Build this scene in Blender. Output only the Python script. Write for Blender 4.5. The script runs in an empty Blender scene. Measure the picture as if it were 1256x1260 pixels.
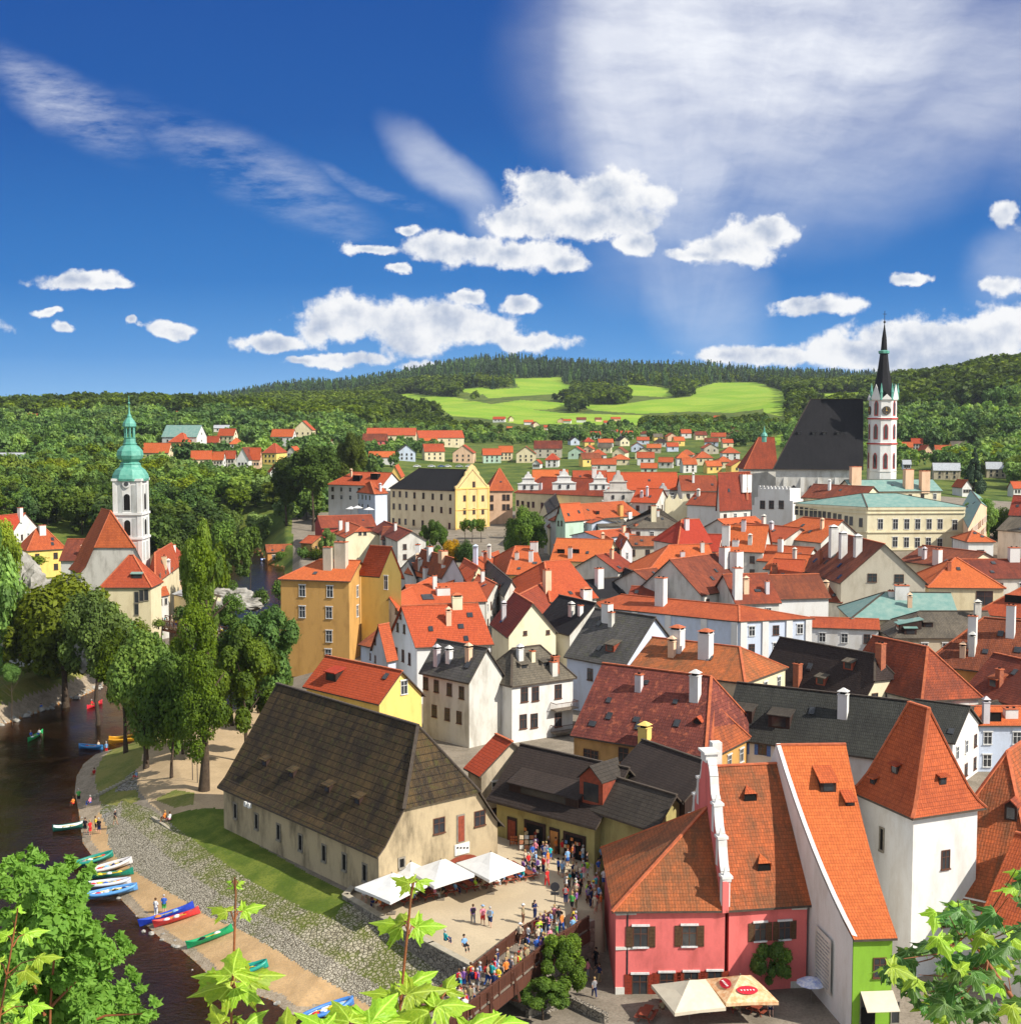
import bpy, math, random
import numpy as np
from mathutils import Vector, Matrix
from mathutils.geometry import intersect_ray_tri
random.seed(7); rng = np.random.default_rng(11)
SC = bpy.context.scene; COL = SC.collection
FX = 1620.0; PT = math.atan(120/1620); CP, SP = math.cos(PT), math.sin(PT); EYE = 45.0
V = Vector
def ray(px, py):
    xc = (px-628)/FX; yc = (630-py)/FX
    return V((xc, CP+yc*SP, -SP+yc*CP))
def at_z(px, py, z):
    d = ray(px, py); return V((0, 0, EYE)) + d*((z-EYE)/d.z)
def at_y(px, py, Y):
    d = ray(px, py); return V((0, 0, EYE)) + d*(Y/d.y)
def z_of(Y, py):
    d = ray(628, py); return EYE + Y*d.z/d.y
def proj(p):
    x, y, z = p[0], p[1], p[2]-EYE
    f = y*CP - z*SP; u = y*SP + z*CP
    return 628+FX*x/f, 630-FX*u/f
def proj_np(X, Y, Z):
    z = Z-EYE; f = Y*CP - z*SP; u = Y*SP + z*CP
    return 628+FX*X/f, 630-FX*u/f

def tag(o, label=None, cat=None, group=None, kind=None):
    if label: o['label'] = label
    if cat: o['category'] = cat
    if group: o['group'] = group
    if kind: o['kind'] = kind
    return o
def empty(name, loc, label, cat, group=None, rz=0):
    o = bpy.data.objects.new(name, None); COL.objects.link(o)
    o.empty_display_size = .3
    o.location = loc; o.rotation_euler = (0, 0, rz)
    return tag(o, label, cat, group)
def link(name, me, parent=None, loc=(0, 0, 0), rz=0, scale=None, mat=None):
    o = bpy.data.objects.new(name, me); COL.objects.link(o)
    o.location = loc; o.rotation_euler = (0, 0, rz)
    if scale is not None: o.scale = scale if hasattr(scale, '__len__') else (scale,)*3
    if parent: o.parent = parent
    if mat is not None:
        if me.materials: o.material_slots[0].link = 'OBJECT'
        o.material_slots[0].material = mat
    return o

class MB:
    def __init__(s): s.v = []; s.f = []; s.m = []
    def face(s, pts, m=0):
        i = len(s.v); s.v += [tuple(p) for p in pts]; s.f.append(tuple(range(i, i+len(pts)))); s.m.append(m)
    def hexa(s, b, t, m=0, mt=None, bottom=True):
        n = len(b)
        s.face(t, m if mt is None else mt)
        if bottom: s.face(b[::-1], m)
        for i in range(n):
            j = (i+1) % n; s.face([b[i], b[j], t[j], t[i]], m)
    def box(s, c, dx, dy, dz, rz=0, m=0, mt=None, top=1.0):
        """c = centre of base"""
        cs, sn = math.cos(rz), math.sin(rz)
        def q(x, y, z): return V((c[0]+x*cs-y*sn, c[1]+x*sn+y*cs, c[2]+z))
        a, b = dx/2, dy/2
        bb = [q(-a, -b, 0), q(a, -b, 0), q(a, b, 0), q(-a, b, 0)]
        a *= top; b *= top
        tt = [q(-a, -b, dz), q(a, -b, dz), q(a, b, dz), q(-a, b, dz)]
        s.hexa(bb, tt, m, mt)
    def beam(s, p, q, w, h=None, m=0):
        h = h or w; p = V(p); q = V(q); d = (q-p).normalized()
        up = V((0, 0, 1)) if abs(d.z) < .95 else V((0, 1, 0))
        x = d.cross(up).normalized()*w/2; y = x.cross(d).normalized()*h/2
        a = [p-x-y, p+x-y, p+x+y, p-x+y]; b = [v+(q-p) for v in a]
        s.face(a[::-1], m); s.face(b, m)
        for i in range(4): j = (i+1) % 4; s.face([a[i], a[j], b[j], b[i]], m)
    def tube(s, pts, rads, n=8, m=0, cap=True):
        rings = []
        for k, p in enumerate(pts):
            p = V(p); a = V(pts[max(0, k-1)]); b = V(pts[min(len(pts)-1, k+1)])
            d = (b-a).normalized(); up = V((0, 0, 1)) if abs(d.z) < .9 else V((1, 0, 0))
            x = d.cross(up).normalized(); y = x.cross(d)
            i = len(s.v); r = rads[k] if hasattr(rads, '__len__') else rads
            s.v += [tuple(p+(x*math.cos(t)+y*math.sin(t))*r) for t in [2*math.pi*j/n for j in range(n)]]
            rings.append(i)
        for a, b in zip(rings, rings[1:]):
            for j in range(n):
                k = (j+1) % n; s.f.append((a+j, a+k, b+k, b+j)); s.m.append(m)
        if cap:
            s.f.append(tuple(range(rings[0], rings[0]+n))); s.m.append(m)
            s.f.append(tuple(range(rings[-1]+n-1, rings[-1]-1, -1))); s.m.append(m)
    def lathe(s, c, prof, n=16, m=0, rot=0, sx=1, sy=1):
        """prof: list of (r, z[, m])"""
        rings = []
        for q in prof:
            i = len(s.v); r, z = q[0], q[1]
            s.v += [(c[0]+r*sx*math.cos(rot+2*math.pi*j/n), c[1]+r*sy*math.sin(rot+2*math.pi*j/n), c[2]+z) for j in range(n)]
            rings.append(i)
        for q, (a, b) in zip(prof, zip(rings, rings[1:])):
            mm = q[2] if len(q) > 2 else m
            for j in range(n):
                k = (j+1) % n; s.f.append((a+j, a+k, b+k, b+j)); s.m.append(mm)
        if prof[0][0] > .001: s.f.append(tuple(range(rings[0]+n-1, rings[0]-1, -1))); s.m.append(m)
        if prof[-1][0] > .001: s.f.append(tuple(range(rings[-1], rings[-1]+n))); s.m.append(m)
    def mesh(s, name, mats, off=(0, 0, 0), smooth=False, uv=True):
        me = bpy.data.meshes.new(name)
        ox, oy, oz = off
        me.from_pydata([(a-ox, b-oy, c-oz) for a, b, c in s.v], [], s.f)
        for mt in (mats if isinstance(mats, (list, tuple)) else [mats]): me.materials.append(mt)
        if any(s.m): me.polygons.foreach_set('material_index', s.m)
        if smooth: me.polygons.foreach_set('use_smooth', [True]*len(s.f))
        if uv and s.f: do_uv(me)
        me.update()
        return me
    def build(s, name, mats, parent=None, smooth=False, uv=True, off=None):
        if off is None:
            off = (0, 0, 0); q = parent
            off = V((0, 0, 0))
            while q is not None: off = off + V(q.location); q = q.parent
        o = bpy.data.objects.new(name, s.mesh(name, mats, off, smooth, uv)); COL.objects.link(o)
        if parent: o.parent = parent
        return o
    def build_top(s, name, mats, label, cat, group=None, kind=None, smooth=False, loc=None, uv=True):
        if loc is None:
            a = np.array(s.v); loc = V(((a[:, 0].min()+a[:, 0].max())/2, (a[:, 1].min()+a[:, 1].max())/2, a[:, 2].min()))
        o = bpy.data.objects.new(name, s.mesh(name, mats, loc, smooth, uv)); COL.objects.link(o); o.location = loc
        return tag(o, label, cat, group, kind)

def do_uv(me):
    uvl = me.uv_layers.new(name='UVMap').data
    buf = np.zeros(len(me.loops)*2, np.float32)
    vs = me.vertices
    for p in me.polygons:
        n = p.normal
        u = V((-n.y, n.x, 0)) if (n.x*n.x+n.y*n.y) > 1e-4 else V((1, 0, 0))
        u.normalize(); w = n.cross(u)
        for li in p.loop_indices:
            c = vs[me.loops[li].vertex_index].co
            buf[2*li] = c.dot(u); buf[2*li+1] = c.dot(w)
    uvl.foreach_set('uv', buf)

def np_mesh(name, verts, faces, mats, smooth=False, fm=None):
    """verts (n,3), faces (m,k) arrays"""
    me = bpy.data.meshes.new(name); n, k = faces.shape
    me.vertices.add(len(verts)); me.vertices.foreach_set('co', np.ascontiguousarray(verts, np.float32).ravel())
    me.loops.add(n*k); me.loops.foreach_set('vertex_index', np.ascontiguousarray(faces, np.int32).ravel())
    me.polygons.add(n); me.polygons.foreach_set('loop_start', np.arange(0, n*k, k, dtype=np.int32))
    for mt in (mats if isinstance(mats, (list, tuple)) else [mats]): me.materials.append(mt)
    if fm is not None: me.polygons.foreach_set('material_index', fm.astype(np.int32))
    me.polygons.foreach_set('use_smooth', np.full(n, smooth))
    me.update(calc_edges=True)
    return me
# ---------------- materials ----------------
class NT:
    def __init__(s, mat): s.t = mat.node_tree; s.n = s.t.nodes; s.l = s.t.links
    def add(s, typ, ins=None, **kw):
        nd = s.n.new(typ)
        for k, v in kw.items(): setattr(nd, k, v)
        for k, v in (ins or {}).items(): s.set(nd, k, v)
        return nd
    def set(s, nd, k, v):
        sock = nd.inputs[k]
        if isinstance(v, bpy.types.NodeSocket): s.l.new(v, sock)
        elif isinstance(v, bpy.types.Node): s.l.new(v.outputs[0], sock)
        else: sock.default_value = v
    def math(s, op, a, b=0., c=None, clamp=False):
        nd = s.add('ShaderNodeMath', {0: a, 1: b}, operation=op, use_clamp=clamp)
        if c is not None: s.set(nd, 2, c)
        return nd.outputs[0]
    def noise(s, vec, scale, detail=3, rough=.55):
        nd = s.add('ShaderNodeTexNoise', {'Scale': scale, 'Detail': detail, 'Roughness': rough})
        if vec is not None: s.set(nd, 'Vector', vec)
        return nd.outputs[0]
    def mix(s, f, a, b, blend='MIX'):
        nd = s.add('ShaderNodeMix', data_type='RGBA', blend_type=blend)
        s.set(nd, 0, f); s.set(nd, 6, a); s.set(nd, 7, b); return nd.outputs[2]
    def mr(s, v, a, b, c, d, smooth=False):
        return s.add('ShaderNodeMapRange', {0: v, 1: a, 2: b, 3: c, 4: d}, interpolation_type='SMOOTHSTEP' if smooth else 'LINEAR').outputs[0]
    def bump(s, h, strength=.5, dist=.05):
        return s.add('ShaderNodeBump', {'Height': h, 'Strength': strength, 'Distance': dist}).outputs[0]
def c4(c): return (c[0], c[1], c[2], 1)
def new_mat(name, rough=.9, spec=.3):
    m = bpy.data.materials.new(name); m.use_nodes = True
    nt = NT(m); b = nt.n['Principled BSDF']; b.inputs['Roughness'].default_value = rough
    b.inputs['Specular IOR Level'].default_value = spec
    return m, nt, b
_mc = {}
def plaster(c, dirt=.25, rough=.92):
    key = ('p', c, dirt)
    if key in _mc: return _mc[key]
    m, nt, b = new_mat('plaster', rough)
    tc = nt.add('ShaderNodeTexCoord').outputs['Object']
    mp = nt.add('ShaderNodeMapping', {0: tc, 3: (1, 1, .35)}).outputs[0]
    n1 = nt.noise(mp, .55, 5, .65); n2 = nt.noise(tc, 6, 3)
    d = tuple(x*(1-dirt*1.6)*y for x, y in zip(c, (.92, .86, .78)))
    f = nt.mr(n1, .42, .75, 0, 1, True)
    col = nt.mix(nt.math('MULTIPLY', f, .75), c4(c), c4(d))
    col = nt.mix(nt.mr(n2, .3, .7, 0, .22), col, c4(tuple(x*.7 for x in c)))
    nt.set(b, 'Base Color', col)
    nt.set(b, 'Normal', nt.bump(n2, .25, .03))
    _mc[key] = m; return m
def tiles(c, c2=None, w=.24, h=.36, patch=.5, dark=.35, rough=.85, bump=.9, moss=None):
    key = ('t', c, c2, w, h, patch, moss)
    if key in _mc: return _mc[key]
    c2 = c2 or tuple(x*.62 for x in c)
    m, nt, b = new_mat('roof_tiles', rough, .25)
    uv = nt.add('ShaderNodeUVMap').outputs[0]; ob = nt.add('ShaderNodeTexCoord').outputs['Object']
    br = nt.add('ShaderNodeTexBrick', {'Vector': uv, 'Color1': c4((.25, .25, .25)), 'Color2': c4((.9, .9, .9)), 'Mortar': c4((0, 0, 0)), 'Scale': 1, 'Mortar Size': .022,
                                      'Mortar Smooth': .3, 'Bias': 0, 'Brick Width': w, 'Row Height': h})
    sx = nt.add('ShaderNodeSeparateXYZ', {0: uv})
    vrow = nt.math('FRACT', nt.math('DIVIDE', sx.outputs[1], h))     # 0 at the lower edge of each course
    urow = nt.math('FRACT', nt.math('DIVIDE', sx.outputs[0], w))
    uc = nt.math('ABSOLUTE', nt.math('SUBTRACT', urow, .5))
    n1 = nt.noise(ob, .22, 4, .6); n2 = nt.noise(ob, 1.3, 4, .65); n3 = nt.noise(ob, 9, 2)
    rnd = nt.add('ShaderNodeObjectInfo').outputs['Random']
    strk = nt.noise(nt.add('ShaderNodeMapping', {0: uv, 3: (1.1, .12, 1)}).outputs[0], 1.0, 4, .7)
    f = nt.math('ADD', nt.math('ADD', nt.mr(n1, .35, .68, 0, patch), nt.mr(n2, .35, .8, 0, patch*.6)), nt.mr(strk, .48, .72, 0, patch*.9), clamp=True)
    col = nt.mix(f, c4(c), c4(c2))
    col = nt.mix(nt.mr(br.outputs[0], 0, 1, .55, 0), col, c4(tuple(x*.4 for x in c2)))
    col = nt.mix(nt.mr(n3, .55, .8, 0, .3), col, c4(tuple(min(1, x*1.25+.02) for x in c)))
    if moss: col = nt.mix(nt.mr(n2, .52, .68, 0, .75, True), col, c4(moss))
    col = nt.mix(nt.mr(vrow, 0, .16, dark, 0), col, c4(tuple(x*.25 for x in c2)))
    hs = nt.add('ShaderNodeHueSaturation', {'Hue': nt.mr(rnd, 0, 1, .494, .506), 'Saturation': 1, 'Value': nt.mr(rnd, 0, 1, .88, 1.08), 'Color': col})
    nt.set(b, 'Base Color', hs)
    hh = nt.math('SUBTRACT', nt.math('MULTIPLY', nt.math('SUBTRACT', 1, vrow), .8), nt.math('MULTIPLY', uc, .7))
    nt.set(b, 'Normal', nt.bump(nt.math('ADD', hh, nt.math('MULTIPLY', n3, .3)), bump, .07))
    _mc[key] = m; return m
def simple(name, c, c2=None, scale=4., rough=.8, spec=.3, bump=.2, metal=0, detail=3):
    key = (name, c, c2, scale)
    if key in _mc: return _mc[key]
    c2 = c2 or tuple(x*.7 for x in c)
    m, nt, b = new_mat(name, rough, spec); b.inputs['Metallic'].default_value = metal
    tc = nt.add('ShaderNodeTexCoord').outputs['Object']
    n = nt.noise(tc, scale, detail, .6)
    nt.set(b, 'Base Color', nt.mix(nt.mr(n, .35, .7, 0, 1), c4(c), c4(c2)))
    if bump: nt.set(b, 'Normal', nt.bump(n, bump, .05))
    _mc[key] = m; return m
def stone(name, c, c2, scale=1.6, mortar=(.3, .28, .24), bump=.8, flat=False):
    m, nt, b = new_mat(name, .95)
    tc = nt.add('ShaderNodeTexCoord').outputs['Object']
    wv = nt.add('ShaderNodeVectorMath', {0: tc, 1: nt.add('ShaderNodeTexNoise', {'Vector': tc, 'Scale': 1.5}).outputs[1]}, operation='ADD').outputs[0]
    if flat: wv = nt.add('ShaderNodeVectorMath', {0: wv, 1: (1, 1, .02)}, operation='MULTIPLY').outputs[0]
    vo = nt.add('ShaderNodeTexVoronoi', {'Vector': wv, 'Scale': scale}); ed = nt.add('ShaderNodeTexVoronoi', {'Vector': wv, 'Scale': scale}, feature='DISTANCE_TO_EDGE').outputs[0]
    sp = nt.add('ShaderNodeSeparateColor', {0: vo.outputs['Color']}).outputs[0]
    big = nt.noise(tc, .25, 4, .6)
    col = nt.mix(sp, c4(c), c4(c2))
    col = nt.mix(nt.mr(big, .4, .7, 0, .35), col, c4(tuple(x*.55 for x in c2)))
    col = nt.mix(nt.mr(ed, .02, .09, 1, 0), col, c4(mortar))
    nt.set(b, 'Base Color', col); nt.set(b, 'Normal', nt.bump(nt.mr(ed, 0, .18, 0, 1), bump, .08))
    return m
def planks(name, c, c2, w=.16, axis=0, rough=.85):
    m, nt, b = new_mat(name, rough)
    uv = nt.add('ShaderNodeUVMap').outputs[0]; sx = nt.add('ShaderNodeSeparateXYZ', {0: uv})
    u = nt.math('DIVIDE', sx.outputs[axis], w); fr = nt.math('FRACT', u)
    wn = nt.add('ShaderNodeTexWhiteNoise', {'W': nt.math('FLOOR', u)}, noise_dimensions='1D').outputs[0]
    n = nt.noise(uv, 3, 4, .6)
    col = nt.mix(nt.math('MULTIPLY', nt.math('ADD', wn, n), .5), c4(c), c4(c2))
    edge = nt.mr(nt.math('ABSOLUTE', nt.math('SUBTRACT', fr, .5)), .42, .5, 0, .8)
    nt.set(b, 'Base Color', nt.mix(edge, col, (.008, .006, .004, 1)))
    return m
def foliage(name, c, c2, c3, trans=.3):
    m, nt, b = new_mat(name, .65, .25)
    isl = nt.add('ShaderNodeNewGeometry').outputs['Random Per Island']; big = nt.noise(nt.add('ShaderNodeNewGeometry').outputs['Position'], .011, 3, .6)
    rnd = nt.add('ShaderNodeObjectInfo').outputs['Random']
    loc = nt.add('ShaderNodeNewGeometry').outputs['Position']
    n = nt.noise(loc, .22, 3, .6)
    col = nt.mix(nt.math('MULTIPLY', isl, 1), c4(c), c4(c2))
    col = nt.mix(nt.mr(n, .38, .66, 0, .85, True), col, c4(c3))
    hs = nt.add('ShaderNodeHueSaturation', {'Hue': nt.math('SUBTRACT', nt.mr(rnd, 0, 1, .475, .515), nt.mr(big, .45, .65, 0, .018)), 'Saturation': nt.mr(rnd, 1, 0, .85, 1.1), 'Value': nt.math('MULTIPLY', nt.mr(rnd, 0, 1, .8, 1.45), nt.mr(big, .36, .66, .55, 1.4)), 'Color': col})
    nt.set(b, 'Base Color', hs)
    tr = nt.add('ShaderNodeBsdfTranslucent', {0: nt.mix(1., hs.outputs[0], (1.25, 1.2, .5, 1), 'MULTIPLY')})
    mx = nt.add('ShaderNodeMixShader', {0: trans, 1: b.outputs[0], 2: tr.outputs[0]})
    nt.l.new(mx.outputs[0], nt.n['Material Output'].inputs[0])
    return m

M = {}
M['white'] = plaster((.70, .69, .66), .12); M['white2'] = plaster((.62, .60, .54), .3)
M['cream'] = plaster((.72, .62, .40), .15); M['yellow'] = plaster((.78, .52, .16), .15)
M['ochre'] = plaster((.58, .33, .10), .2); M['ochre_old'] = plaster((.45, .27, .10), .5)
M['brightyellow'] = plaster((.80, .58, .17), .12); M['sand'] = plaster((.50, .42, .30), .5)
M['granarywall'] = plaster((.46, .365, .225), .6); M['pink'] = plaster((.74, .17, .155), .28)
M['rose'] = plaster((.45, .06, .05), .2); M['paleblue'] = plaster((.55, .62, .74), .12)
M['grey'] = plaster((.45, .46, .44), .3); M['stonegrey'] = plaster((.58, .55, .49), .4)
M['mint'] = plaster((.45, .60, .48), .15); M['limegreen'] = plaster((.22, .42, .035), .2)
M['peach'] = plaster((.74, .50, .33), .15); M['beige'] = plaster((.52, .47, .37), .2)
M['olive'] = plaster((.42, .36, .14), .4); M['ivory'] = plaster((.74, .67, .46), .1)
M['lilac'] = plaster((.60, .56, .58), .15); M['orangewall'] = plaster((.62, .28, .08), .2)
R = {}
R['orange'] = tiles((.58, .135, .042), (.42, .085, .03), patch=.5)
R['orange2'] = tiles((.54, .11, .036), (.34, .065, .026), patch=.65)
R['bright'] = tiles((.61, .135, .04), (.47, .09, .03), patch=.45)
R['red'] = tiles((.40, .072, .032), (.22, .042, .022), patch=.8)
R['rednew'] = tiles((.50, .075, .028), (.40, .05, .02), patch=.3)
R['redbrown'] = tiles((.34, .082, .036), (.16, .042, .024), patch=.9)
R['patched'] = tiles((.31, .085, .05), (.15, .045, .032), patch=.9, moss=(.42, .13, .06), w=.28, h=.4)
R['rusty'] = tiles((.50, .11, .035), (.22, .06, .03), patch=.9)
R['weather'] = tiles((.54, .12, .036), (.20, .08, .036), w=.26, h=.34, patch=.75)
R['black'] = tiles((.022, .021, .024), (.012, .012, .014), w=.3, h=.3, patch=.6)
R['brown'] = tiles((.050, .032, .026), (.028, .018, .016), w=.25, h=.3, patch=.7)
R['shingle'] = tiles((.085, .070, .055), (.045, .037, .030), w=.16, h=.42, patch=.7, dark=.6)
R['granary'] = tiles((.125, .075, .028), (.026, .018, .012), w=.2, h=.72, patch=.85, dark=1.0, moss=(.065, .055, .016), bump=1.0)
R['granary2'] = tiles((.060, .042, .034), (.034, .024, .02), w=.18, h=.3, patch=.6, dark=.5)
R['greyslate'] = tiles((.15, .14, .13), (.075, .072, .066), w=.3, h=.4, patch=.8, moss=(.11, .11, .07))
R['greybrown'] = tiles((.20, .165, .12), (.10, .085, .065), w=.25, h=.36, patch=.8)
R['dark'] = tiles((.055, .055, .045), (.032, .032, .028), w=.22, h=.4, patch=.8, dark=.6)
R['copper'] = simple('copper_roof', (.13, .26, .23), (.24, .34, .29), .8, .6, .4, detail=6)
R['copperdk'] = simple('copper_dome', (.07, .29, .22), (.16, .40, .31), 1.1, .5, .4, detail=6)
R['metal'] = simple('sheet_metal', (.42, .44, .46), (.3, .32, .34), 1.5, .5, .5)
M['ridge'] = simple('ridge_tile', (.55, .15, .06), (.35, .09, .04), 2)
M['ridgedk'] = simple('ridge_dark', (.06, .045, .035), (.09, .07, .05), 2)
M['brick'] = simple('chimney_brick', (.40, .13, .06), (.25, .08, .05), 3)
M['wood'] = planks('brown_wood', (.12, .042, .022), (.06, .022, .014), .14)
M['woodh'] = planks('dark_wood', (.05, .025, .018), (.03, .016, .012), .2)
M['woodred'] = simple('red_wood', (.28, .06, .03), (.18, .04, .02), 3)
M['greywood'] = planks('grey_wood', (.26, .22, .17), (.16, .13, .1), .2)
M['frame_w'] = simple('white_frame', (.75, .75, .73), None, 4, .5, .4, 0)
M['frame_b'] = simple('brown_frame', (.13, .05, .025), None, 4, .6, .4, 0)
M['frame_g'] = simple('stone_frame', (.27, .24, .19), None, 4, .8, .3, .2)
M['shut'] = simple('shutter_brown', (.10, .055, .025), (.06, .03, .015), 6, .7)
M['shutr'] = simple('shutter_red', (.26, .035, .015), (.18, .025, .01), 6, .7)
M['shutb'] = simple('shutter_blue', (.10, .20, .50), None, 6, .7)
M['black'] = simple('dark_opening', (.010, .009, .008), None, 4, .9, .2, 0)
M['iron'] = simple('iron', (.03, .03, .035), None, 4, .5, .5, 0)
M['zinc'] = simple('zinc_cover', (.30, .31, .31), (.2, .21, .21), 2, .55, .5)
M['fabric'] = simple('white_canvas', (.70, .69, .66), (.62, .61, .58), 1.5, .8)
M['beigefab'] = simple('beige_canvas', (.62, .55, .42), (.55, .48, .36), 1.5, .8)
M['stonew'] = stone('rubble_stone', (.22, .19, .15), (.34, .30, .24), 2.4, (.07, .06, .05))
M['stonebr'] = stone('old_stone', (.38, .33, .26), (.26, .22, .18), 1.4, (.2, .18, .14))
M['rock'] = simple('rock', (.40, .38, .34), (.16, .15, .12), .5, .95, .3, 1.2, detail=8)
M['bark'] = simple('bark', (.085, .06, .04), (.045, .032, .022), 3, .95, .2, .8)
M['sandpath'] = simple('kerb_stone', (.42, .37, .28), (.3, .27, .2), 2)
def glass():
    m, nt, b = new_mat('window_glass', .12, .6)
    tc = nt.add('ShaderNodeTexCoord').outputs['Object']
    n = nt.noise(tc, 1.1, 2)
    nt.set(b, 'Base Color', nt.mix(n, (.012, .014, .018, 1), (.05, .055, .06, 1)))
    return m
M['glass'] = glass()
# ---------------- camera, sun, sky ----------------
SC.render.engine = 'CYCLES'
cam = bpy.data.cameras.new('camera'); cam.lens = 36*FX/1256; cam.sensor_width = 36; cam.sensor_fit = 'HORIZONTAL'
cam.clip_start = .1; cam.clip_end = 12000
co = bpy.data.objects.new('camera', cam); COL.objects.link(co); co.location = (0, 0, EYE); co.rotation_euler = (math.pi/2-PT, 0, 0)
SC.camera = co
SUN_EL = math.radians(40); SAZ = V((.87, -.49, 0)).normalized()
sv = V((SAZ.x*math.cos(SUN_EL), SAZ.y*math.cos(SUN_EL), math.sin(SUN_EL)))
sl = bpy.data.lights.new('sun', 'SUN'); sl.energy = 4.8; sl.angle = math.radians(.5); sl.color = (1, .94, .84)
so = bpy.data.objects.new('sun', sl); COL.objects.link(so); so.rotation_euler = sv.to_track_quat('Z', 'Y').to_euler()
SC.view_settings.view_transform = 'Standard'; SC.view_settings.look = 'None'; SC.view_settings.gamma = 1
SC.view_settings.exposure = .45; SC.view_settings.use_curve_mapping = False
SC.cycles.max_bounces = 6; SC.cycles.diffuse_bounces = 3; SC.cycles.glossy_bounces = 2; SC.cycles.transparent_max_bounces = 8
SC.cycles.transmission_bounces = 2; SC.cycles.caustics_reflective = False; SC.cycles.caustics_refractive = False
SC.cycles.use_adaptive_sampling = True; SC.cycles.adaptive_threshold = .015
try:
    SC.cycles.use_denoising = True; SC.cycles.denoiser = 'OPENIMAGEDENOISE'; SC.cycles.denoising_input_passes = 'RGB_ALBEDO_NORMAL'
except Exception as e: print('denoise', e)
SC.cycles.sample_clamp_indirect = 8
wd = bpy.data.worlds.new('World'); SC.world = wd; wd.use_nodes = True
nt = NT(wd); bg = nt.n['Background']
sky = nt.add('ShaderNodeTexSky', sky_type='NISHITA', sun_disc=False, sun_elevation=SUN_EL, sun_rotation=math.atan2(SAZ.x, SAZ.y), altitude=500, air_density=1, dust_density=.3, ozone_density=3)
# cumulus banks: ellipses laid out in sky direction (azimuth tangent, elevation tangent)
CUM = [  # px, py, half width, half height
 (88,345,48,12),(130,352,34,8),(62,385,20,7),(80,406,15,9),(208,403,32,11),(165,397,9,7),
 (333,420,40,12),(430,392,75,32),(520,400,85,36),(600,405,50,22),(650,423,58,15),(415,442,60,8),(380,441,28,6),
 (520,451,30,8),(640,375,24,12),(575,365,24,8),
 (455,303,38,8),(560,300,80,21),(640,312,70,22),(690,322,40,12),(505,278,18,8),(680,240,66,28),(750,238,68,30),(650,270,60,22),(730,268,80,22),(780,300,26,14),(490,330,18,8),
 (900,306,62,26),(945,285,42,19),(860,315,40,10),
 (1018,374,60,14),(985,368,26,10),(1125,340,28,9),
 (1240,262,26,18),(1236,352,28,14),
 (1130,412,95,28),(1200,408,82,32),(1235,402,70,28),(1060,432,100,22),(960,440,100,15),(1160,445,110,24),(890,440,45,10),
 (-60,400,60,22),(1330,300,60,30),(1380,420,90,30)]
def dirpix(px, py):
    d = ray(px, py); return d.x/d.y, d.z/d.y
g = bpy.data.node_groups.new('cumulus', 'ShaderNodeTree')
g.interface.new_socket('Vector', in_out='INPUT', socket_type='NodeSocketVector'); g.interface.new_socket('Density', in_out='OUTPUT', socket_type='NodeSocketFloat')
class _G: node_tree = g
gn = NT(_G); gi = g.nodes.new('NodeGroupInput'); go = g.nodes.new('NodeGroupOutput')
wn = gn.add('ShaderNodeTexNoise', {'Vector': gi.outputs[0], 'Scale': 22, 'Detail': 6, 'Roughness': .6})
off = gn.add('ShaderNodeVectorMath', {0: wn.outputs[1], 1: (.5, .5, .5)}, operation='SUBTRACT').outputs[0]
off = gn.add('ShaderNodeVectorMath', {0: off, 1: (.035, .026, 0)}, operation='MULTIPLY').outputs[0]
pw = gn.add('ShaderNodeVectorMath', {0: gi.outputs[0], 1: off}, operation='ADD').outputs[0]
acc = None
for (px, py, a, b_) in CUM:
    u0, v0 = dirpix(px, py); a /= 1620*.92; b_ /= 1620*.92
    mp = gn.add('ShaderNodeMapping', {0: pw, 1: (-u0/a, -v0/b_, 0), 3: (1/a, 1/b_, 0)}).outputs[0]
    ln = gn.add('ShaderNodeVectorMath', {0: mp}, operation='LENGTH').outputs['Value']
    acc = ln if acc is None else gn.add('ShaderNodeMath', {0: acc, 1: ln, 2: .25}, operation='SMOOTH_MIN').outputs[0]
fb = gn.noise(gi.outputs[0], 34, 9, .60)
dd = gn.math('ADD', gn.math('SUBTRACT', 1.0, acc), gn.math('MULTIPLY', gn.math('SUBTRACT', fb, .5), 1.9))
fb2 = gn.noise(gn.add('ShaderNodeVectorMath', {0: gi.outputs[0], 1: (.005, .008, 0)}, operation='ADD').outputs[0], 30, 5, .55)
sh = gn.math('ADD', gn.math('MULTIPLY', gn.math('SUBTRACT', 1.0, acc), .5), gn.math('MULTIPLY', gn.math('SUBTRACT', fb2, .5), 2.2))
g.interface.new_socket('Shade', in_out='OUTPUT', socket_type='NodeSocketFloat')
g.links.new(dd, go.inputs[0]); g.links.new(sh, go.inputs[1])
tcw = nt.add('ShaderNodeTexCoord').outputs['Generated']
sep = nt.add('ShaderNodeSeparateXYZ', {0: tcw})
yy = nt.math('MAXIMUM', sep.outputs[1], .08)
uu = nt.math('DIVIDE', sep.outputs[0], yy); vv = nt.math('DIVIDE', sep.outputs[2], yy)
p2 = nt.add('ShaderNodeCombineXYZ', {0: uu, 1: vv, 2: 0}).outputs[0]
def cum(vec):
    n = nt.n.new('ShaderNodeGroup'); n.node_tree = g; nt.l.new(vec, n.inputs[0]); return n.outputs[0], n.outputs[1]
d0, d1 = cum(p2)
cmask = nt.mr(d0, -.03, .36, 0, 1, True)
shade = nt.mr(d1, .0, .8, 0, 1, True)
ccol = nt.mix(shade, (1, 1, 1, 1), (.42, .50, .66, 1))
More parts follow.
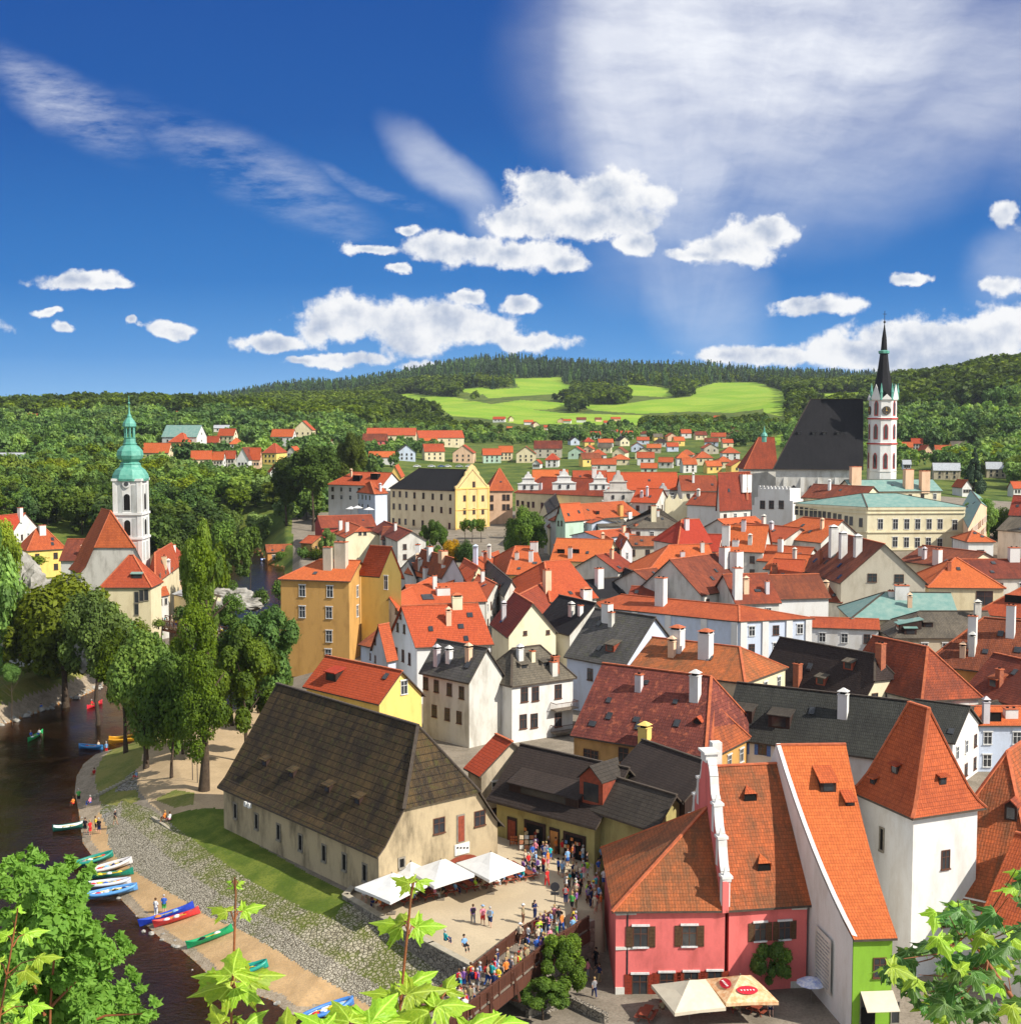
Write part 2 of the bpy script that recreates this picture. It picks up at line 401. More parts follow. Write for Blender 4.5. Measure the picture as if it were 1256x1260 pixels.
# cirrus veil
def blob(px, py, a, b_, ang=0, vec=p2):
    u0, v0 = dirpix(px, py); a /= 1620; b_ /= 1620
    q = nt.add('ShaderNodeVectorMath', {0: vec, 1: (u0, v0, 0)}, operation='SUBTRACT').outputs[0]
    q = nt.add('ShaderNodeMapping', {0: q, 2: (0, 0, math.radians(ang))}, vector_type='TEXTURE').outputs[0]
    q = nt.add('ShaderNodeVectorMath', {0: q, 1: (1/a, 1/b_, 0)}, operation='MULTIPLY').outputs[0]
    ln = nt.add('ShaderNodeVectorMath', {0: q}, operation='LENGTH').outputs['Value']
    return nt.mr(ln, .35, 1.15, 1, 0, True)
wn2 = nt.add('ShaderNodeTexNoise', {'Vector': p2, 'Scale': 7, 'Detail': 5, 'Roughness': .6})
wo = nt.add('ShaderNodeVectorMath', {0: nt.add('ShaderNodeVectorMath', {0: wn2.outputs[1], 1: (.5, .5, .5)}, operation='SUBTRACT').outputs[0], 1: (.04, .04, 0)}, operation='MULTIPLY').outputs[0]
pc = nt.add('ShaderNodeVectorMath', {0: p2, 1: wo}, operation='ADD').outputs[0]
veil = thin = None
for a in [(960,20,320,240,12,.92),(775,80,190,110,-80,.8),(1130,110,330,150,28,.5),(810,190,160,110,-60,.72),(950,225,260,95,28,.42),(850,330,150,85,-60,.34),
          (545,215,105,34,-40,.55),(590,265,60,30,-50,.35),(85,130,120,46,-32,.26),(310,215,190,40,-27,.17),(380,270,120,18,-24,.12),(250,170,60,14,-30,.08),
          (1250,320,80,46,20,.35),(1340,60,260,200,0,.4),(460,240,90,12,-20,.16)]:
    bl = nt.math('MULTIPLY', blob(*a[:5], vec=pc), a[5])
    if a[5] < .3: thin = bl if thin is None else nt.math('MAXIMUM', thin, bl)
    else: veil = bl if veil is None else nt.math('MAXIMUM', veil, bl)
st = nt.add('ShaderNodeMapping', {0: pc, 2: (0, 0, math.radians(28)), 3: (3, 11, 1)}).outputs[0]
fu, fv = dirpix(835, 440)
sp_ = nt.add('ShaderNodeSeparateXYZ', {0: nt.add('ShaderNodeVectorMath', {0: pc, 1: (fu, fv, 0)}, operation='SUBTRACT').outputs[0]})
fan = nt.add('ShaderNodeCombineXYZ', {0: nt.math('MULTIPLY', nt.math('ARCTAN2', sp_.outputs[0], sp_.outputs[1]), 7.5), 1: nt.math('MULTIPLY', nt.math('ADD', sp_.outputs[1], sp_.outputs[0]), 5.5)}).outputs[0]
n_st = nt.math('ADD', nt.math('MULTIPLY', nt.noise(fan, .8, 8, .62), .20), nt.math('MULTIPLY', nt.noise(st, 1.3, 8, .62), .80))
fine = nt.noise(nt.add('ShaderNodeMapping', {0: p2, 2: (0, 0, math.radians(30)), 3: (9, 34, 1)}).outputs[0], 1.3, 8, .68)
st2 = nt.add('ShaderNodeMapping', {0: pc, 2: (0, 0, math.radians(-5)), 3: (6, 14, 1)}).outputs[0]
n_s2 = nt.noise(st2, 2.0, 6, .65)
veil = nt.math('MULTIPLY', veil, nt.math('ADD', nt.mr(n_st, .34, .62, .42, 1.06), nt.mr(n_s2, .35, .7, -.06, .1)), clamp=True)
veil = nt.math('MAXIMUM', veil, nt.math('MULTIPLY', thin, nt.mr(fine, .40, .70, 0, 2.0)))
cr = nt.add('ShaderNodeValToRGB', {0: nt.mr(vv, 0, .36, 0, 1)})
E_ = cr.color_ramp.elements; E_[0].position = 0; E_[0].color = (.26, .52, .80, 1); E_[1].position = 1; E_[1].color = (.008, .070, .30, 1)
for p_, c_ in ((.12, (.075, .30, .65)), (.28, (.022, .18, .50)), (.6, (.010, .10, .36))):
    e = E_.new(p_); e.color = c4(c_)
deep = nt.mix(1., cr.outputs[0], (8.0, 8.1, 8.5, 1), 'MULTIPLY')
# unseen sky behind the viewpoint and overhead: added white fill that lifts the shadows
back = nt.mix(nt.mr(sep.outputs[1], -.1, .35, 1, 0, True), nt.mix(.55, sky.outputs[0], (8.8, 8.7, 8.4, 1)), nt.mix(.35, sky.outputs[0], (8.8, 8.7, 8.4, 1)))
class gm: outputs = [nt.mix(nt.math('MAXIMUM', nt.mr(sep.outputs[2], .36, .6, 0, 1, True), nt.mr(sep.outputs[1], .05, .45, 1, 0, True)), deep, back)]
CW = 6.6
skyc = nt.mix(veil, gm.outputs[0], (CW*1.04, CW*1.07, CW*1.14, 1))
cc = nt.mix(1., ccol, (CW*1.12, CW*1.12, CW*1.12, 1), 'MULTIPLY')
skyc = nt.mix(nt.math('MULTIPLY', cmask, .97), skyc, cc)
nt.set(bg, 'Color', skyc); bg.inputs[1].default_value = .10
# ---------------- terrain ----------------
WZ = -4.0
def wl(pts, z): return [tuple(at_z(a, b, z)[:2]) for a, b in pts]
shore_r = wl([(560,1330),(470,1275),(400,1247),(357,1249),(334,1231),(306,1222),(283,1212),(260,1204),(245,1188),(222,1168),(201,1158),(178,1137),(163,1122),(150,1108),(135,1085),(118,1060),(102,1038),(97,1000),(92,975),(94,956),(103,940),(118,928),(150,919),(176,908),(215,893),(260,884),(310,872),(343,845),(352,800),(340,765),(348,735),(352,712),(349,697),(330,694),(322,680),(318,666)], WZ)
shore_l = wl([(285,664),(288,685),(280,708),(262,735),(215,762),(196,775),(188,792),(165,815),(140,836),(112,852),(60,872),(0,893),(-60,915)], WZ)
RIVER = np.array(shore_r + shore_l + [(-150, 170), (-150, 40), (5, 40)])
def seg_dist(X, Y, poly, closed=True):
    d = np.full(X.shape, 1e9); n = len(poly)
    for i in range(n if closed else n-1):
        ax, ay = poly[i]; bx, by = poly[(i+1) % n]
        ex, ey = bx-ax, by-ay; t = np.clip(((X-ax)*ex+(Y-ay)*ey)/(ex*ex+ey*ey+1e-9), 0, 1)
        d = np.minimum(d, np.hypot(X-ax-t*ex, Y-ay-t*ey))
    return d
def inside(X, Y, poly):
    r = np.zeros(X.shape, bool); n = len(poly)
    for i in range(n):
        ax, ay = poly[i]; bx, by = poly[(i+1) % n]
        if ay == by: continue
        c = ((ay > Y) != (by > Y)) & (X < (bx-ax)*(Y-ay)/(by-ay)+ax); r ^= c
    return r
TD = np.array([200, 300, 400, 450, 600, 800, 1100, 1300, 1500, 2000, 2600, 3000, 4500.])
TX = np.array([-400, 0, 200, 400, 600, 800, 1000, 1130, 1256, 1600.])   # photo columns
TZ = np.array([  # z by (D row, column)
 [0, 0, 0, 0, 0, 1, 1, 1, 1, 1],
 [4, 2, 0, 0, 2, 4, 5, 5, 5, 5],
 [9, 6, 3, 0, 4, 7, 11, 11, 9, 9],
 [12, 9, 6, 2, 5, 9, 14, 13, 10, 10],
 [20, 18, 14, 11, 8, 12, 14, 13, 11, 12],
 [30, 29, 28, 22, 15, 18, 20, 20, 24, 30],
 [42, 41, 41, 34, 28, 30, 34, 44, 62, 80],
 [50, 48, 48, 42, 35, 36, 48, 70, 90, 110],
 [46, 45, 46, 47, 43, 44, 60, 79, 97, 116],
 [46, 44, 48, 62, 76, 76, 82, 86, 96, 116],
 [44, 44, 54, 90, 138, 128, 110, 102, 100, 104],
 [46, 46, 58, 94, 130, 122, 108, 100, 98, 102],
 [46, 46, 54, 76, 100, 100, 96, 88, 90, 90.]], float)
def smooth1(t): return t
def base_z(X, Y):
    Yc = np.clip(Y, 200, 4490); px = np.clip(628+FX*X/np.maximum(Y, 60), TX[0], TX[-1]-1e-3)
    i = np.clip(np.searchsorted(TD, Yc, 'right')-1, 0, len(TD)-2); j = np.clip(np.searchsorted(TX, px, 'right')-1, 0, len(TX)-2)
    s = (Yc-TD[i])/(TD[i+1]-TD[i]); t = (px-TX[j])/(TX[j+1]-TX[j]); t = t*t*(3-2*t)
    z = (TZ[i, j]*(1-s)+TZ[i+1, j]*s)*(1-t)+(TZ[i, j+1]*(1-s)+TZ[i+1, j+1]*s)*t
    k = np.clip((Y-600)/900, 0, 1)
    z = z + k*(2.2*np.sin(X/61+Y/97)+1.6*np.sin(X/33-Y/71+1))
    # left river bank terrace
    z = np.where(Y < 200, np.where(px < 480, np.minimum(z, 0), 0), z)
    return z
LOWP = np.array([(-2.6, 107.2), (6.3, 116.6), (8.4, 116.6), (8.4, 141), (90, 141), (90, 50), (-2.6, 50)])
def terr(X, Y, full=False):
    X = np.asarray(X, float); Y = np.asarray(Y, float)
    zb = base_z(X, Y)
    near = Y < 560
    ins = inside(X, Y, RIVER) & near; d = seg_dist(X, Y, RIVER)
    bank = np.where(X < -60, .9, .33)
    z = np.where(ins, WZ-np.minimum(2.2, .26*d), np.where(near, np.minimum(zb, WZ+bank*d), zb))
    low = inside(X, Y, LOWP) & (Y < 141)
    z = np.where(low, np.minimum(z, WZ+.2), z)
    return (z, ins, d, zb) if full else z
def tz(x, y): return float(terr(np.array([x]), np.array([y]))[0])
def ground_hit(px, py, dmin=150, dmax=3000, lift=0):
    Ys = np.geomspace(dmin, dmax, 500); d = ray(px, py)
    Xs = Ys*d.x/d.y; Zs = EYE+Ys*d.z/d.y; g = terr(Xs, Ys)+lift
    k = np.nonzero(Zs <= g)[0]
    k = k[0] if len(k) else len(Ys)-1
    return V((Xs[k], Ys[k], g[k]-lift))
# materials of the ground
def ground_mat(name, a, b_, c, s1=.3, s2=4, bump=.4, rough=.95):
    m, nt, b = new_mat(name, rough, .15)
    tc = nt.add('ShaderNodeTexCoord').outputs['Object']
    n1 = nt.noise(tc, s1, 5, .65); n2 = nt.noise(tc, s2, 4, .7)
    col = nt.mix(nt.mr(n1, .38, .62, 0, 1, True), c4(a), c4(b_)); col = nt.mix(nt.mr(n2, .45, .72, 0, .8), col, c4(c))
    nt.set(b, 'Base Color', col); nt.set(b, 'Normal', nt.bump(n2, bump, .08)); return m
def cobble_mat(name, a, b_, grassy, sc=2.6):
    m, nt, b = new_mat(name, .9, .2)
    tc = nt.add('ShaderNodeTexCoord').outputs['Object']
    wv = nt.add('ShaderNodeVectorMath', {0: tc, 1: (1, 1, .01)}, operation='MULTIPLY').outputs[0]
    vo = nt.add('ShaderNodeTexVoronoi', {'Vector': wv, 'Scale': sc}); ed = nt.add('ShaderNodeTexVoronoi', {'Vector': wv, 'Scale': sc}, feature='DISTANCE_TO_EDGE').outputs[0]
    cc = nt.add('ShaderNodeSeparateColor', {0: vo.outputs['Color']}).outputs[0]
    n1 = nt.noise(tc, .22, 5, .7); n2 = nt.noise(tc, 1.1, 3)
    col = nt.mix(cc, c4(a), c4(b_))
    g = nt.mr(n1, .5-grassy*.25, .72-grassy*.25, 0, 1, True)
    joint = nt.mix(g, (.09, .075, .05, 1), (.10, .12, .02, 1))
    wid = nt.mr(g, 0, 1, .10, .20)
    jf = nt.math('SUBTRACT', 1, nt.math('DIVIDE', ed, wid), clamp=True)
    jf = nt.math('MULTIPLY', jf, 1.6, clamp=True)
    col = nt.mix(nt.mr(nt.math('MULTIPLY', g, n2), .3, .6, 0, .75), col, (.17, .17, .05, 1))
    nt.set(b, 'Base Color', nt.mix(jf, col, joint)); nt.set(b, 'Normal', nt.bump(nt.mr(ed, 0, .2, 0, 1), .8, .06)); return m
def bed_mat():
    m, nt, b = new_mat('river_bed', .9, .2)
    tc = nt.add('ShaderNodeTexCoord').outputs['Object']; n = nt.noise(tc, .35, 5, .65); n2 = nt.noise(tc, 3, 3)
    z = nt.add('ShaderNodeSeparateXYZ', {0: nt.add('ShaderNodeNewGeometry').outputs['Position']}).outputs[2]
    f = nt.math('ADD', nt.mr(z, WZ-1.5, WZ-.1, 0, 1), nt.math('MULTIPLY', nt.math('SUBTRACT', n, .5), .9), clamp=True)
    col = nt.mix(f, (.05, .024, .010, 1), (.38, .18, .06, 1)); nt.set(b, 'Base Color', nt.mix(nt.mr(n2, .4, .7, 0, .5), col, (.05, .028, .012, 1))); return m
GM = dict(
 ground=ground_mat('town_ground', (.20, .17, .13), (.27, .23, .18), (.13, .11, .08)),
 hillside=ground_mat('hillside_grass', (.06, .10, .018), (.14, .17, .03), (.035, .06, .012), .07, .6),
 meadow=ground_mat('meadow_grass', (.19, .33, .022), (.29, .39, .04), (.14, .26, .02), .018, .35, .3),
 sand_beach=ground_mat('sand', (.52, .34, .17), (.42, .27, .13), (.34, .24, .14), .5, 5, .6),
 gravel_beach=ground_mat('gravel', (.33, .26, .18), (.22, .17, .11), (.46, .40, .32), .9, 7, 1.0),
 dirt_path=ground_mat('dirt', (.50, .37, .22), (.42, .31, .18), (.36, .26, .16), .25, 3, .3),
 grass=ground_mat('lawn', (.085, .125, .016), (.16, .19, .03), (.05, .085, .012), .35, 5, .5),
 dry_grass=ground_mat('dry_lawn', (.22, .21, .05), (.13, .16, .03), (.28, .24, .10), .3, 4, .5),
 cobbled_bank=cobble_mat('cobbles', (.40, .36, .28), (.28, .25, .19), 0.05, 3.6),
 mossy_cobbles=cobble_mat('cobbles_mossy', (.40, .36, .26), (.27, .24, .16), .55, 2.9),
 stone_slope=cobble_mat('stone_slope', (.34, .32, .28), (.24, .22, .19), .4, 2.2),
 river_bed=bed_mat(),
 square=ground_mat('square_paving', (.52, .42, .28), (.46, .37, .25), (.40, .33, .22), .18, 5, .25))
def build_terrain():
    rows = np.concatenate([np.arange(60, 96, .6), np.arange(96, 190, .3), np.geomspace(190, 4500, 600)])
    ts = np.concatenate([np.linspace(-.95, -.46, 40)[:-1], np.linspace(-.46, .46, 620), np.linspace(.46, .95, 40)[1:]])
    Yg, Tg = np.meshgrid(rows, ts, indexing='ij')
    Xg = Tg*(Yg+25)
    z, ins, d, zb = terr(Xg, Yg, True)
    nr, nc = Xg.shape
    # face centre classification
    cx = (Xg[:-1, :-1]+Xg[1:, 1:])/2; cy = (Yg[:-1, :-1]+Yg[1:, 1:])/2; cz = (z[:-1, :-1]+z[1:, 1:])/2
    fi = inside(cx, cy, RIVER) & (cy < 560); fd = seg_dist(cx, cy, RIVER)
    px, py = proj_np(cx, cy, cz)
    names = list(GM); Z = {n: i for i, n in enumerate(names)}
    k = np.full(cx.shape, Z['ground'])
    k[(cy > 520) | (px < 360) & (cy > 230)] = Z['hillside']
    leftb = (cx < -20) & (px < 210) & (cy > 160)
    def pin(poly): return inside(px, py, poly)
    nearr = (cy < 260) & (~fi)
    sand = pin([(60,1060),(92,930),(132,1020),(132,1038),(143,1056),(168,1074),(201,1094),(229,1110),(255,1127),(291,1143),(334,1166),(377,1194),(434,1226),(540,1290),(560,1400),(300,1400),(0,1200)])
    cob = pin([(128,1010),(150,985),(185,995),(214,1017),(257,1048),(306,1083),(377,1120),(411,1131),(440,1146),(600,1240),(600,1400),(560,1300),(434,1226),(377,1194),(334,1166),(291,1143),(255,1127),(229,1110),(201,1094),(168,1074),(143,1056),(132,1038)])
    mossy = pin([(150,985),(185,995),(214,1017),(257,1048),(306,1083),(377,1120),(411,1131),(424,1110),(470,1136),(600,1205),(600,1400),(540,1262),(470,1215),(400,1176),(330,1130),(262,1095),(215,1062),(180,1030),(150,1005)])
    slope = pin([(92,1010),(90,950),(118,922),(166,900),(170,975),(152,990),(130,1012)])
    dirt = pin([(164,900),(235,880),(420,840),(420,1020),(268,1012),(264,996),(232,998),(206,1006),(186,990),(172,975),(166,950)])
    gras = pin([(203,1006),(232,997),(264,994),(266,1010),(300,1030),(380,1075),(440,1105),(425,1130),(411,1131),(377,1120),(306,1083),(257,1048),(214,1017)])
    grb = pin([(112,925),(170,905),(176,940),(150,960),(110,962)]) | pin([(118,990),(135,975),(168,972),(172,985),(150,992)])
    k[nearr & dirt] = Z['dirt_path']; k[nearr & gras] = Z['grass']; k[nearr & pin([(190,984),(215,972),(240,976),(238,990),(215,994)])] = Z['dry_grass']
    k[nearr & pin([(262,996),(300,996),(300,1040),(262,1012)])] = Z['grass']
    k[nearr & slope] = Z['stone_slope']; k[nearr & grb] = Z['dry_grass']
    k[nearr & cob] = Z['cobbled_bank']; k[nearr & mossy] = Z['mossy_cobbles']; k[nearr & sand] = Z['sand_beach']
    k[nearr & (cx > -60) & (cx < 5) & (fd < .9) & (px < 700) & (sand | slope)] = Z['gravel_beach']
    k[nearr & leftb & (px < 190) & (cx < -50) & (cy < 235)] = Z['dry_grass']
    k[nearr & (px < 150) & (cx < -50) & (fd < 2.6)] = Z['gravel_beach']
    sq = np.array([tuple(at_z(a, b, 0)[:2]) for a, b in [(425,1100),(590,1192),(640,1150),(690,1128),(725,1130),(745,1120),(742,1010),(600,960),(590,1000)]])
    k[inside(cx, cy, sq)] = Z['square']
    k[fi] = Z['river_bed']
    far = cy > 900
    for poly in MEADOWS: k[far & pin(poly)] = Z['meadow']
    k[(cy > 230) & pin([(40,790),(90,745),(60,700),(0,690),(0,800)])] = Z['hillside']
    idx = np.arange(nr*nc).reshape(nr, nc)
    quads = np.stack([idx[:-1, :-1], idx[:-1, 1:], idx[1:, 1:], idx[1:, :-1]], -1).reshape(-1, 4)
    vv_ = np.stack([Xg, Yg, z], -1).reshape(-1, 3); kf = k.reshape(-1)
    for n in names:
        q = quads[kf == Z[n]]
        if not len(q): continue
        u, inv = np.unique(q, return_inverse=True)
        me = np_mesh(n, vv_[u], inv.reshape(q.shape), GM[n], smooth=True)
        o = link(n, me); o['kind'] = 'structure'
MEADOWS = [
 [(472,490),(500,484),(560,489),(620,500),(690,508),(790,511),(788,524),(700,522),(640,522),(590,514),(556,512),(540,500)],
 [(560,480),(600,476),(608,481),(590,486)],
 [(630,466),(690,464),(695,474),(640,478)],
 [(590,480),(700,473),(708,483),(600,490)],
 [(770,472),(830,478),(826,489),(772,486)],
 [(705,496),(760,498),(800,492),(850,488),(855,478),(880,471),(930,470),(960,480),(974,492),(960,500),(900,508),(850,506),(790,509),(730,505)],
 [(940,498),(968,500),(962,512),(940,508)],
 [(998,484),(1065,482),(1068,490),(1000,493)],
 [(780,478),(812,482),(806,488),(780,485)],
 [(1165,504),(1200,500),(1256,500),(1256,512),(1210,512),(1180,520)],
 [(200,508),(260,508),(300,509),(300,514),(240,514)],
 [(600,498),(640,492),(700,496),(700,503),(650,504)],
 [(945,540),(962,534),(960,548),(945,550)]]
build_terrain()
# water
def water_mat():
    m, nt, b = new_mat('river_water', .06, .5)
    tc = nt.add('ShaderNodeTexCoord').outputs['Object']
    mp = nt.add('ShaderNodeMapping', {0: tc, 2: (0, 0, .7), 3: (1, 2.2, 1)}).outputs[0]
    n = nt.noise(mp, 1.0, 4, .6); n2 = nt.noise(tc, .18, 3)
    rip = nt.math('MULTIPLY', n, nt.mr(n2, .35, .65, .35, 1))
    bm = nt.bump(rip, .35, .25)
    nt.n.remove(b)
    gl = nt.add('ShaderNodeBsdfGlossy', {'Roughness': .12, 'Normal': bm, 0: (.85, .80, .76, 1)})
    tr = nt.add('ShaderNodeBsdfTransparent', {0: (.66, .46, .28, 1)})
    df = nt.add('ShaderNodeBsdfDiffuse', {0: (.045, .026, .013, 1)})
    body = nt.add('ShaderNodeMixShader', {0: .22, 1: tr.outputs[0], 2: df.outputs[0]})
    fr = nt.add('ShaderNodeFresnel', {0: 1.33, 1: bm}).outputs[0]
    mx = nt.add('ShaderNodeMixShader', {0: fr, 1: body.outputs[0], 2: gl.outputs[0]})
    nt.l.new(mx.outputs[0], nt.n['Material Output'].inputs[0]); return m
wb = MB(); wb.face([(-330, 40, WZ), (40, 40, WZ), (60, 470, WZ), (-330, 470, WZ)])
wo_ = wb.build('river_water', water_mat(), uv=False); wo_['kind'] = 'structure'
# ---------------- houses ----------------
_wm = {}
def win_mesh(w, h, st):
    key = (round(w, 2), round(h, 2), st)
    if key in _wm: return _wm[key]
    f = MB(); p = MB(); s = None
    # local: x along wall, -y outward, z up, centre of window at origin
    fw = .07 if st != 'slit' else .16
    fm = {'w': M['frame_w'], 'b': M['frame_b'], 'slit': M['frame_g'], 'far': M['frame_g'], 's': M['frame_b'], 'sr': M['frame_b'], 'bl': M['frame_b'], 'wb': M['frame_w']}[st]
    def bx(x0, x1, z0, z1, y0, y1, mb, m=0): mb.hexa([(x0, y1, z0), (x1, y1, z0), (x1, y0, z0), (x0, y0, z0)][::-1], [(x0, y1, z1), (x1, y1, z1), (x1, y0, z1), (x0, y0, z1)][::-1], m)
    a, b = w/2, h/2
    bx(-a-fw, -a, -b-fw, b+fw, 0, -.07, f); bx(a, a+fw, -b-fw, b+fw, 0, -.07, f)
    bx(-a, a, b, b+fw, 0, -.07, f); bx(-a-.12, a+.12, -b-fw-.05, -b, 0, -.16, f, 1)
    if st in ('w', 'b', 's', 'bl', 'sr', 'wb'):
        bx(-.03, .03, -b, b, 0, -.045, f); bx(-a, -.03, b*.3-.03, b*.3+.03, 0, -.045, f); bx(.03, a, b*.3-.03, b*.3+.03, 0, -.045, f)
    if st in ('w', 's', 'sr', 'wb'): bx(-a-.18, a+.18, b+fw, b+fw+.16, 0, -.14, f, 1)
    bx(-a, a, -b, b, -.001, -.02, p)
    if st in ('s', 'sr', 'bl'):
        s = []
        for sg in (-1, 1):
            q = MB(); x0, x1 = sorted((sg*(a+fw+.02), sg*(a+fw+.02+w*.5))); bx(x0, x1, -b-.05, b+.05, 0, -.06, q)
            for k in range(6): z0 = -b+.05+k*(h-.1)/6; bx(x0+.06, x1-.06, z0, z0+.03, -.06, -.08, q)
            s.append(q.mesh('shutter', M['shutr'] if st == 'sr' else M['shutb'] if st == 'bl' else M['shut'], uv=False))
    fe = f.mesh('window', [fm, fm if st in ('slit', 'far', 'b') else M['frame_w']], uv=False); pe = p.mesh('pane', M['black'] if st == 'slit' else M['glass'], uv=False)
    _wm[key] = (fe, pe, s); return _wm[key]
def put_win(root, p, nrm, w, h, st):
    fe, pe, s = win_mesh(w, h, st)
    o = bpy.data.objects.new('window', fe); COL.objects.link(o); o.parent = root
    o.location = V(p)-V(root.location); o.rotation_euler = (0, 0, math.atan2(nrm.y, nrm.x)+math.pi/2)
    c = bpy.data.objects.new('pane', pe); COL.objects.link(c); c.parent = o
    for q in s or []:
        c = bpy.data.objects.new('shutter', q); COL.objects.link(c); c.parent = o
    return o
def chimney_mb(c, w, d, h, rz, style):
    """c on the roof; starts 1 m below"""
    b = MB(); c = V(c)-V((0, 0, 1.1)); H_ = h+1.1
    b.box(c, w, d, H_, rz, 0)
    if style == 'hood':
        b.box(c+V((0, 0, H_)), w+.12, d+.12, .12, rz, 0)
        cs, sn = math.cos(rz), math.sin(rz)
        for sx in (-1, 1):
            for sy in (-1, 1):
                x, y = sx*(w/2-.1), sy*(d/2-.1); b.box((c.x+x*cs-y*sn, c.y+x*sn+y*cs, c.z+H_+.12), .16, .16, .3, rz, 0)
        b.box(c+V((0, 0, H_+.16)), w-.1, d-.1, .22, rz, 2)
        b.box(c+V((0, 0, H_+.42)), w+.25, d+.25, .35, rz, 1, top=.25)
    elif style == 'gable':
        b.box(c+V((0, 0, H_)), w+.14, d+.14, .1, rz, 0)
        b.box(c+V((0, 0, H_+.1)), w*.5, d*.9, .35, rz, 2)
        b.box(c+V((0, 0, H_+.4)), w+.2, d+.2, .4, rz, 0, top=.15)
    else:
        b.box(c+V((0, 0, H_)), w+.16, d+.16, .12, rz, 1)
        n = 1 if w < .9 else 2
        for k in range(n):
            x = (k-(n-1)/2)*w*.5; b.box((c.x+x*math.cos(rz), c.y+x*math.sin(rz), c.z+H_+.12), .26, .26, .18, rz, 2)
    return b
def house(name, label, A, B, C, h, axis='x', ry=None, rise=None, ends='gg', wall='white', roof='orange', W=None, L=None, ov=.4, jk=.55, prof=None,
          wins=(), feats=(), cat='house', group='houses of the old town', ze=None, hin=None, zb=None, ridge=None, kick=0, gnd=None, ext=0):
    if ze is None:
        z = h
        for _ in range(12): p = at_z(B[0], B[1], z); z = tz(p.x, max(p.y, 60))+h if gnd is None else gnd+h
        ze = z
    Bw = at_z(B[0], B[1], ze)
    Cw = at_z(C[0], C[1], ze) if C is not None else None
    Aw = at_z(A[0], A[1], ze) if A is not None else None
    if L is not None and Cw is not None: Cw = Bw+(Cw-Bw).normalized()*L
    if Aw is None: u = (Cw-Bw).normalized(); Aw = Bw+V((-u.y, u.x, 0))*W
    elif W is not None: Aw = Bw+(Aw-Bw).normalized()*W
    if Cw is None: u = (Bw-Aw).normalized(); Cw = Bw+V((-u.y, u.x, 0))*L
    Dw = Aw+Cw-Bw
    E = [Bw, Cw, Dw, Aw] if axis == 'x' else [Aw, Bw, Cw, Dw]
    u = (E[1]-E[0]); Lx = u.length; u.normalize(); v = (E[3]-E[0]); Wy = v.length; v.normalize()
    mid0, mid1 = (E[0]+E[3])/2, (E[1]+E[2])/2
    if hin is None: hin = min(Wy*.5, Lx*.49)
    ins = []
    for e in ends: ins.append(0 if e == 'g' else hin*(1-jk)*1.0 if e == 'j' else hin)
    R0, R1 = mid0+u*ins[0], mid1-u*ins[1]
    if ry is not None:
        m = (R0+R1)/2; rise = z_of(m.y, ry)-ze
    if rise is None: rise = Wy*.5
    rise = max(rise, .5)
    prof = prof or [(0, 0), (1, 1)]
    if kick: prof = [(0, 0), (.14, .14-kick*.55), (.32, .32-kick*.9), (.6, .6-kick*.5), (1, 1)]
    ts = sorted(set([a for a, _ in prof]+([jk] if 'j' in ends else [])))
    def ph(t): return np.interp(t, [a for a, _ in prof], [b for _, b in prof])*rise
    def endpt(t, side, front):
        e = E[0 if side == 0 else 1] if front else E[3 if side == 0 else 2]
        typ = ends[side]; mid = mid0 if side == 0 else mid1; rr = R0 if side == 0 else R1
        if typ == 'g': p = e.lerp(mid, t)
        elif typ == 'h': p = e.lerp(rr, t)
        else: p = e.lerp(mid, t) if t <= jk else e.lerp(mid, jk).lerp(rr, (t-jk)/(1-jk))
        return V((p.x, p.y, ze+ph(t)))
    zbase = zb if zb is not None else min(tz(p.x, max(p.y, 60)) for p in E)-1.0
    cen = (E[0]+E[1]+E[2]+E[3])/4
    root = empty(name, (cen.x, cen.y, zbase+1), label, cat, group)
    # roof
    rb = MB(); th = .2; tops = []
    for a, b in zip(ts, ts[1:]):
        F0, F1, G0, G1 = endpt(a, 0, True), endpt(a, 1, True), endpt(b, 0, True), endpt(b, 1, True)
        tops.append([F0, F1, G1, G0])
        K0, K1, H0, H1 = endpt(a, 0, False), endpt(a, 1, False), endpt(b, 0, False), endpt(b, 1, False)
        tops.append([K1, K0, H0, H1])
        for side, (p, q, r, s_) in ((0, (K0, F0, G0, H0)), (1, (F1, K1, H1, G1))):
            if ends[side] == 'h' or (ends[side] == 'j' and a >= jk-1e-6):
                tops.append([p, q, r, s_] if (r-s_).length > .01 else [p, q, r])
    for f in tops:
        if len(f) == 4 and (f[2]-f[3]).length < .01: f.pop()
        rb.face(f, 0)
    dn = V((0, 0, -th))
    for i in range(4):
        a, b = E[i], E[(i+1) % 4]
        if (i == 1 and ends[1] != 'h') or (i == 3 and ends[0] != 'h'): continue
        a = V((a.x, a.y, ze)); b = V((b.x, b.y, ze)); rb.face([a+dn, b+dn, b, a], 1)
    for side in (0, 1):
        if ends[side] == 'h': continue
        tt = [t for t in ts if ends[side] == 'g' or t <= jk+1e-6]
        for fr in (True, False):
            pts = [endpt(t, side, fr) for t in tt]
            for a, b in zip(pts, pts[1:]): rb.face([a, b, b+dn, a+dn], 1)
    # underside
    zz = V((0, 0, -th)); g0, g1 = u*(ov*1.05 if ends[0] != 'h' else 0), u*(ov*1.05 if ends[1] != 'h' else 0)
    rb.face([V((p.x, p.y, ze))+zz for p in (E[0]+g0, E[1]-g1, E[2]-g1, E[3]+g0)][::-1], 1)
    rw = .16
    def cap(a, b): rb.beam(a, b, rw*2, .14, 2)
    t0 = endpt(1, 0, True); t1 = endpt(1, 1, True)
    if (t1-t0).length > .3: cap(t0+V((0, 0, .04)), t1+V((0, 0, .04)))
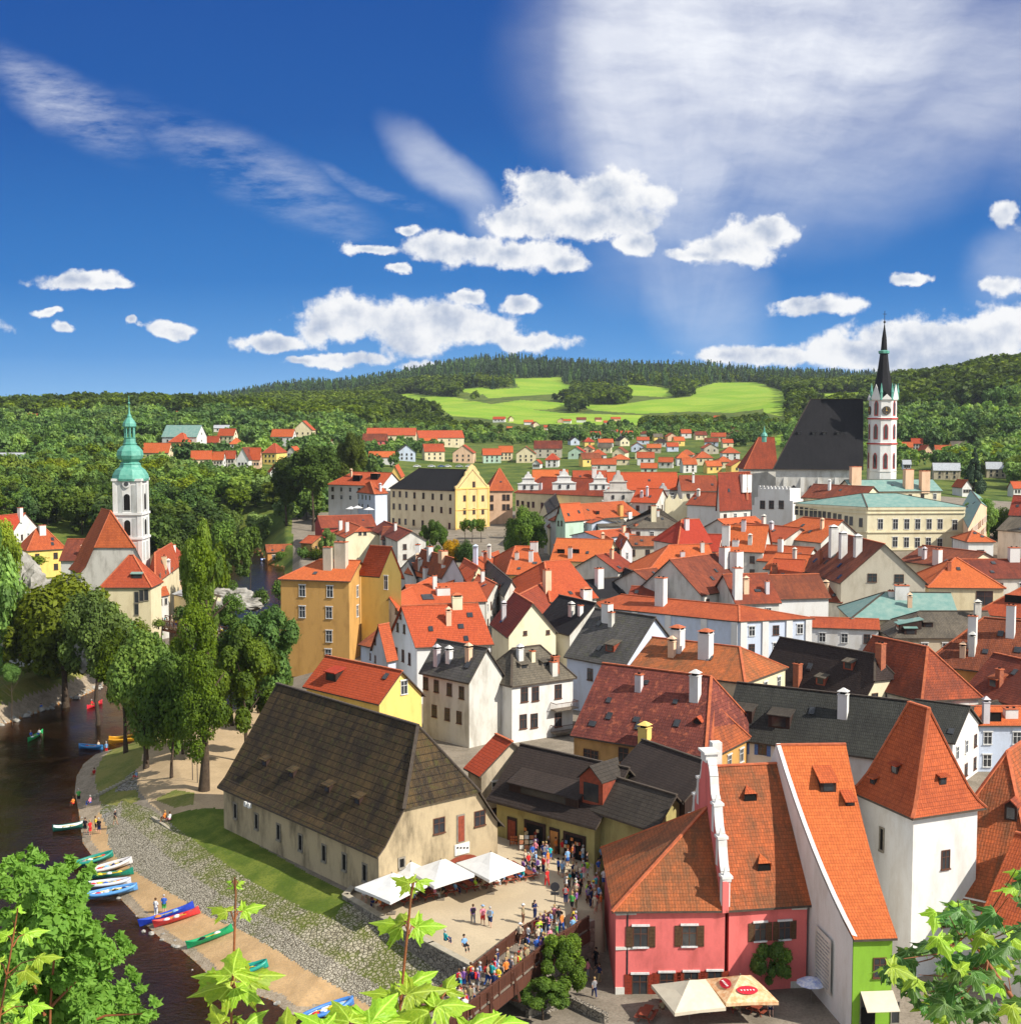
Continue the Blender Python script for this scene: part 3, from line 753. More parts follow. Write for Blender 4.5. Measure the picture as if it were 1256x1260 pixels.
    for side in (0, 1):
        if ends[side] == 'g': continue
        tt = [t for t in ts if ends[side] == 'h' or t >= jk-1e-6]
        for fr in (True, False):
            pts = [endpt(t, side, fr)+V((0, 0, .03)) for t in tt]
            for a, b in zip(pts, pts[1:]): cap(a, b)
    dark = roof in ('black', 'brown', 'shingle', 'granary', 'granary2', 'greyslate', 'greybrown', 'dark', 'copper', 'metal')
    rm = ridge or (M['ridgedk'] if dark else M['ridge'])
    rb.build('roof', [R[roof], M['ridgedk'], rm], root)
    # walls
    wb = MB(); du, dv = u*ov, v*ov
    Wc = [E[0]+du+dv, E[1]-du+dv, E[2]-du-dv, E[3]+du-dv]
    tl = ov/(Wy/2); ztop = ze+float(ph(min(.9, tl)))-.14
    for i in range(4):
        a, b = Wc[i], Wc[(i+1) % 4]
        gab = (i == 1 and ends[1] != 'h') or (i == 3 and ends[0] != 'h')
        pts = [V((a.x, a.y, zbase)), V((b.x, b.y, zbase)), V((b.x, b.y, ztop))]
        if gab:
            typ = ends[1 if i == 1 else 0]; k = jk if typ == 'j' else 1.
            tt = [t for t in ts if tl < t <= k+1e-6]
            mid = (a+b)/2
            up = []
            for t in tt: q = (b.lerp(mid, (t-tl)/(1-tl)), ph(t)); up.append(V((q[0].x, q[0].y, ze+q[1]-.14)))
            dnn = []
            for t in tt[::-1]:
                if k == 1. and t == tt[-1]: continue
                q = (a.lerp(mid, (t-tl)/(1-tl)), ph(t)); dnn.append(V((q[0].x, q[0].y, ze+q[1]-.14)))
            pts += up+dnn
        pts.append(V((a.x, a.y, ztop))); wb.face(pts, 0)
    wb.face([V((p.x, p.y, ztop)) for p in Wc], 0)
    wb.build('wall', M[wall] if isinstance(wall, str) else wall, root)
    T = dict(E=E, W=Wc, u=u, v=v, ze=ze, zb=zbase, tops=tops, root=root, rise=rise, R0=R0, R1=R1)
    walls = {'f': (Wc[0], Wc[1]), '1': (Wc[1], Wc[2]), 'b': (Wc[2], Wc[3]), '0': (Wc[3], Wc[0])}
    T['walls'] = walls
    for wn_ in wins:
        if wn_[0] == 'p':   # ('p', side, [(px,py)...], w, h, style)
            _, sd, pts, w, hh, st = wn_
            a, b = walls[sd]; d = (b-a).normalized(); n = V((d.y, -d.x, 0))
            for q in pts:
                r = ray(*q); o = V((0, 0, EYE)); den = r.dot(n)
                t = (a-o).dot(n)/den; put_win(root, o+r*t+n*.01, n, w, hh, st)
        else:               # (side, n, [dz below eave], w, h, style, m0, m1)
            sd, n_, rows, w, hh, st = wn_[:6]; m0, m1 = (wn_[6], wn_[7]) if len(wn_) > 6 else (0, 1)
            a, b = walls[sd]; d = (b-a).normalized(); n = V((d.y, -d.x, 0))
            for dz in rows:
                for k in range(n_):
                    p = a.lerp(b, m0+(m1-m0)*(k+.5)/n_); put_win(root, V((p.x, p.y, ze-dz))+n*.01, n, w, hh, st)
    for f in feats: feature(T, *f)
    return T
def roof_hit(T, px, py):
    o = V((0, 0, EYE)); r = ray(px, py); best = None
    for f in T['tops']:
        for tri in ([f[0], f[1], f[2]],)+(([f[0], f[2], f[3]],) if len(f) == 4 else ()):
            h = intersect_ray_tri(tri[0], tri[1], tri[2], r, o)
            if h is not None and (best is None or (h-o).length < (best[0]-o).length):
                n = (tri[1]-tri[0]).cross(tri[2]-tri[0]).normalized()
                if n.z < 0: n = -n
                best = (h.copy(), n)
    return best
def feature(T, kind, px, py, *a, **k):
    hit = roof_hit(T, px, py)
    if hit is None: print('MISS', T['root'].name, kind, px, py); return
    p, n = hit; root = T['root']; nh = V((n.x, n.y, 0)).normalized(); sl = math.hypot(n.x, n.y)/n.z
    side = V((-nh.y, nh.x, 0)); rz = math.atan2(side.y, side.x)
    if kind == 'ch':       # chimney: w, d, h, material, style
        w, d, h_ = a[:3]; mt = M[a[3]] if len(a) > 3 else M['white']; st = a[4] if len(a) > 4 else 'flat'
        chimney_mb(p, w, d, h_, math.atan2(T['u'].y, T['u'].x), st).build('chimney', [mt, M['ridge'] if st != 'gable' else mt, M['black']], root)
    elif kind == 'sky':    # skylight
        b = MB(); up = (V((0, 0, 1))-n*n.z).normalized(); w, h_ = (a+(.8, 1.1))[:2]
        o = p+n*.02; q = [o-side*w/2-up*h_/2, o+side*w/2-up*h_/2, o+side*w/2+up*h_/2, o-side*w/2+up*h_/2]
        b.hexa(q, [c+n*.12 for c in q], 0, 1); b.build('skylight', [M['iron'], M['glass']], root, uv=False)
    elif kind in ('dm', 'dg'):   # dormer: w, height, roof material, face material
        w, h_ = a[:2]; rm = R[a[2]]; fm = M[a[3]] if len(a) > 3 else M['woodh']; rs = a[4] if len(a) > 4 else .35
        # p = foot centre of the dormer front
        b = MB(); f0 = p+nh*.0; s = side*w/2
        dep = h_/max(.12, sl-rs) if kind == 'dm' else h_/sl
        bl, br_ = f0-s-V((0, 0, .3)), f0+s-V((0, 0, .3)); tl_, tr_ = f0-s+V((0, 0, h_)), f0+s+V((0, 0, h_))
        bk = -nh*dep; up = V((0, 0, dep*rs)) if kind == 'dm' else V((0, 0, 0))
        b.face([bl, br_, tr_, tl_], 0); b.face([br_, br_+bk+up, tr_+bk+up, tr_], 0); b.face([bl+bk+up, bl, tl_, tl_+bk+up], 0)
        r = MB(); o1 = nh*.3; t_ = V((0, 0, .12))
        if kind == 'dm':
            e = side*.15; q = [tl_-e+o1-V((0, 0, .3*rs)), tr_+e+o1-V((0, 0, .3*rs)), tr_+e+bk+up-nh*.3+V((0, 0, .3*rs)), tl_-e+bk+up-nh*.3+V((0, 0, .3*rs))]
            r.hexa(q, [c+t_ for c in q])
        else:
            g = (tl_+tr_)/2+V((0, 0, w*.45)); b.face([tl_, tr_, g], 0); dg = (h_+w*.45)/sl; e = side*.12-V((0, 0, .1))
            for a_, sg in ((tl_, -1), (tr_, 1)):
                ee = side*.12*sg-V((0, 0, .1)); q = [a_+ee+o1, g+o1, g-nh*(dg+.1), a_+ee-nh*(dep+.1)]
                if sg > 0: q = q[::-1]
                r.hexa([c-t_*.3 for c in q], [c+t_*.7 for c in q])
        d_ = b.build('dormer', fm, root)
        r.build('dormer_roof', rm, d_)
        pb = MB(); cpt = f0+V((0, 0, h_*.48))+nh*.01; ww, wh = side*w*.32, V((0, 0, h_*.36))
        q = [cpt-ww-wh, cpt+ww-wh, cpt+ww+wh, cpt-ww+wh]; pb.hexa(q, [c+nh*.02 for c in q]); pb.build('pane', M['glass'], d_, uv=False)
    elif kind == 'vent':   # small pointed attic opening: tiled wedge over a dark hatch
        w, h_ = (a+(.8, .55))[:2]; rm = R[a[2]] if len(a) > 2 else R['orange']
        b = MB(); s = side*w/2; f0 = p; tl_, tr_ = f0-s+V((0, 0, h_)), f0+s+V((0, 0, h_)); dep = min(h_*1.6, h_/max(.1, sl-.25))
        apex = f0-nh*dep*1.3+V((0, 0, dep*1.3*sl+.02))
        b.face([tl_+nh*.15, tr_+nh*.15, apex], 0); b.face([f0-s, tl_+nh*.15, apex], 0); b.face([tr_+nh*.15, f0+s, apex], 0); b.face([f0-s, f0+s, tr_, tl_], 1)
        b.build('attic_vent', [rm, M['black']], root)
    elif kind == 'board':  # hatch / light strip
        pass
# ---------------- the old town, near to far ----------------
H_ = {}
def hs_(key, name, label, *a, **k): H_[key] = house(name, label, *a, **k); return H_[key]
hs_('granary', 'granary', 'long stone granary with a huge mossy brown shingle roof beside the river bank', (267,968), (464,1055), (621,1016), 4.6, 'y', ry=865, ends='gj', jk=.40,
    wall='granarywall', roof='granary', ze=4.6, prof=[(0,0),(.12,.085),(.3,.27),(1,1)], hin=6.5, ov=.5, cat='granary', group='historic buildings', zb=-4.5,
    wins=[('p','f',[(290,998),(316,1011),(343,1024),(370,1037),(399,1050),(424,1061),(449,1074)],.55,1.5,'slit'),
          ('p','1',[(540,1016),(590,1007)],1.2,1.4,'b'),('p','1',[(494,1062)],.5,.8,'slit')],
    feats=[('dm',325,943,.95,.75,'granary','woodh',.3),('dm',358,957,.95,.75,'granary','woodh',.3),('dm',402,975,.95,.75,'granary','woodh',.3),('dm',439,990,.95,.75,'granary','woodh',.3)])
hs_('shop1','shop_building','low olive-yellow shop building under a dark shingled roof beside the square', None,(598,984),(733,1020),4.2,'x',W=11,ry=930,ends='gg',wall='olive',roof='granary2',ze=4.0,ov=.8,cat='shop',group='historic buildings',
    feats=[('dm',668,984,9.5,1.0,'granary2','woodh',.42),('dg',727,990,3.0,2.6,'shingle','woodred')])
hs_('shop2','shop_building','barn-like shop wing with a black shingled roof left of the pink inn', None,(752,951),(842,986),9,'x',W=8,ry=925,ends='gg',wall='woodh',roof='granary2',ze=7.6,ov=.3,cat='shop',group='historic buildings',zb=-2)
hs_('shop3','shop_annex','low lean annex with worn brown shingles over a dark loggia beside the pink inn', None,(725,997),(806,1024),4,'x',W=6,rise=3.0,ends='gg',wall='olive',roof='shingle',ze=5.2,ov=.7,cat='shop',group='historic buildings')
# row 7 etc
hs_('blue7','town_house','long white house with dark shingled roof, two big dormers and blue shutters', None,(887,908),(1014,925),6.5,'x',W=10,ry=851,ends='gg',wall='white',roof='dark',
    L=21,wins=[('p','f',[(912,920),(938,923)],.9,1.25,'bl')],
    feats=[('dm',912,889,2.6,1.5,'shingle','woodh',.25),('dm',958,896,2.6,1.5,'shingle','woodh',.25),('ch',1037,880,1.1,.8,2.4,'white','gable')])
hs_('dbrown','town_house','house with a big black-brown half-hipped roof and two brown wooden dormers', (943,838),(1063,864),(1118,858),7,'y',ry=794,ends='gj',jk=.45,wall='ivory',roof='brown',W=19,
    wins=[('p','1',[(1076,859),(1093,858)],.9,1.2,'b')],
    feats=[('dm',1009,843,1.6,1.1,'greybrown','woodred',.3),('dm',1043,824,1.6,1.1,'greybrown','woodred',.3),('ch',981,840,1.0,.8,2.6,'brick'),('ch',1083,816,1.0,1.0,2.6,'brick'),('sky',996,821)])
hs_('bigred','town_house','house with a large brown-red tiled roof hipped to an orange end with two skylights', (1036,838),(1134,863),(1210,859),8,'y',ry=789,ends='gh',wall='white2',roof='rusty',hin=4.5)
H_['bigred2']=None
hs_('r10a','town_house','long dark red tiled house with two tall white chimneys right of the copper roof', None,(1133,818),(1300,836),8,'x',W=14,ry=764,ends='hg',wall='orangewall',roof='redbrown',
    feats=[('ch',1196,795,1.2,.8,4.4,'white'),('ch',1243,782,1.2,.8,4.4,'white'),('sky',1212,802,.8,.8),('sky',1231,780,.8,1),('sky',1252,800,1,1)])
hs_('r10b','town_house','dark red tiled house with one shed dormer by the right edge', None,(1183,851),(1290,880),7,'x',W=11,ry=815,ends='gg',wall='white2',roof='redbrown',
    feats=[('dm',1221,846,1.7,1.2,'rusty','woodred',.25)])
hs_('r10c','town_house','low bright orange roof with one wedge dormer behind the white tower', None,(1195,893),(1275,893),6,'x',W=9,ry=869,ends='gg',wall='paleblue',roof='bright',feats=[('vent',1222,888,2.,1.2,'bright'),('ch',1243,882,1.6,1,1,'white')])
hs_('gablesm','town_house','narrow grey gable with a white round ornament behind the tower', None,(1160,884),(1200,892),6,'y',W=9,ry=868,ends='gg',wall='grey',roof='dark')
hs_('dark8','town_house','dark shingled roof end between the tower and the grey gable', None,(1105,905),(1175,915),6,'x',W=12,ry=865,ends='gg',wall='white',roof='dark')
hs_('copper','town_house','green copper roofed house with a white chimney in front of the beige gable', None,(1046,762),(1182,764),8,'x',W=15,ry=729,ends='hg',wall='cream',roof='copper',ov=.3,hin=7,
    wins=[('p','f',[(1053,765),(1064,768)],.8,1,'b')],feats=[('ch',1109,736,2.4,1.2,2.2,'white'),('ch',1096,733,.9,.9,.8,'white')])
hs_('greysh','town_house','house with a grey weathered shingle roof and small dormers below the copper roof', None,(1097,785),(1232,785),7,'x',W=13,ry=752,ends='hg',wall='sand',roof='greybrown',
    feats=[('dm',1104,776,2.2,1.2,'copper','woodh',.2),('dm',1120,781,2.,1.1,'copper','woodh',.2),('dm',1142,772,1.6,.9,'greybrown','woodh',.2)])
hs_('gbig','town_house','large beige gable house with a brown-red roof and three white chimneys', (981,700),(1033,718),(1142,719),10,'y',ry=662,ends='gg',wall='beige',roof='redbrown',
    wins=[('p','1',[(1073,711),(1106,712)],1.6,1.5,'b')],
    feats=[('ch',1025,682,1.5,1.5,5.2,'white','gable'),('ch',1037,684,1.3,1.3,4.2,'white','gable'),('ch',1055,682,1.3,1.3,3.2,'white','gable'),('sky',1003,690),('sky',1016,692),('sky',1033,696),('sky',1033,710)])
hs_('oy','town_house','yellow house with an orange hipped pyramid roof right of the beige gable', None,(1141,723),(1238,724),9,'x',W=17,ry=686,ends='hh',wall='cream',roof='bright',
    wins=[('p','f',[(1211,736)],3,2.6,'b')])
hs_('oyl','town_house','brown-red roofed wing with a white satellite chimney behind the beige gable', None,(1105,690),(1182,700),10,'x',W=14,ry=675,ends='gg',wall='ivory',roof='redbrown',feats=[('ch',1153,694,1.6,1.2,3,'white'),('ch',1134,683,1.2,1.,1.6,'white')])
hs_('r14','town_house','red roofed house right of the yellow pyramid-roof house', None,(1190,712),(1300,712),10,'x',W=16,ry=688,ends='gg',wall='white2',roof='redbrown',feats=[('ch',1247,690,2,1.4,2.6,'white'),('sky',1222,693)])
hs_('r15','town_house','orange hipped roof with a long wedge dormer at the right edge', None,(1196,755),(1300,765),7,'x',W=14,ry=722,ends='hg',wall='lilac',roof='orange2',feats=[('vent',1248,742,3.5,1.4,'orange2')])
hs_('r16','town_house','white house with an orange hipped roof right of the cream palace', None,(1190,667),(1225,667),9,'x',W=12,ry=653,ends='hh',wall='white',roof='bright',wins=[('p','f',[(1206,681)],1.6,1.6,'b')])
hs_('r17','town_house','dark roofed white house at the edge of the green hillside', None,(1225,652),(1262,655),8,'x',W=12,ry=636,ends='gg',wall='white2',roof='greybrown')
hs_('r18','town_house','blue-white house with a small copper dormer at the right edge', None,(1240,634),(1290,636),8,'x',W=12,ry=610,ends='gg',wall='paleblue',roof='red')
hs_('zig','town_house','whitewashed house with a stair-edged parapet and flaking plaster patches', None,(960,735),(1036,742),6,'x',W=11,ry=716,ends='gg',wall='white2',roof='rusty')
hs_('rust0','town_house','low house with a rusty brown roof and a tall crowned white chimney', None,(905,744),(962,742),8,'x',W=13,ry=706,ends='gg',wall='white2',roof='rusty',feats=[('ch',907,735,1.5,1.2,5.4,'white'),('sky',932,727,1.2,.7)])
# long parapet building
hs_('para','monastery','long grey-blue building with pilasters under a low orange roof', (753,749),(910,765),(1003,761),10,'y',ry=738,ends='gh',hin=7,wall='paleblue',roof='orange2',W=30,ov=.3,cat='monastery',
    feats=[('ch',813,744,1.7,1.4,4.6,'white'),('ch',871,739,1.1,1.1,2.4,'white'),('ch',880,739,1.1,1.1,2.4,'white')])
hs_('para2','monastery_wing','white walled wing with pilasters under a thin orange coping', None,(996,772),(1083,775),7,'x',W=8,rise=1.2,ends='gg',wall='white',roof='orange2',ov=.3,cat='monastery')
# patched roof
hs_('patched','town_house','old house with a broad patched brown-red tiled roof above an ochre wall', None,(701,905),(868,932),7,'x',W=15,ry=824,ends='gh',hin=3,wall='ochre_old',roof='patched',ov=.35,
    wins=[('p','f',[(723,929),(731,931)],1.,1.3,'b'),('p','f',[(767,929)],1.2,1.6,'b')],
    feats=[('ch',786,848,.8,.7,1.7,'lilac'),('ch',793,914,1.2,1.1,1.7,'brightyellow','gable'),('sky',749,862,.6,.7),('sky',729,891,.9,.7),('sky',783,886,.8,.7),('sky',831,864,.6,.6),('sky',795,840,.6,.6)])
hs_('patched2','town_house','weathered orange hipped roof with two hooded white chimneys above the patched roof', None,(772,822),(917,841),11,'x',W=13,ry=790,ends='gh',hin=4,wall='cream',roof='weather',ov=.3,
    feats=[('ch',833,800,1.6,1.4,2.7,'white','hood'),('ch',868,808,1.6,1.4,3.0,'white','hood')])
hs_('orangeext','town_house','small house with an orange roof, a tall white chimney and a gabled dormer', None,(806,922),(876,933),6.8,'x',W=11,ry=862,ends='gh',hin=2.5,wall='ochre',roof='rusty',
    feats=[('ch',855,874,1.1,.9,4.0,'white','gable'),('dg',858,903,1.,1.5,'orange','woodh')])
# grey roofs
hs_('grey24','town_house','blue-white house under a steep grey slate roof with a wooden shed dormer', None,(693,808),(768,822),8,'x',W=14,ry=754,ends='gg',wall='paleblue',roof='greyslate',
    wins=[('p','f',[(726,830)],1.0,1.7,'b'),('p','f',[(742,833),(751,833)],.9,1.7,'b')],
    feats=[('ch',747,762,1.4,1.2,2.4,'white'),('dm',750,802,1.7,1.1,'greybrown','woodred',.25),('sky',697,786,1,1)])
hs_('white23','town_house','white house with a hipped grey-brown roof and a timber balcony', (585,834),(629,845),(710,834),8,'x',ry=796,ends='hh',wall='white',roof='greybrown',hin=3.2,
    wins=[('p','f',[(645,855),(658.5,854),(686.5,851),(643.5,888),(657,887),(686.5,886)],1.05,1.9,'b')],
    feats=[('dm',645,823,1.4,.7,'greybrown','greywood',.2),('dm',672,820,1.4,.7,'greybrown','greywood',.2),('ch',655,812,.6,.6,1.2,'ivory'),('ch',681,822,.6,.6,1.3,'ivory')])
hs_('grey22','town_house','grey-white two storey house with a weathered dark slate roof and two skylights', (515,828),(577,841),None,9,'y',L=7,ry=792,ends='gg',wall='white2',roof='greyslate',
    wins=[('p','f',[(524,841),(537,844.5),(553,848.5),(568,852.5),(534.5,875),(550.5,879),(565,883)],.85,1.6,'b')],
    feats=[('sky',548,809,.8,1.6),('sky',577,816,.8,1.6)])
hs_('dsm','town_house','small black roofed house between the grey slate roof and orange roofs', None,(655,770),(700,782),7,'x',W=11,ry=737,ends='gg',wall='white2',roof='black')
hs_('wgab','town_house','cream gable house with a brick-red roof behind the white house with balcony', (602,768),(624,785),(687,779),8,'y',ry=735,ends='gg',wall='ivory',roof='red',wins=[('p','1',[(646,779),(674,778)],.6,.6,'b')])
hs_('white21','town_house','white gabled house with a long bright orange roof and window boxes', (477,783),(511,797),(608,793),9,'x',ry=744,ends='gg',wall='white',roof='bright',
    wins=[('p','0',[(489.5,772),(497.5,774)],.7,1.3,'b'),('p','0',[(480,801),(488,804),(496,807),(504,811)],.8,1.8,'b'),('p','0',[(493,759)],.5,.6,'b')],
    feats=[('ch',562,745,1.6,1.3,1.3,'ivory','hood'),('ch',610,745,1.6,1.3,1.3,'ivory','hood'),('sky',567,771,.9,.9),('sky',578,757,.9,.9)])
hs_('blue20b','town_house','narrow pale blue gabled house with an orange roof left of the white gable house', (455,800),(476,815),(490,812),8,'x',ry=768,ends='gg',wall='paleblue',roof='orange2',wins=[('p','0',[(462,789),(456,808),(462,811)],.5,1.,'b')])
hs_('lean20','town_house','low house with a ribbed orange lean-to roof beside the mustard mansion', None,(440,793),(458,797),5,'x',W=9,ry=775,ends='gg',wall='paleblue',roof='rusty')
hs_('yel27','town_house','yellow gabled house with a bright orange roof and one wooden dormer behind the granary', (372,845),(466,867),(524,856),7.5,'y',ry=816,ends='gg',wall='brightyellow',roof='rednew',
    wins=[('p','1',[(497,846)],1.,1.7,'w')],
    feats=[('dm',407,838,2.2,1.2,'rednew','woodh',.25),('ch',429,860,1.2,1.2,2.4,'white','gable')])
hs_('red11','town_house','small red tiled roof wedged between the granary and the dark shop roof', None,(570,945),(590,956),6,'x',W=8,ry=908,ends='gg',wall='sand',roof='rednew')
# mustard mansion
hs_('mans','mansion','mustard four storey mansion with an orange hipped roof above the river trees', (342,712.5),(431,715.5),(457,704),None,'y',ry=689,ends='hg',wall='ochre',roof='bright',ze=15,cat='mansion',zb=-3,hin=6,
    wins=[('p','f',[(372,727),(406,728),(372,753),(405,754),(405,783),(404,806)],1.1,2.0,'w'),('p','1',[(439.5,728)],1.1,2.,'w'),('p','1',[(439.5,752)],1.1,2.,'w')],
    feats=[('ch',404,700,1.6,1.2,4,'beige'),('ch',420,697,2.2,1.6,4.5,'beige')])
hs_('mans2','town_house','tall yellow gable house with a steep orange roof joined to the mustard mansion', (440,708),(467,710),(498,712),None,'y',ry=672,ends='gg',wall='brightyellow',roof='bright',ze=15.2,zb=-2,
    wins=[('p','1',[(475,717)],.7,2.4,'w')])
hs_('m3','town_house','grey-white house with an orange roof in front of the tall yellow gable', (462,752),(497,763),(548,734),8,'x',ry=722,ends='gg',wall='stonegrey',roof='bright',
    wins=[('p','0',[(472,752),(488,752)],.9,1.1,'b')])
hs_('m3b','town_house','long orange roofed house with a skylight and two small white chimneys', None,(508,744),(600,740),8.5,'x',W=14,ry=718,ends='gg',wall='white2',roof='bright',feats=[('ch',545,731,2.6,1.2,1.2,'white'),('sky',526,735,2.2,2.)])
hs_('m4','town_house','small orange roofed house with a white gable and three chimneys behind the long orange roof', (497,705),(555,720),(572,716),8,'y',ry=699,ends='gg',wall='white',roof='bright',feats=[('ch',524,710,1.2,1,2,'white'),('ch',548,712,2,1,3,'white')])
hs_('m5','town_house','lilac gabled house with a striped old orange roof below the yellow maple tree', (505,700),(543,712),(573,715),9,'y',ry=681,ends='gg',wall='lilac',roof='rusty',feats=[('ch',529,685,1.2,1,2.2,'white'),('ch',545,687,2.2,1.4,1.6,'peach')])
hs_('m6','town_house','black roofed house between the tall yellow gable and the maple', (492,700),(512,712),(540,690),8,'x',ry=679,ends='gg',wall='white2',roof='black',feats=[('ch',514,686,1.4,1,3,'white'),('ch',522,688,1,1,2,'white')])
hs_('m7','town_house','grey slate double roof left of the orange-yellow corner house', (588,705),(620,735),(640,730),8,'y',ry=700,ends='gg',wall='white2',roof='greyslate')
hs_('m8','town_house','small orange roof with a white gable below the dark stone wall', (560,706),(578,718),(600,708),8,'y',ry=692,ends='gg',wall='cream',roof='bright',wins=[('p','1',[(584,706)],.6,.8,'b')])
hs_('m9','town_house','orange roofed house with a slim pale blue spire-like chimney', (576,694),(588,704),(620,692),9,'x',ry=683,ends='gg',wall='cream',roof='orange2',feats=[('ch',585,694,.9,.9,3.6,'paleblue','gable'),('ch',596,686,1,1,1.4,'white')])
hs_('m10','town_house','steep orange roof with grey dormer left of the orange corner house', (575,727),(598,740),(622,722),8,'y',ry=712,ends='gg',wall='white2',roof='orange2')
# orange corner block
hs_('c1','corner_house','yellow-orange corner house with an orange hipped roof and brown windows', (600,690),(623,707),(673,708),9,'x',ry=672,ends='hg',wall='yellow',roof='bright',
    wins=[('p','f',[(639,716),(658,716),(639,733),(659,733)],1.3,1.5,'b')],feats=[('ch',657,678,1.6,1.2,2,'white'),('sky',658,693,1,1)])
hs_('c2','town_house','wide orange roof with two wedge vents above the yellow corner house', None,(676,690),(748,692),9,'x',W=15,ry=663,ends='gg',wall='cream',roof='bright',feats=[('vent',690,681,1.8,1.,'orange'),('vent',708,681,1.8,1.,'orange')])
hs_('c3','town_house','very broad flat orange roof in front of the yellow corner house', None,(677,741),(737,736),8,'x',W=22,ry=690,ends='hg',wall='white2',roof='bright',feats=[('ch',721,735,2,1.2,1.3,'white','hood'),('ch',673,727,1.3,1.1,4,'peach')])
hs_('c4','town_house','brick-red roofed house beside the broad orange roof and the black roof', (612,758),(650,775),(690,750),7,'x',ry=725,ends='gg',wall='white2',roof='red')
hs_('c5','town_house','dark ruinous roof with a white chimney right of the broad orange roof', None,(738,737),(780,733),7,'x',W=10,ry=712,ends='gg',wall='sand',roof='black',feats=[('ch',737,722,1.4,1.2,3.6,'white')])
hs_('c6','town_house','small house with a black steep roof below the big orange roof', (763,718),(785,728),(795,722),7,'y',ry=703,ends='gg',wall='sand',roof='black')
hs_('c7','town_house','whitewashed gable with a thick white chimney below the orange roofs', None,(770,740),(815,742),7,'x',W=9,ry=722,ends='gg',wall='white',roof='red',feats=[('ch',813,738,1.8,1.4,3.8,'white'),('ch',807,722,1.4,1.2,3,'white','gable')])
hs_('c8','town_house','small house with a triangular orange hip roof and a wooden upper floor', None,(829,717),(857,717),9,'x',W=10,ry=697,ends='hh',wall='woodred',roof='orange2',wins=[('p','f',[(838,724),(846,724)],.9,1.1,'far')])
hs_('c9','town_house','red-brown roofed house with skylights left of the triangular orange roof', None,(808,724),(836,720),9,'x',W=12,ry=700,ends='gg',wall='white2',roof='redbrown',feats=[('sky',820,709,1,1)])
hs_('c10','town_house','wide dark red roofed house with two white chimneys and three skylights', None,(863,733),(928,722),9,'x',W=15,ry=684,ends='gg',wall='white2',roof='redbrown',
    feats=[('ch',891,696,1.8,1.4,3.6,'white'),('ch',906,705,2.4,1.6,4.2,'white'),('sky',876,712,.8,1),('sky',899,712,.8,1),('sky',892,708,.8,1)])
hs_('c11','town_house','great orange roof spreading behind the dark gables in the middle of town', None,(790,712),(888,710),9,'x',W=18,ry=670,ends='hg',wall='white2',roof='bright')
hs_('c12','town_house','dark red roof slope on the left of the great orange roof', None,(761,704),(786,700),9,'x',W=12,ry=681,ends='gg',wall='white2',roof='red')
hs_('c13','town_house','white house with a hexagonal orange roofed bay between the gables', None,(719,674),(737,672),10,'x',W=10,ry=664,ends='hg',wall='white',roof='red',wins=[('p','f',[(725,681)],1,1.6,'b')])
hs_('c14','town_house','cream gabled house with an orange roof, left one of the two small gables', (737,672),(745,677),(761,676),10,'y',ry=661,ends='gg',wall='cream',roof='bright',wins=[('p','1',[(748,677),(757,677)],.7,1,'far')])
hs_('c15','town_house','lilac gabled house with a pinkish roof right of the small cream gable', (755,670),(764,677),(779,674),10,'y',ry=659,ends='gg',wall='lilac',roof='rusty')
hs_('c16','town_house','long low beige wall house in front of the orange-red block roofs', None,(768,672),(826,672),8,'x',W=9,ry=660,ends='gg',wall='beige',roof='rusty',feats=[('ch',771,662,1,1,1.4,'white'),('ch',815,666,2,1,1.2,'white')])
hs_('c17','town_house','pale blue walled house with an orange roof behind the two small gables', None,(738,662),(793,657),9,'x',W=11,ry=652,ends='gg',wall='paleblue',roof='bright',feats=[('ch',794,656,2,1.4,2.4,'ivory')])
hs_('c18','town_house','plain vermilion roof block with a tall beige chimney', None,(834,670),(877,668),11,'x',W=12,ry=639,ends='hg',wall='white2',roof='rednew',feats=[('ch',877,664,1.6,1.4,5.4,'beige')])
hs_('c19','town_house','orange roof with a slim white chimney right of the vermilion block', None,(885,678),(940,680),11,'x',W=12,ry=646,ends='gg',wall='white2',roof='bright',feats=[('ch',893,672,1.6,1.2,4.6,'white'),('ch',905,670,1.4,1,1,'white')])
hs_('c20','town_house','low vermilion roof in front of the vermilion block', None,(853,678),(884,679),9,'x',W=10,ry=657,ends='gg',wall='white2',roof='rednew')
hs_('c21','town_house','house with a big dark grey hipped roof behind the pale walls', None,(775,650),(846,650),10,'x',W=18,ry=626,ends='hh',wall='white2',roof='greybrown',hin=9,feats=[('ch',804,641,1.3,1,4,'ivory'),('ch',824,628,2,1.4,2.6,'ivory')])
hs_('c22','town_house','low grey roofed shed left of the big dark grey hipped roof', None,(737,648),(775,647),8,'x',W=10,ry=639,ends='gg',wall='white2',roof='greybrown')
hs_('c23','town_house','mint gabled house with an orange roof below the long Renaissance row', (682,640),(695,642),(720,640),11,'x',ry=619,ends='gg',wall='mint',roof='bright',wins=[('p','0',[(687,629),(687,644),(691,644)],.8,1.4,'far')])
hs_('c24','town_house','long orange roofed house with a small white chimney below the Renaissance row', None,(712,640),(790,634),10,'x',W=15,ry=619,ends='gg',wall='white2',roof='orange2',feats=[('vent',735,633,1.5,1,'orange2'),('ch',763,634,1.4,1.2,3,'ochre'),('ch',774,634,1.4,1,1,'white')])
hs_('c25','town_house','white house with a dark timber balcony and brown roof', None,(697,643),(718,642),10,'x',W=10,ry=628,ends='hg',wall='white',roof='redbrown',wins=[('p','f',[(707,656)],3,.9,'b')],feats=[])
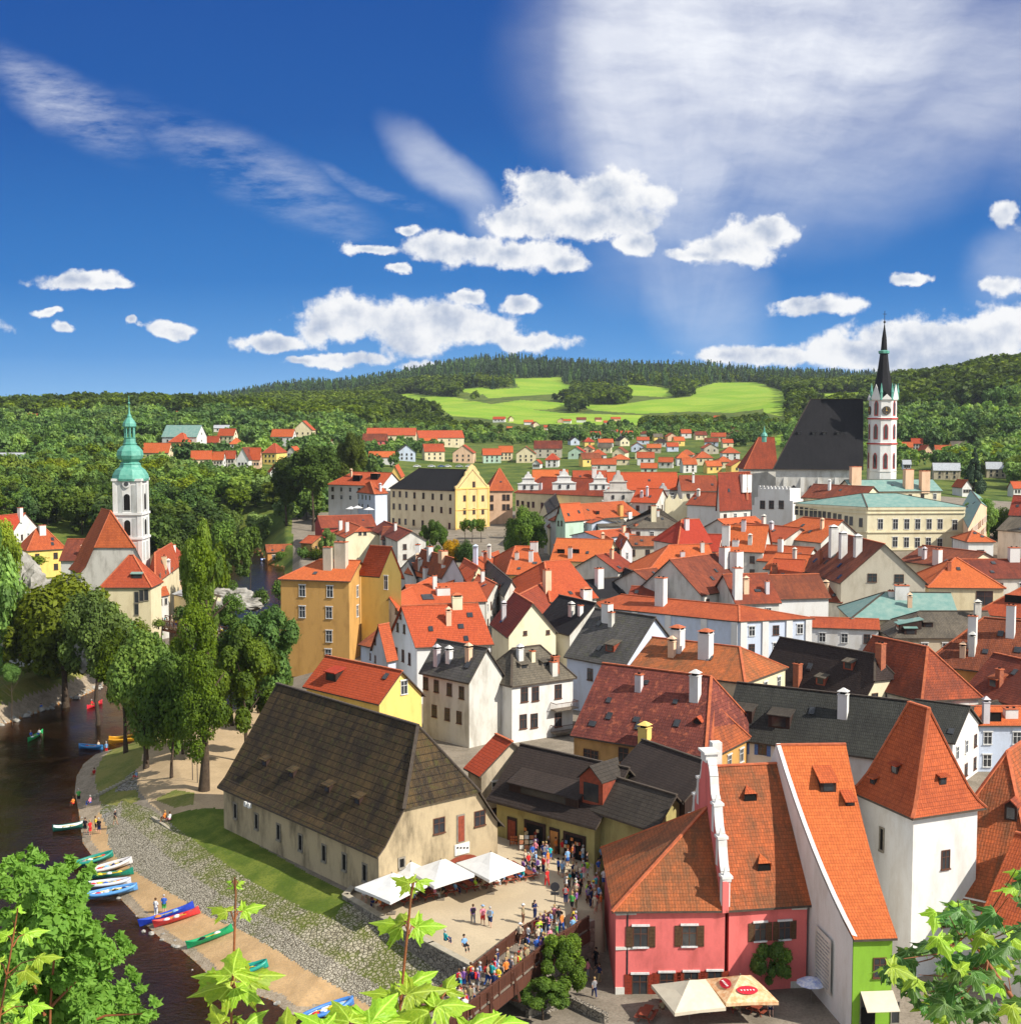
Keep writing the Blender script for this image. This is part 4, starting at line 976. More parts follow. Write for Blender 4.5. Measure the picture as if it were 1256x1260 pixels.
hs_('c26','town_house','small pale blue front beside the balcony house', None,(718,642),(727,644),9,'x',W=8,ry=637,ends='gg',wall='paleblue',roof='bright')
hs_('c27','town_house','dark shingled barn roof left of the mint gabled house', (663,632),(676,640),(690,625),9,'x',ry=613,ends='gg',wall='cream',roof='black')
hs_('c28','town_house','small house with a brown-red roof beside the round green tree', (668,645),(676,650),(687,648),8,'y',ry=638,ends='gg',wall='cream',roof='redbrown')
hs_('c29','town_house','bright orange roof over a white front in the middle of the orange roofs', None,(938,700),(1000,705),9,'x',W=12,ry=682,ends='gg',wall='white2',roof='bright')
hs_('c30','town_house','bright vermilion roof with a dark green hatch left of the beige gable', None,(930,690),(990,694),9,'x',W=11,ry=672,ends='gg',wall='white2',roof='orange2',feats=[('ch',960,680,1,1,3,'white')])
hs_('c31','town_house','pair of smooth orange roofs with a long seam below the crenellated house', None,(933,660),(1010,668),10,'x',W=15,ry=638,ends='hg',wall='white2',roof='bright')
hs_('c32','town_house','broad red-orange roof below the crenellated house', None,(885,660),(960,668),10,'x',W=14,ry=646,ends='gg',wall='white2',roof='orange2')
hs_('c33','town_house','low orange roof with a row of white chimneys near the vermilion block', None,(903,654),(950,650),11,'x',W=11,ry=637,ends='gg',wall='white2',roof='bright',feats=[('ch',905,652,1.2,1,1.4,'white'),('ch',912,651,1.2,1,1.4,'white')])
hs_('c34','town_house','dark red roof with a white gable wall left of the rusty brown roof', None,(920,728),(948,738),8,'y',W=12,ry=707,ends='gg',wall='white',roof='redbrown')
hs_('c35','town_house','orange roof with two dark strips below the smooth orange roofs', None,(945,710),(985,712),8,'x',W=10,ry=688,ends='gg',wall='white2',roof='bright')
# Renaissance row and behind
hs_('d1','college','long cream building with a red tiled roof and tall white Renaissance gables', None,(632,606),(748,611),12,'x',W=14,ry=588,ends='hg',wall='cream',roof='red',cat='college',group='historic buildings',
    wins=[('p','f',[(637,619),(643,620),(650,621),(656,621),(667,622)],1,2,'far')])
hs_('d1c','college_wing','peach corner house with an orange roof and brown windows beside the yellow brewery', (598,599),(601,604),(632,604),12,'x',ry=576,ends='hh',wall='peach',roof='orange2',cat='college',
    wins=[('p','f',[(605,613),(620,612),(625,612),(605,624),(620,624),(625,624)],1.1,2,'b')],feats=[('ch',609,583,1.4,1.2,3.5,'white')])
hs_('d2','town_house','long plain vermilion roof behind the stone Renaissance gables', None,(748,603),(836,603),14,'x',W=14,ry=581,ends='gg',wall='white2',roof='rednew')
hs_('d3','town_house','vermilion roof continuing right towards the white stepped gable', None,(838,604),(885,604),14,'x',W=14,ry=585,ends='gg',wall='white2',roof='red')
hs_('d4','town_house','low red roof between the two stone Renaissance gables', None,(775,618),(808,619),12,'x',W=12,ry=601,ends='gg',wall='white2',roof='rednew')
hs_('d5','town_house','white walled house with a curving gable and red roof left of the crenellated house', None,(843,621),(884,623),11,'x',W=12,ry=606,ends='gg',wall='white',roof='red')
hs_('d6','town_house','big dark red roof with two white chimneys left of the crenellated house', (880,628),(885,629),(925,627),11,'x',ry=581,ends='gg',wall='white2',roof='red',feats=[('ch',914,601,1.6,1.4,4,'white'),('ch',920,601,1.6,1.4,4,'white')])
hs_('d7','town_house','orange roof behind the Renaissance row, first from the yellow brewery', None,(655,592),(700,592),14,'x',W=12,ry=578,ends='gg',wall='cream',roof='bright')
hs_('d8','town_house','orange roof behind the Renaissance row, with a white dovecote turret', None,(705,592),(748,592),14,'x',W=12,ry=579,ends='gg',wall='cream',roof='orange2',feats=[('ch',731,588,1.6,1.4,3.5,'white')])
hs_('p1','palace','long cream neo-Renaissance palace with two rows of brown windows and a copper roof', (976,619),(1067,624),(1191,623.5),13.5,'x',rise=3.2,ends='hh',wall='ivory',roof='copper',cat='palace',hin=9,group='historic buildings',
    wins=[('p','f',[(1083,645),(1101.5,645),(1115.5,645),(1129,645),(1143,645),(1156.5,645),(1174.5,646),(1101,667),(1115,667.5),(1128.5,668),(1142,668),(1156,669),(1174,669)],1.3,2.6,'wb'),
          ('p','0',[(980,628),(986,629),(992,630),(998,631),(1003,632),(1008.5,633),(1014,634),(1020,635.5),(1027,637),(1033,638),(1041,640),(1047,641),(1059,643)],1.0,2.3,'far')],
    feats=[])
hs_('p2','town_house','red roofed wing behind the cream palace', None,(985,612),(1060,616),15,'x',W=13,ry=597,ends='gg',wall='ivory',roof='redbrown')
hs_('p3','town_house','house with a pale copper roof and two thick brown chimneys behind the palace', None,(1050,605),(1160,604),18,'x',W=14,ry=590,ends='gg',wall='ivory',roof='copper',feats=[('ch',1052,595,3,2,5,'peach'),('ch',1117,600,2.6,2,5.4,'peach'),('ch',1137,602,2.6,2,5.4,'peach')])
hs_('p4','town_house','blank peach firewall house behind the right end of the palace', (1180,628),(1191,650),(1219,626),11,'y',ry=610,ends='gg',wall='peach',roof='copper')
hs_('y18','brewery','tall cream brewery block with a black roof and rows of small brown windows', (478,601),(561,604),(602,602.2),None,'y',ry=577,ends='hg',wall='cream',roof='black',ze=18.5,cat='brewery',zb=1,hin=6,group='historic buildings',
    wins=[('p','f',[(484.5,608),(492,608),(500,608.5),(510,609.5),(521,610),(532.5,611),(543,611.5),(554,612),(484.5,623),(492,623.5),(500,624),(510,624.5),(520.5,625.5),(532,626.5),(543,627.5),(554,628.5),(484,641),(491.5,641.5),(499,642),(509,643),(520,644),(553,647),(491,655),(498.5,656),(509,657)],.8,2.,'b'),])
hs_('wb19','town_house','white house with an orange roof and two copper-capped vents beside the wooded slope', None,(402,596),(470,598),12,'x',ry=581,ends='hg',wall='white',roof='bright',W=14,ze=19.5,zb=2,wins=[],feats=[('ch',440,590,3,2,1.2,'black','hood'),('ch',462,588,3,2,1.2,'black','hood')])
hs_('wb19b','town_house','pale blue house with a red hipped roof and terrace umbrellas in front', (434,605),(461,608),(478,607),None,'x',ry=592,ends='hg',wall='paleblue',roof='orange2',ze=17,zb=1,
    wins=[('p','0',[(437,611),(441,611),(446,611.5),(450.5,612),(455,612.5),(438,622),(442,622.5),(446,623),(453,623.5)],.7,1.5,'far')])
hs_('wb19c','town_house','orange roof with a yellow gable end behind the white house', None,(478,588),(494,588),13,'y',W=20,ry=572,ends='gg',wall='yellow',roof='bright')
hs_('rr1','town_house','rose house with white trim and a long red dormered roof above the river', (386,642),(395,650),(464,648),9,'x',ry=634,ends='gg',wall='rose',roof='red')
hs_('rr2','town_house','cream half-hipped house with a wide orange roof and white chimneys', (408,655),(424,662),(470,660),8,'y',ry=645,ends='gj',wall='ivory',roof='orange2',wins=[('p','1',[(443,656),(449,656)],.9,1.2,'far')],feats=[('ch',419,652,1.4,1.,3,'white'),('ch',427,654,1.4,1,3,'white')])
hs_('rr3','town_house','small dark red house with a white framed gable window', None,(468,664),(482,664),7,'x',W=16,ry=648,ends='gg',wall='rose',roof='redbrown',wins=[('p','f',[(473,668)],1.1,1.8,'w')])
hs_('rr4','town_house','low brick shed with a rusty roof by the river bend', None,(328,680),(361,679),4,'x',W=8,ry=670,ends='gg',wall='orangewall',roof='rusty')
hs_('rr5','town_house','small ochre shed with an orange roof above the river bend', None,(368,668),(384,669),5,'x',W=9,ry=659,ends='gg',wall='ochre_old',roof='orange2')
hs_('rr6','town_house','dark red roof leaning against the foot of the cream brewery', None,(455,652),(488,666),8,'x',W=9,ry=647,ends='gg',wall='white2',roof='redbrown')
# left of the church tower
hs_('l1','town_house','yellow house with an orange hipped roof and pale blue eaves left of the baroque tower', (20,675),(33,678),(82,675),7,'x',ry=650,ends='hh',wall='brightyellow',roof='orange2',feats=[('ch',52,655,1.6,1.2,1.8,'white'),('ch',83,667,1.6,1.2,4,'white'),('ch',94,667,1.6,1.2,4,'white')])
hs_('l2','town_house','white gabled house with a red roof and copper turret at the left edge', (-20,660),(15,656),(48,650),8,'y',ry=635,ends='gg',wall='white',roof='rednew',W=24,feats=[('ch',25,638,1.2,1,3,'white')])
hs_('l3','town_house','red roof between the yellow house and the tall church roof', None,(72,690),(110,690),8,'x',W=13,ry=663,ends='gg',wall='white2',roof='redbrown')
hs_('l4','town_house','cream house with a steep orange roof right of the baroque tower', (181,712),(191,719),(221,697),8,'x',ry=674,ends='hh',wall='cream',roof='orange2',wins=[('p','f',[(197,709),(204,706),(212,702)],.8,1.3,'far')],feats=[('ch',202,695,1,1,2,'cream')])
hs_('l5','town_house','orange roofed house with white chimneys right of the cream house', None,(208,690),(232,688),7,'x',W=12,ry=675,ends='gg',wall='peach',roof='orange2',feats=[('ch',213,682,1,1,2.4,'white')])
hs_('l6','town_house','narrow grey-white riverside house with an orange porch roof near the far bridge', (185,727),(193,735),(209,732),5,'x',ry=723,ends='gg',wall='white2',roof='orange2',wins=[('p','f',[(188,742),(198,741),(204,740)],.7,1.3,'far')])
hs_('l7','town_house','cafe pavilion with a pale flat awning roof beside the far bridge', None,(211,731),(240,737),3.2,'x',W=7,rise=1.2,ends='gg',wall='cream',roof='metal')

# yellow street front of the brewery with its scrolled gable
T = H_['y18']; a_, c_ = T['walls']['1']; d = (c_-a_).normalized(); n = V((d.y,-d.x,0)); a_ = a_-d*.5; L1 = (c_-a_).length+.5
b = MB(); q0 = V((a_.x, a_.y, 1)); b.hexa([q0+n*.02, q0+d*L1+n*.02, q0+d*L1+n*.35, q0+n*.35], [p+V((0,0,18.2)) for p in (q0+n*.02, q0+d*L1+n*.02, q0+d*L1+n*.35, q0+n*.35)])
pr = [(0,0),(1,0),(1,.10),(.93,.13),(.88,.22),(.80,.40),(.72,.52),(.70,.66),(.66,.70),(.60,.86),(.5,.98),(.40,.86),(.34,.70),(.30,.66),(.28,.52),(.20,.40),(.12,.22),(.07,.13),(0,.10)]
o0 = V((a_.x, a_.y, 19.2))+n*.3
pts = [o0+d*(x*L1)+V((0,0,z*8.6)) for x, z in pr]; b.face(pts); b.face([p-n*.7 for p in pts][::-1])
for i in range(len(pts)): j = (i+1) % len(pts); b.face([pts[j], pts[i], pts[i]-n*.7, pts[j]-n*.7])
b.build('front', plaster((.72, .53, .24), .15), T['root'])
b = MB()
for z0, h_ in ((18.9,.5),(5.2,.3),(11.6,.25)): p = V((a_.x,a_.y,z0))+n*.3; b.hexa([p, p+d*L1, p+d*L1+n*.3, p+n*.3], [x+V((0,0,h_)) for x in (p, p+d*L1, p+d*L1+n*.3, p+n*.3)])
for k in range(4): p = V((a_.x,a_.y,1))+d*(L1*k/3-.3*(k/1.5-1)-.0)+n*.32; b.box(p, .7, .3, 17.8, math.atan2(d.y, d.x))
b.build('trim', M['yellow'], T['root'])
for px, py in ((571.5,613),(583,613),(594,613),(571.5,629),(583,629),(594,629),(583,596),(583,643)):
    r = ray(px, py); o = V((0,0,EYE)); t = (a_+n*.38-o).dot(n)/r.dot(n); put_win(T['root'], o+r*t, n, .95, 1.9, 'b')

T = H_['p1']
for sd in ('f', '0'):
    a_, c_ = T['walls'][sd]; d = (c_-a_).normalized(); n = V((d.y,-d.x,0)); b = MB()
    for dz, h_ in ((.1,.7),(1.6,.2),(6.6,.35),(11.2,.5)): p, q = V((a_.x,a_.y,T['ze']-dz-h_))+n*.02, V((c_.x,c_.y,T['ze']-dz-h_))+n*.02; b.hexa([p, q, q+n*.3, p+n*.3], [x+V((0,0,h_)) for x in (p, q, q+n*.3, p+n*.3)])
    b.build('cornice', M['ivory'], T['root'])

# roof clutter and plain windows for the houses that have none of their own yet
rc_ = random.Random(31)
for key, T in list(H_.items()):
    if T is None or key in ('granary','shop1','shop2','shop3','y18','p1','choir'): continue
    E = T['E']; L1 = (E[1]-E[0]).length; nwin = sum(1 for o in T['root'].children if o.name.startswith('window')); dist = E[0].y
    if nwin == 0 and dist < 520:
        for sd in ('f', '1'):
            a_, c_ = T['walls'][sd]; l_ = (c_-a_).length; d = (c_-a_).normalized(); n = V((d.y, -d.x, 0))
            if n.y > .2 or (n.x < -.5): continue
            nn = max(1, int(l_/3.4))
            for k in range(nn):
                for dz in (1.7, 4.6): p = a_.lerp(c_, (k+.5)/nn); put_win(T['root'], V((p.x, p.y, T['ze']-dz))+n*.01, n, .95, 1.45, 'b' if rc_.random() < .6 else 'w') if True else 0
    if dist > 150 and L1 > 6 and key not in ('para', 'para2'):
        F4 = T['tops'][0]
        for k in range(rc_.choice([1, 2, 2, 3]) if dist < 430 else 1):
            s_, t_ = rc_.uniform(.12, .88), rc_.uniform(.15, .8); p = F4[0].lerp(F4[1], s_).lerp(F4[3 % len(F4)] if len(F4) > 3 else F4[2], t_) if len(F4) < 4 else F4[0].lerp(F4[1], s_).lerp(F4[3].lerp(F4[2], s_), t_)
            q = proj(p); h_ = roof_hit(T, *q)
            if h_ is None or (h_[0]-p).length > .6: continue
            if rc_.random() < .55: feature(T, 'sky', q[0], q[1], .7, .95)
            else: feature(T, 'ch', q[0], q[1], rc_.uniform(.6, 1.1), .7, rc_.uniform(1.2, 2.6), rc_.choice(['white', 'white2', 'brick', 'lilac', 'peach']), rc_.choice(['flat', 'gable']))
# ---------------- landmarks ----------------
def px_point(px, py, z): return at_z(px, py, z)
def fin(pts2, o, d, n, th, mb, m=0):
    """extrude a profile (s,z) along direction d from o, thickness th along n"""
    a = [o+d*s+V((0, 0, z)) for s, z in pts2]; b = [p+n*th for p in a]
    mb.face(a, m); mb.face(b[::-1], m)
    for i in range(len(a)):
        j = (i+1) % len(a); mb.face([a[j], a[i], b[i], b[j]], m)
# pink inn: right part with ridge, left lean-to pyramid, scrolled gable between them
inn = house('inn', 'pink two storey inn with orange tiled roofs and a white scrolled gable', (851,1034), (893,1121), (999,1114), 0, 'x', ze=3.5, ry=941, ends='gg', wall='pink', roof='weather',
    cat='inn', group='historic buildings', zb=-5, ov=.35,
    wins=[('p','f',[(935,1147),(965,1145)],.95,1.5,'s')], feats=[('vent',923,986,1.2,.7,'orange'),('vent',940,1072,1.2,.7,'orange')])
ir = inn['root']; e0 = inn['E'][0]; iu, iv = inn['u'], inn['v']
Bl = at_z(753, 1122, 3.5); Al = at_z(739, 1043, 3.5); Fr = Bl+(e0-Bl); apex = e0-iu*.3+iv*8.2; apex.z = z_of(apex.y, 993)
G_ = e0+iv*15.5
b = MB(); Bq, Eq, Gq, Aq = [V((p.x, p.y, 3.5)) for p in (Bl, e0, G_, Al)]
for f in ([Bq, Eq, apex], [Aq, Bq, apex], [Gq, Aq, apex]): b.face(f, 0)
for p, q in ((Bq, Eq), (Aq, Bq)): b.face([p-V((0,0,.18)), q-V((0,0,.18)), q, p], 1)
b.face([p-V((0,0,.18)) for p in (Aq, Gq, Eq, Bq)], 1)
b.beam(Bq, apex, .28, .14, 2); b.beam(Aq, apex, .28, .14, 2)
b.build('roof', [R['weather'], M['ridgedk'], M['ridge']], ir)
b = MB(); i_ = (iu+iv)*.35
w_ = [Bq+i_, Eq+iv*.35, Gq-iv*.35, Aq+iu*.35-iv*.35]
b.hexa([V((p.x, p.y, -5)) for p in w_], [V((p.x, p.y, 3.45)) for p in w_], 0); b.build('wall', M['pink'], ir)
b = MB(); a_, c_ = w_[0]-iv*.12, inn['W'][1]-iv*.12
for z0, z1, q0, q1 in ((.05, .3, 0, .56), (3.05, 3.35, 0, 1), (-3.9, -3.2, 0, 1)):
    p, q = a_.lerp(c_, q0), a_.lerp(c_, q1); bb = [V((p.x,p.y,z0)), V((q.x,q.y,z0)), V((q.x,q.y,z0))+iv*.2, V((p.x,p.y,z0))+iv*.2]
    b.hexa(bb, [v+V((0,0,z1-z0)) for v in bb])
b.build('cornice', M['white2'], ir)
def wall_wins(root, a, b_, lst):
    d = (b_-a); d.z = 0; d.normalize(); n = V((d.y, -d.x, 0))
    for px, py, w, h, st in lst:
        r = ray(px, py); o = V((0,0,EYE)); t = (a-o).dot(n)/r.dot(n); put_win(root, o+r*t+n*.01, n, w, h, st)
wall_wins(ir, w_[0], w_[1], [(788,1153,1.15,1.7,'s'),(848,1152,1.15,1.7,'s'),(787,1212,1.2,1.7,'sr'),(820,1210,1.1,1.7,'sr'),(850,1209,1.1,1.7,'sr'),(879,1208,1.1,1.7,'sr')])
prof = [(0,-.2),(0,2.5),(.9,2.5),(.95,2.9),(1.5,3.3),(2.2,4.6),(2.3,5.2),(3.1,5.2),(3.15,5.6),(3.8,6.2),(4.4,7.6),(4.5,8.3),(5.3,8.3),(5.35,8.8),(6.1,9.2),(6.5,10.3),(6.7,11.2),(7.4,12.2),(8.3,12.7)]; prof = [(s_, z_ if z_ < 5 else 5+(z_-5)*.72) for s_, z_ in prof]
full = prof+[(18-s, z) for s, z in prof[::-1]]
b = MB(); o = V((e0.x, e0.y, 3.5)); ug = -iu
fin(full, o+iu*.25, iv, ug, .55, b)
b.build('gable', M['pink'], ir)
b = MB()
for (s0, z0), (s1, z1) in zip(full[1:-1], full[2:-1]):
    p, q = o+iv*s0+V((0,0,z0+.1))+iu*.06, o+iv*s1+V((0,0,z1+.1))+iu*.06
    if (q-p).length > .05: b.beam(p, q, .74, .28, 0)
for s, z in ((.45,2.5),(2.7,5.15),(4.9,7.38),(13.1,7.38),(15.3,5.15),(17.5,2.5)):
    b.box(o+iv*s+V((0,0,z-2.2))-iu*.02, .62, .8, 2.2, math.atan2(iu.y, iu.x)); b.box(o+iv*s+V((0,0,z+.2))+iu*.04, .95, .98, .22, math.atan2(iu.y, iu.x))
    b.box(o+iv*s+V((0,0,z+.42)), .35, .35, .7, 0, top=.4)
b.box(o+iv*9+V((0,0,10.4)), 1.1, 1.5, .8, math.atan2(iu.y, iu.x)); b.box(o+iv*9+V((0,0,11.2)), 1.5, 1.9, .2, math.atan2(iu.y, iu.x))
b.box(o+iv*10.6+V((0,0,9.3))+iu*.9, .9, .9, 2.4, math.atan2(iu.y, iu.x))
b.build('gable_coping', M['white'], ir)
b = MB(); q = w_[0]+iu*1.0-iv*.15; b.tube([V((q.x,q.y,3.3)), V((q.x,q.y,-4))], .08, 6); b.build('downpipe', M['iron'], ir)
# white tower
tw = house('tower_house', 'white square tower with a steep swept red tiled roof and three small dormers', (1045,973), (1122.5,1007.5), (1214,994), 0, 'y', ze=10.6, ry=868, ends='hh', wall='white', roof='orange2', ov=.55,
    prof=[(0,0),(.14,.07),(.3,.20),(.55,.48),(1,1)], hin=3.1, cat='tower', group='historic buildings', zb=-5,
    wins=[('p','f',[(1085,1033)],.42,1.9,'slit'),('p','1',[(1163,1058)],.8,1.6,'b'),('p','1',[(1163,1133)],.8,1.,'b')],
    feats=[('dm',1100,952,.9,.8,'orange2','woodh',.2),('dm',1160,966,.8,.8,'orange2','woodh',.2),('dm',1073,965,.7,.6,'orange2','woodh',.2)])
# house with the long swept roof
cs = empty('swept_roof_house', (27, 108, -4), 'house with a very long sweeping orange roof, white side wall and lime green shop front', 'house', 'historic buildings')
L_, Rr = [], []
for k in range(9):
    t = k/8; D = 100+t*18; zz_ = 4.1+10.9*(t*.56+.44*t*t); L_.append(V((26.8-2.6*t, D, zz_))); Rr.append(V((30.3+.3*t, D+.3, zz_)))
b = MB()
for k in range(8):
    b.face([L_[k], Rr[k], Rr[k+1], L_[k+1]], 0); b.face([L_[k]-V((0,0,.2)), L_[k], L_[k+1], L_[k+1]-V((0,0,.2))], 1); b.face([Rr[k], Rr[k]-V((0,0,.2)), Rr[k+1]-V((0,0,.2)), Rr[k+1]], 1)
b.face([L_[0]-V((0,0,.2)), Rr[0]-V((0,0,.2)), Rr[0], L_[0]], 1)
bk0, bk1 = V((23.5,127,4.5)), V((30.8,127.3,4.5)); b.face([L_[8], Rr[8], bk1, bk0], 0); b.beam(L_[8], Rr[8], .35, .16, 2)
croof = b.build('roof', [R['bright'], M['ridgedk'], M['ridge']], cs)
b = MB()
for side, Q in ((0, L_), (1, Rr)):
    pts = [V((p.x+(.0 if side == 0 else -.3), p.y+(.35 if i == 0 else 0), p.z+(.12 if side == 0 else -.2))) for i, p in enumerate(Q)]
    if side == 0:
        inner = [p+V((.35,0,0)) for p in pts]
        lo = [V((p.x, p.y, -5)) for p in pts]
        for k in range(8): b.face([lo[k+1], lo[k], pts[k], pts[k+1]], 0); b.face([pts[k], inner[k], inner[k+1], pts[k+1]], 0)
        b.face([V((23.4,127,-5)), lo[8], pts[8], V((23.4,127,4.3))], 0)
    else:
        lo = [V((p.x, p.y, -5)) for p in pts]
        for k in range(8): b.face([lo[k], lo[k+1], pts[k+1], pts[k]], 0)
b.build('side_wall', M['white'], cs)
b = MB(); b.hexa([(26.85,100.35,-5),(30.0,100.65,-5),(30.0,101.2,-5),(26.85,101.2,-5)], [(26.85,100.35,3.95),(30.0,100.65,3.95),(30.0,101.2,3.95),(26.85,101.2,3.95)]); b.build('front_wall', M['limegreen'], cs)
wall_wins(cs, V((26.85,100.35,0)), V((30.0,100.65,0)), [(1082,1191,.9,1.5,'b'),(1101,1246,.6,1.7,'far'),(1064,1240,.7,2.2,'far')])
b = MB(); b.box((28.1,100.3,-4), 1.1, .2, 2.4, .09); b.build('door', M['black'], cs)
b = MB(); b.hexa([(27.6,98.7,-1.2),(30.2,98.9,-1.2),(30.1,100.6,-.3),(27.5,100.4,-.3)], [(27.6,98.7,-1.15),(30.2,98.9,-1.15),(30.1,100.6,-.25),(27.5,100.4,-.25)]); b.build('awning', M['beigefab'], cs)
for (dx, sz) in ((1013, None),):
    pass
T4 = dict(tops=[[L_[k], Rr[k], Rr[k+1], L_[k+1]] for k in range(8)], root=cs, u=V((1,0,0)))
feature(T4, 'dm', 1052, 962, 2.9, 2.0, 'bright', 'woodh', .38); feature(T4, 'dm', 1019, 975, 1.4, 1.0, 'bright', 'woodh', .3); feature(T4, 'dm', 1046, 992, .8, .5, 'bright', 'woodh', .3)
# framed inscription panel on the white side wall
sgn = MB(); pw0 = V((25.95,105.6,0)); pdir = V((26.8-24.2,-18,0)).normalized()
def panel(s0, s1, z0, z1, off, mb, m):
    n = V((-.99,-.14,0)); a, c = pw0+pdir*s0+n*off, pw0+pdir*s1+n*off
    q = [V((a.x,a.y,z0)), V((c.x,c.y,z0)), V((c.x,c.y,z1)), V((a.x,a.y,z1))]; mb.hexa([x-n*.03 for x in q], q, m)
panel(-1.7, 1.7, -2.2, 2.4, .22, sgn, 0)
for k in range(13):
    z0 = 2.0-k*.32
    for s0, s1 in ((-1.4,-.8),(-.7,-.1),(0,.5),(.6,1.4)) if k % 3 else ((-1.4,-.3),(-.2,.3),(.4,1.1)): panel(s0, s1, z0-.12, z0, .24, sgn, 1)
sgn.build_top('wall_inscription', [M['white2'], M['zinc']], 'tall whitewashed inscription panel of faded grey lettering on the white side wall', 'inscription')
# right hand great roof
hs_('br1','town_house','huge red tiled roof rising behind the white tower at the right edge', None,(1284,1137),(1400,1010),5,'x',ze=2.,W=12,rise=12,ends='hg',hin=9,wall='white',roof='weather',L=34,zb=-5,feats=[('dg',1243,1010,1.1,1.4,'rusty','woodh')])
hs_('br2','town_house','lower orange tiled wing in front of the huge red roof at the right edge', None,(1203,1133),(1290,1160),5,'x',ze=2.4,W=12,ry=1035,ends='gg',wall='white2',roof='orange2',zb=-5)
b = MB(); q = at_y(1203, 985, 122); b.box(q, .9, .9, 2.6); b.box(q+V((0,0,2.6)), 1.2, 1.2, .2, m=1); b.box(q+V((0,0,2.8)), .5, .5, .7, m=1, top=.6)
# ---- church of the spire
ch = house('church', 'tall Gothic church with a huge black roof and a slender dark spire', None, (951,577), (1062,578), 0, 'x', ze=28, W=24, ry=491, ends='hg', wall='white2', roof='black', hin=11, cat='church', group='historic buildings', zb=8, ov=.8,
    feats=[('dm',983,535,1.2,.8,'black','black',.3),('dm',1001,535,1.2,.8,'black','black',.3),('dm',1014,535,1.2,.8,'black','black',.3),('dm',1031,535,1.2,.8,'black','black',.3)])
cr_ = ch['root']; W0, W1 = ch['W'][0], ch['W'][1]; cd = (W1-W0).normalized(); cn = V((cd.y, -cd.x, 0))
def gothic(root, p, n, w, h, fr, name='pointed_window'):
    d = V((-n.y, n.x, 0)); b = MB(); g = MB()
    def prof_(w, h): return [(-w/2, -h/2), (w/2, -h/2), (w/2, h/2-w*.8), (w*.3, h/2-w*.25), (0, h/2), (-w*.3, h/2-w*.25), (-w/2, h/2-w*.8)]
    a = [p+d*s+V((0,0,z)) for s, z in prof_(w+.5, h+.6)]; b.face([x+n*.1 for x in a]); 
    for i in range(len(a)): j = (i+1) % len(a); b.face([a[i], a[j], a[j]+n*.1, a[i]+n*.1])
    o = b.build(name, fr, root); g.face([p+d*s+V((0,0,z))+n*.14 for s, z in prof_(w, h)]); g.build('pane', M['glass'], o, uv=False)
for k in range(5):
    s = 3+k*5.2; p = W0+cd*s; b = MB(); q = p+cn*1.2
    b.hexa([V((q.x,q.y,8))+cd*-.6, V((q.x,q.y,8))+cd*.6, V((p.x,p.y,8))+cd*.6, V((p.x,p.y,8))-cd*.6], [V((q.x,q.y,21))+cd*-.6, V((q.x,q.y,21))+cd*.6, V((p.x,p.y,25.5))+cd*.6, V((p.x,p.y,25.5))-cd*.6]); b.build('buttress', M['white2'], cr_)
    if k < 4: gothic(cr_, V((p.x,p.y,19))+cd*2.6, cn, 1.7, 8, M['stonegrey'])
hs_('choir','church_choir','steep red tiled choir roof with a small copper turret left of the black church roof', None,(915,577),(957,577),0,'x',ze=27,W=13,ry=538,ends='hg',wall='white2',roof='red',zb=8,cat='church',hin=6,group='historic buildings')
tc_ = at_y(940, 540, 424); b = MB(); b.lathe(tc_+V((0,0,-1)), [(.8,0),(.8,1.6),(1.1,1.9),(.9,2.6),(.35,3.2),(.3,3.8),(.05,5.2)], 8); b.build('turret', R['copperdk'], H_['choir']['root'])
T0 = V((at_y(1086, 500, 412).x, 412, 8)); b = MB(); rot = math.pi/8
def zc(py): return z_of(408, py)-8
rr = 4.5
b.lathe(T0, [(rr,0),(rr,zc(581)),(rr+.25,zc(581)+.2),(rr,zc(580)),(rr-.1,zc(548)),(rr+.2,zc(547),1),(rr+.2,zc(545)),(rr-.15,zc(545)+.1),(rr-.2,zc(517)),(rr+.15,zc(516),1),(rr+.15,zc(514)),(rr-.25,zc(513)),(rr-.3,zc(493)),(rr+.15,zc(492)),(rr+.15,zc(490)),(0.1,zc(490)+.1)], 8, rot=rot)
b.build('tower', [M['white'], M['rose']], cr_)
b = MB(); b.lathe(T0, [(rr*.80,zc(491)),(rr*.66,zc(480)),(rr*.40,zc(455)),(rr*.27,zc(435)),(rr*.36,zc(434),1),(rr*.38,zc(431),1),(rr*.22,zc(430)),(rr*.16,zc(415)),(.12,zc(398))], 8, rot=rot); b.build('spire', [R['black'], R['copperdk']], cr_)
b = MB(); p = T0+V((0,0,zc(398))); b.tube([p, p+V((0,0,4.2))], .09, 6, 0); b.lathe(p, [(.1,.3),(.38,.6),(.38,.9),(.1,1.2)], 8); b.beam(p+V((-.6,0,3.2)), p+V((.6,0,3.2)), .14, .14); b.build('cross', M['iron'], cr_)
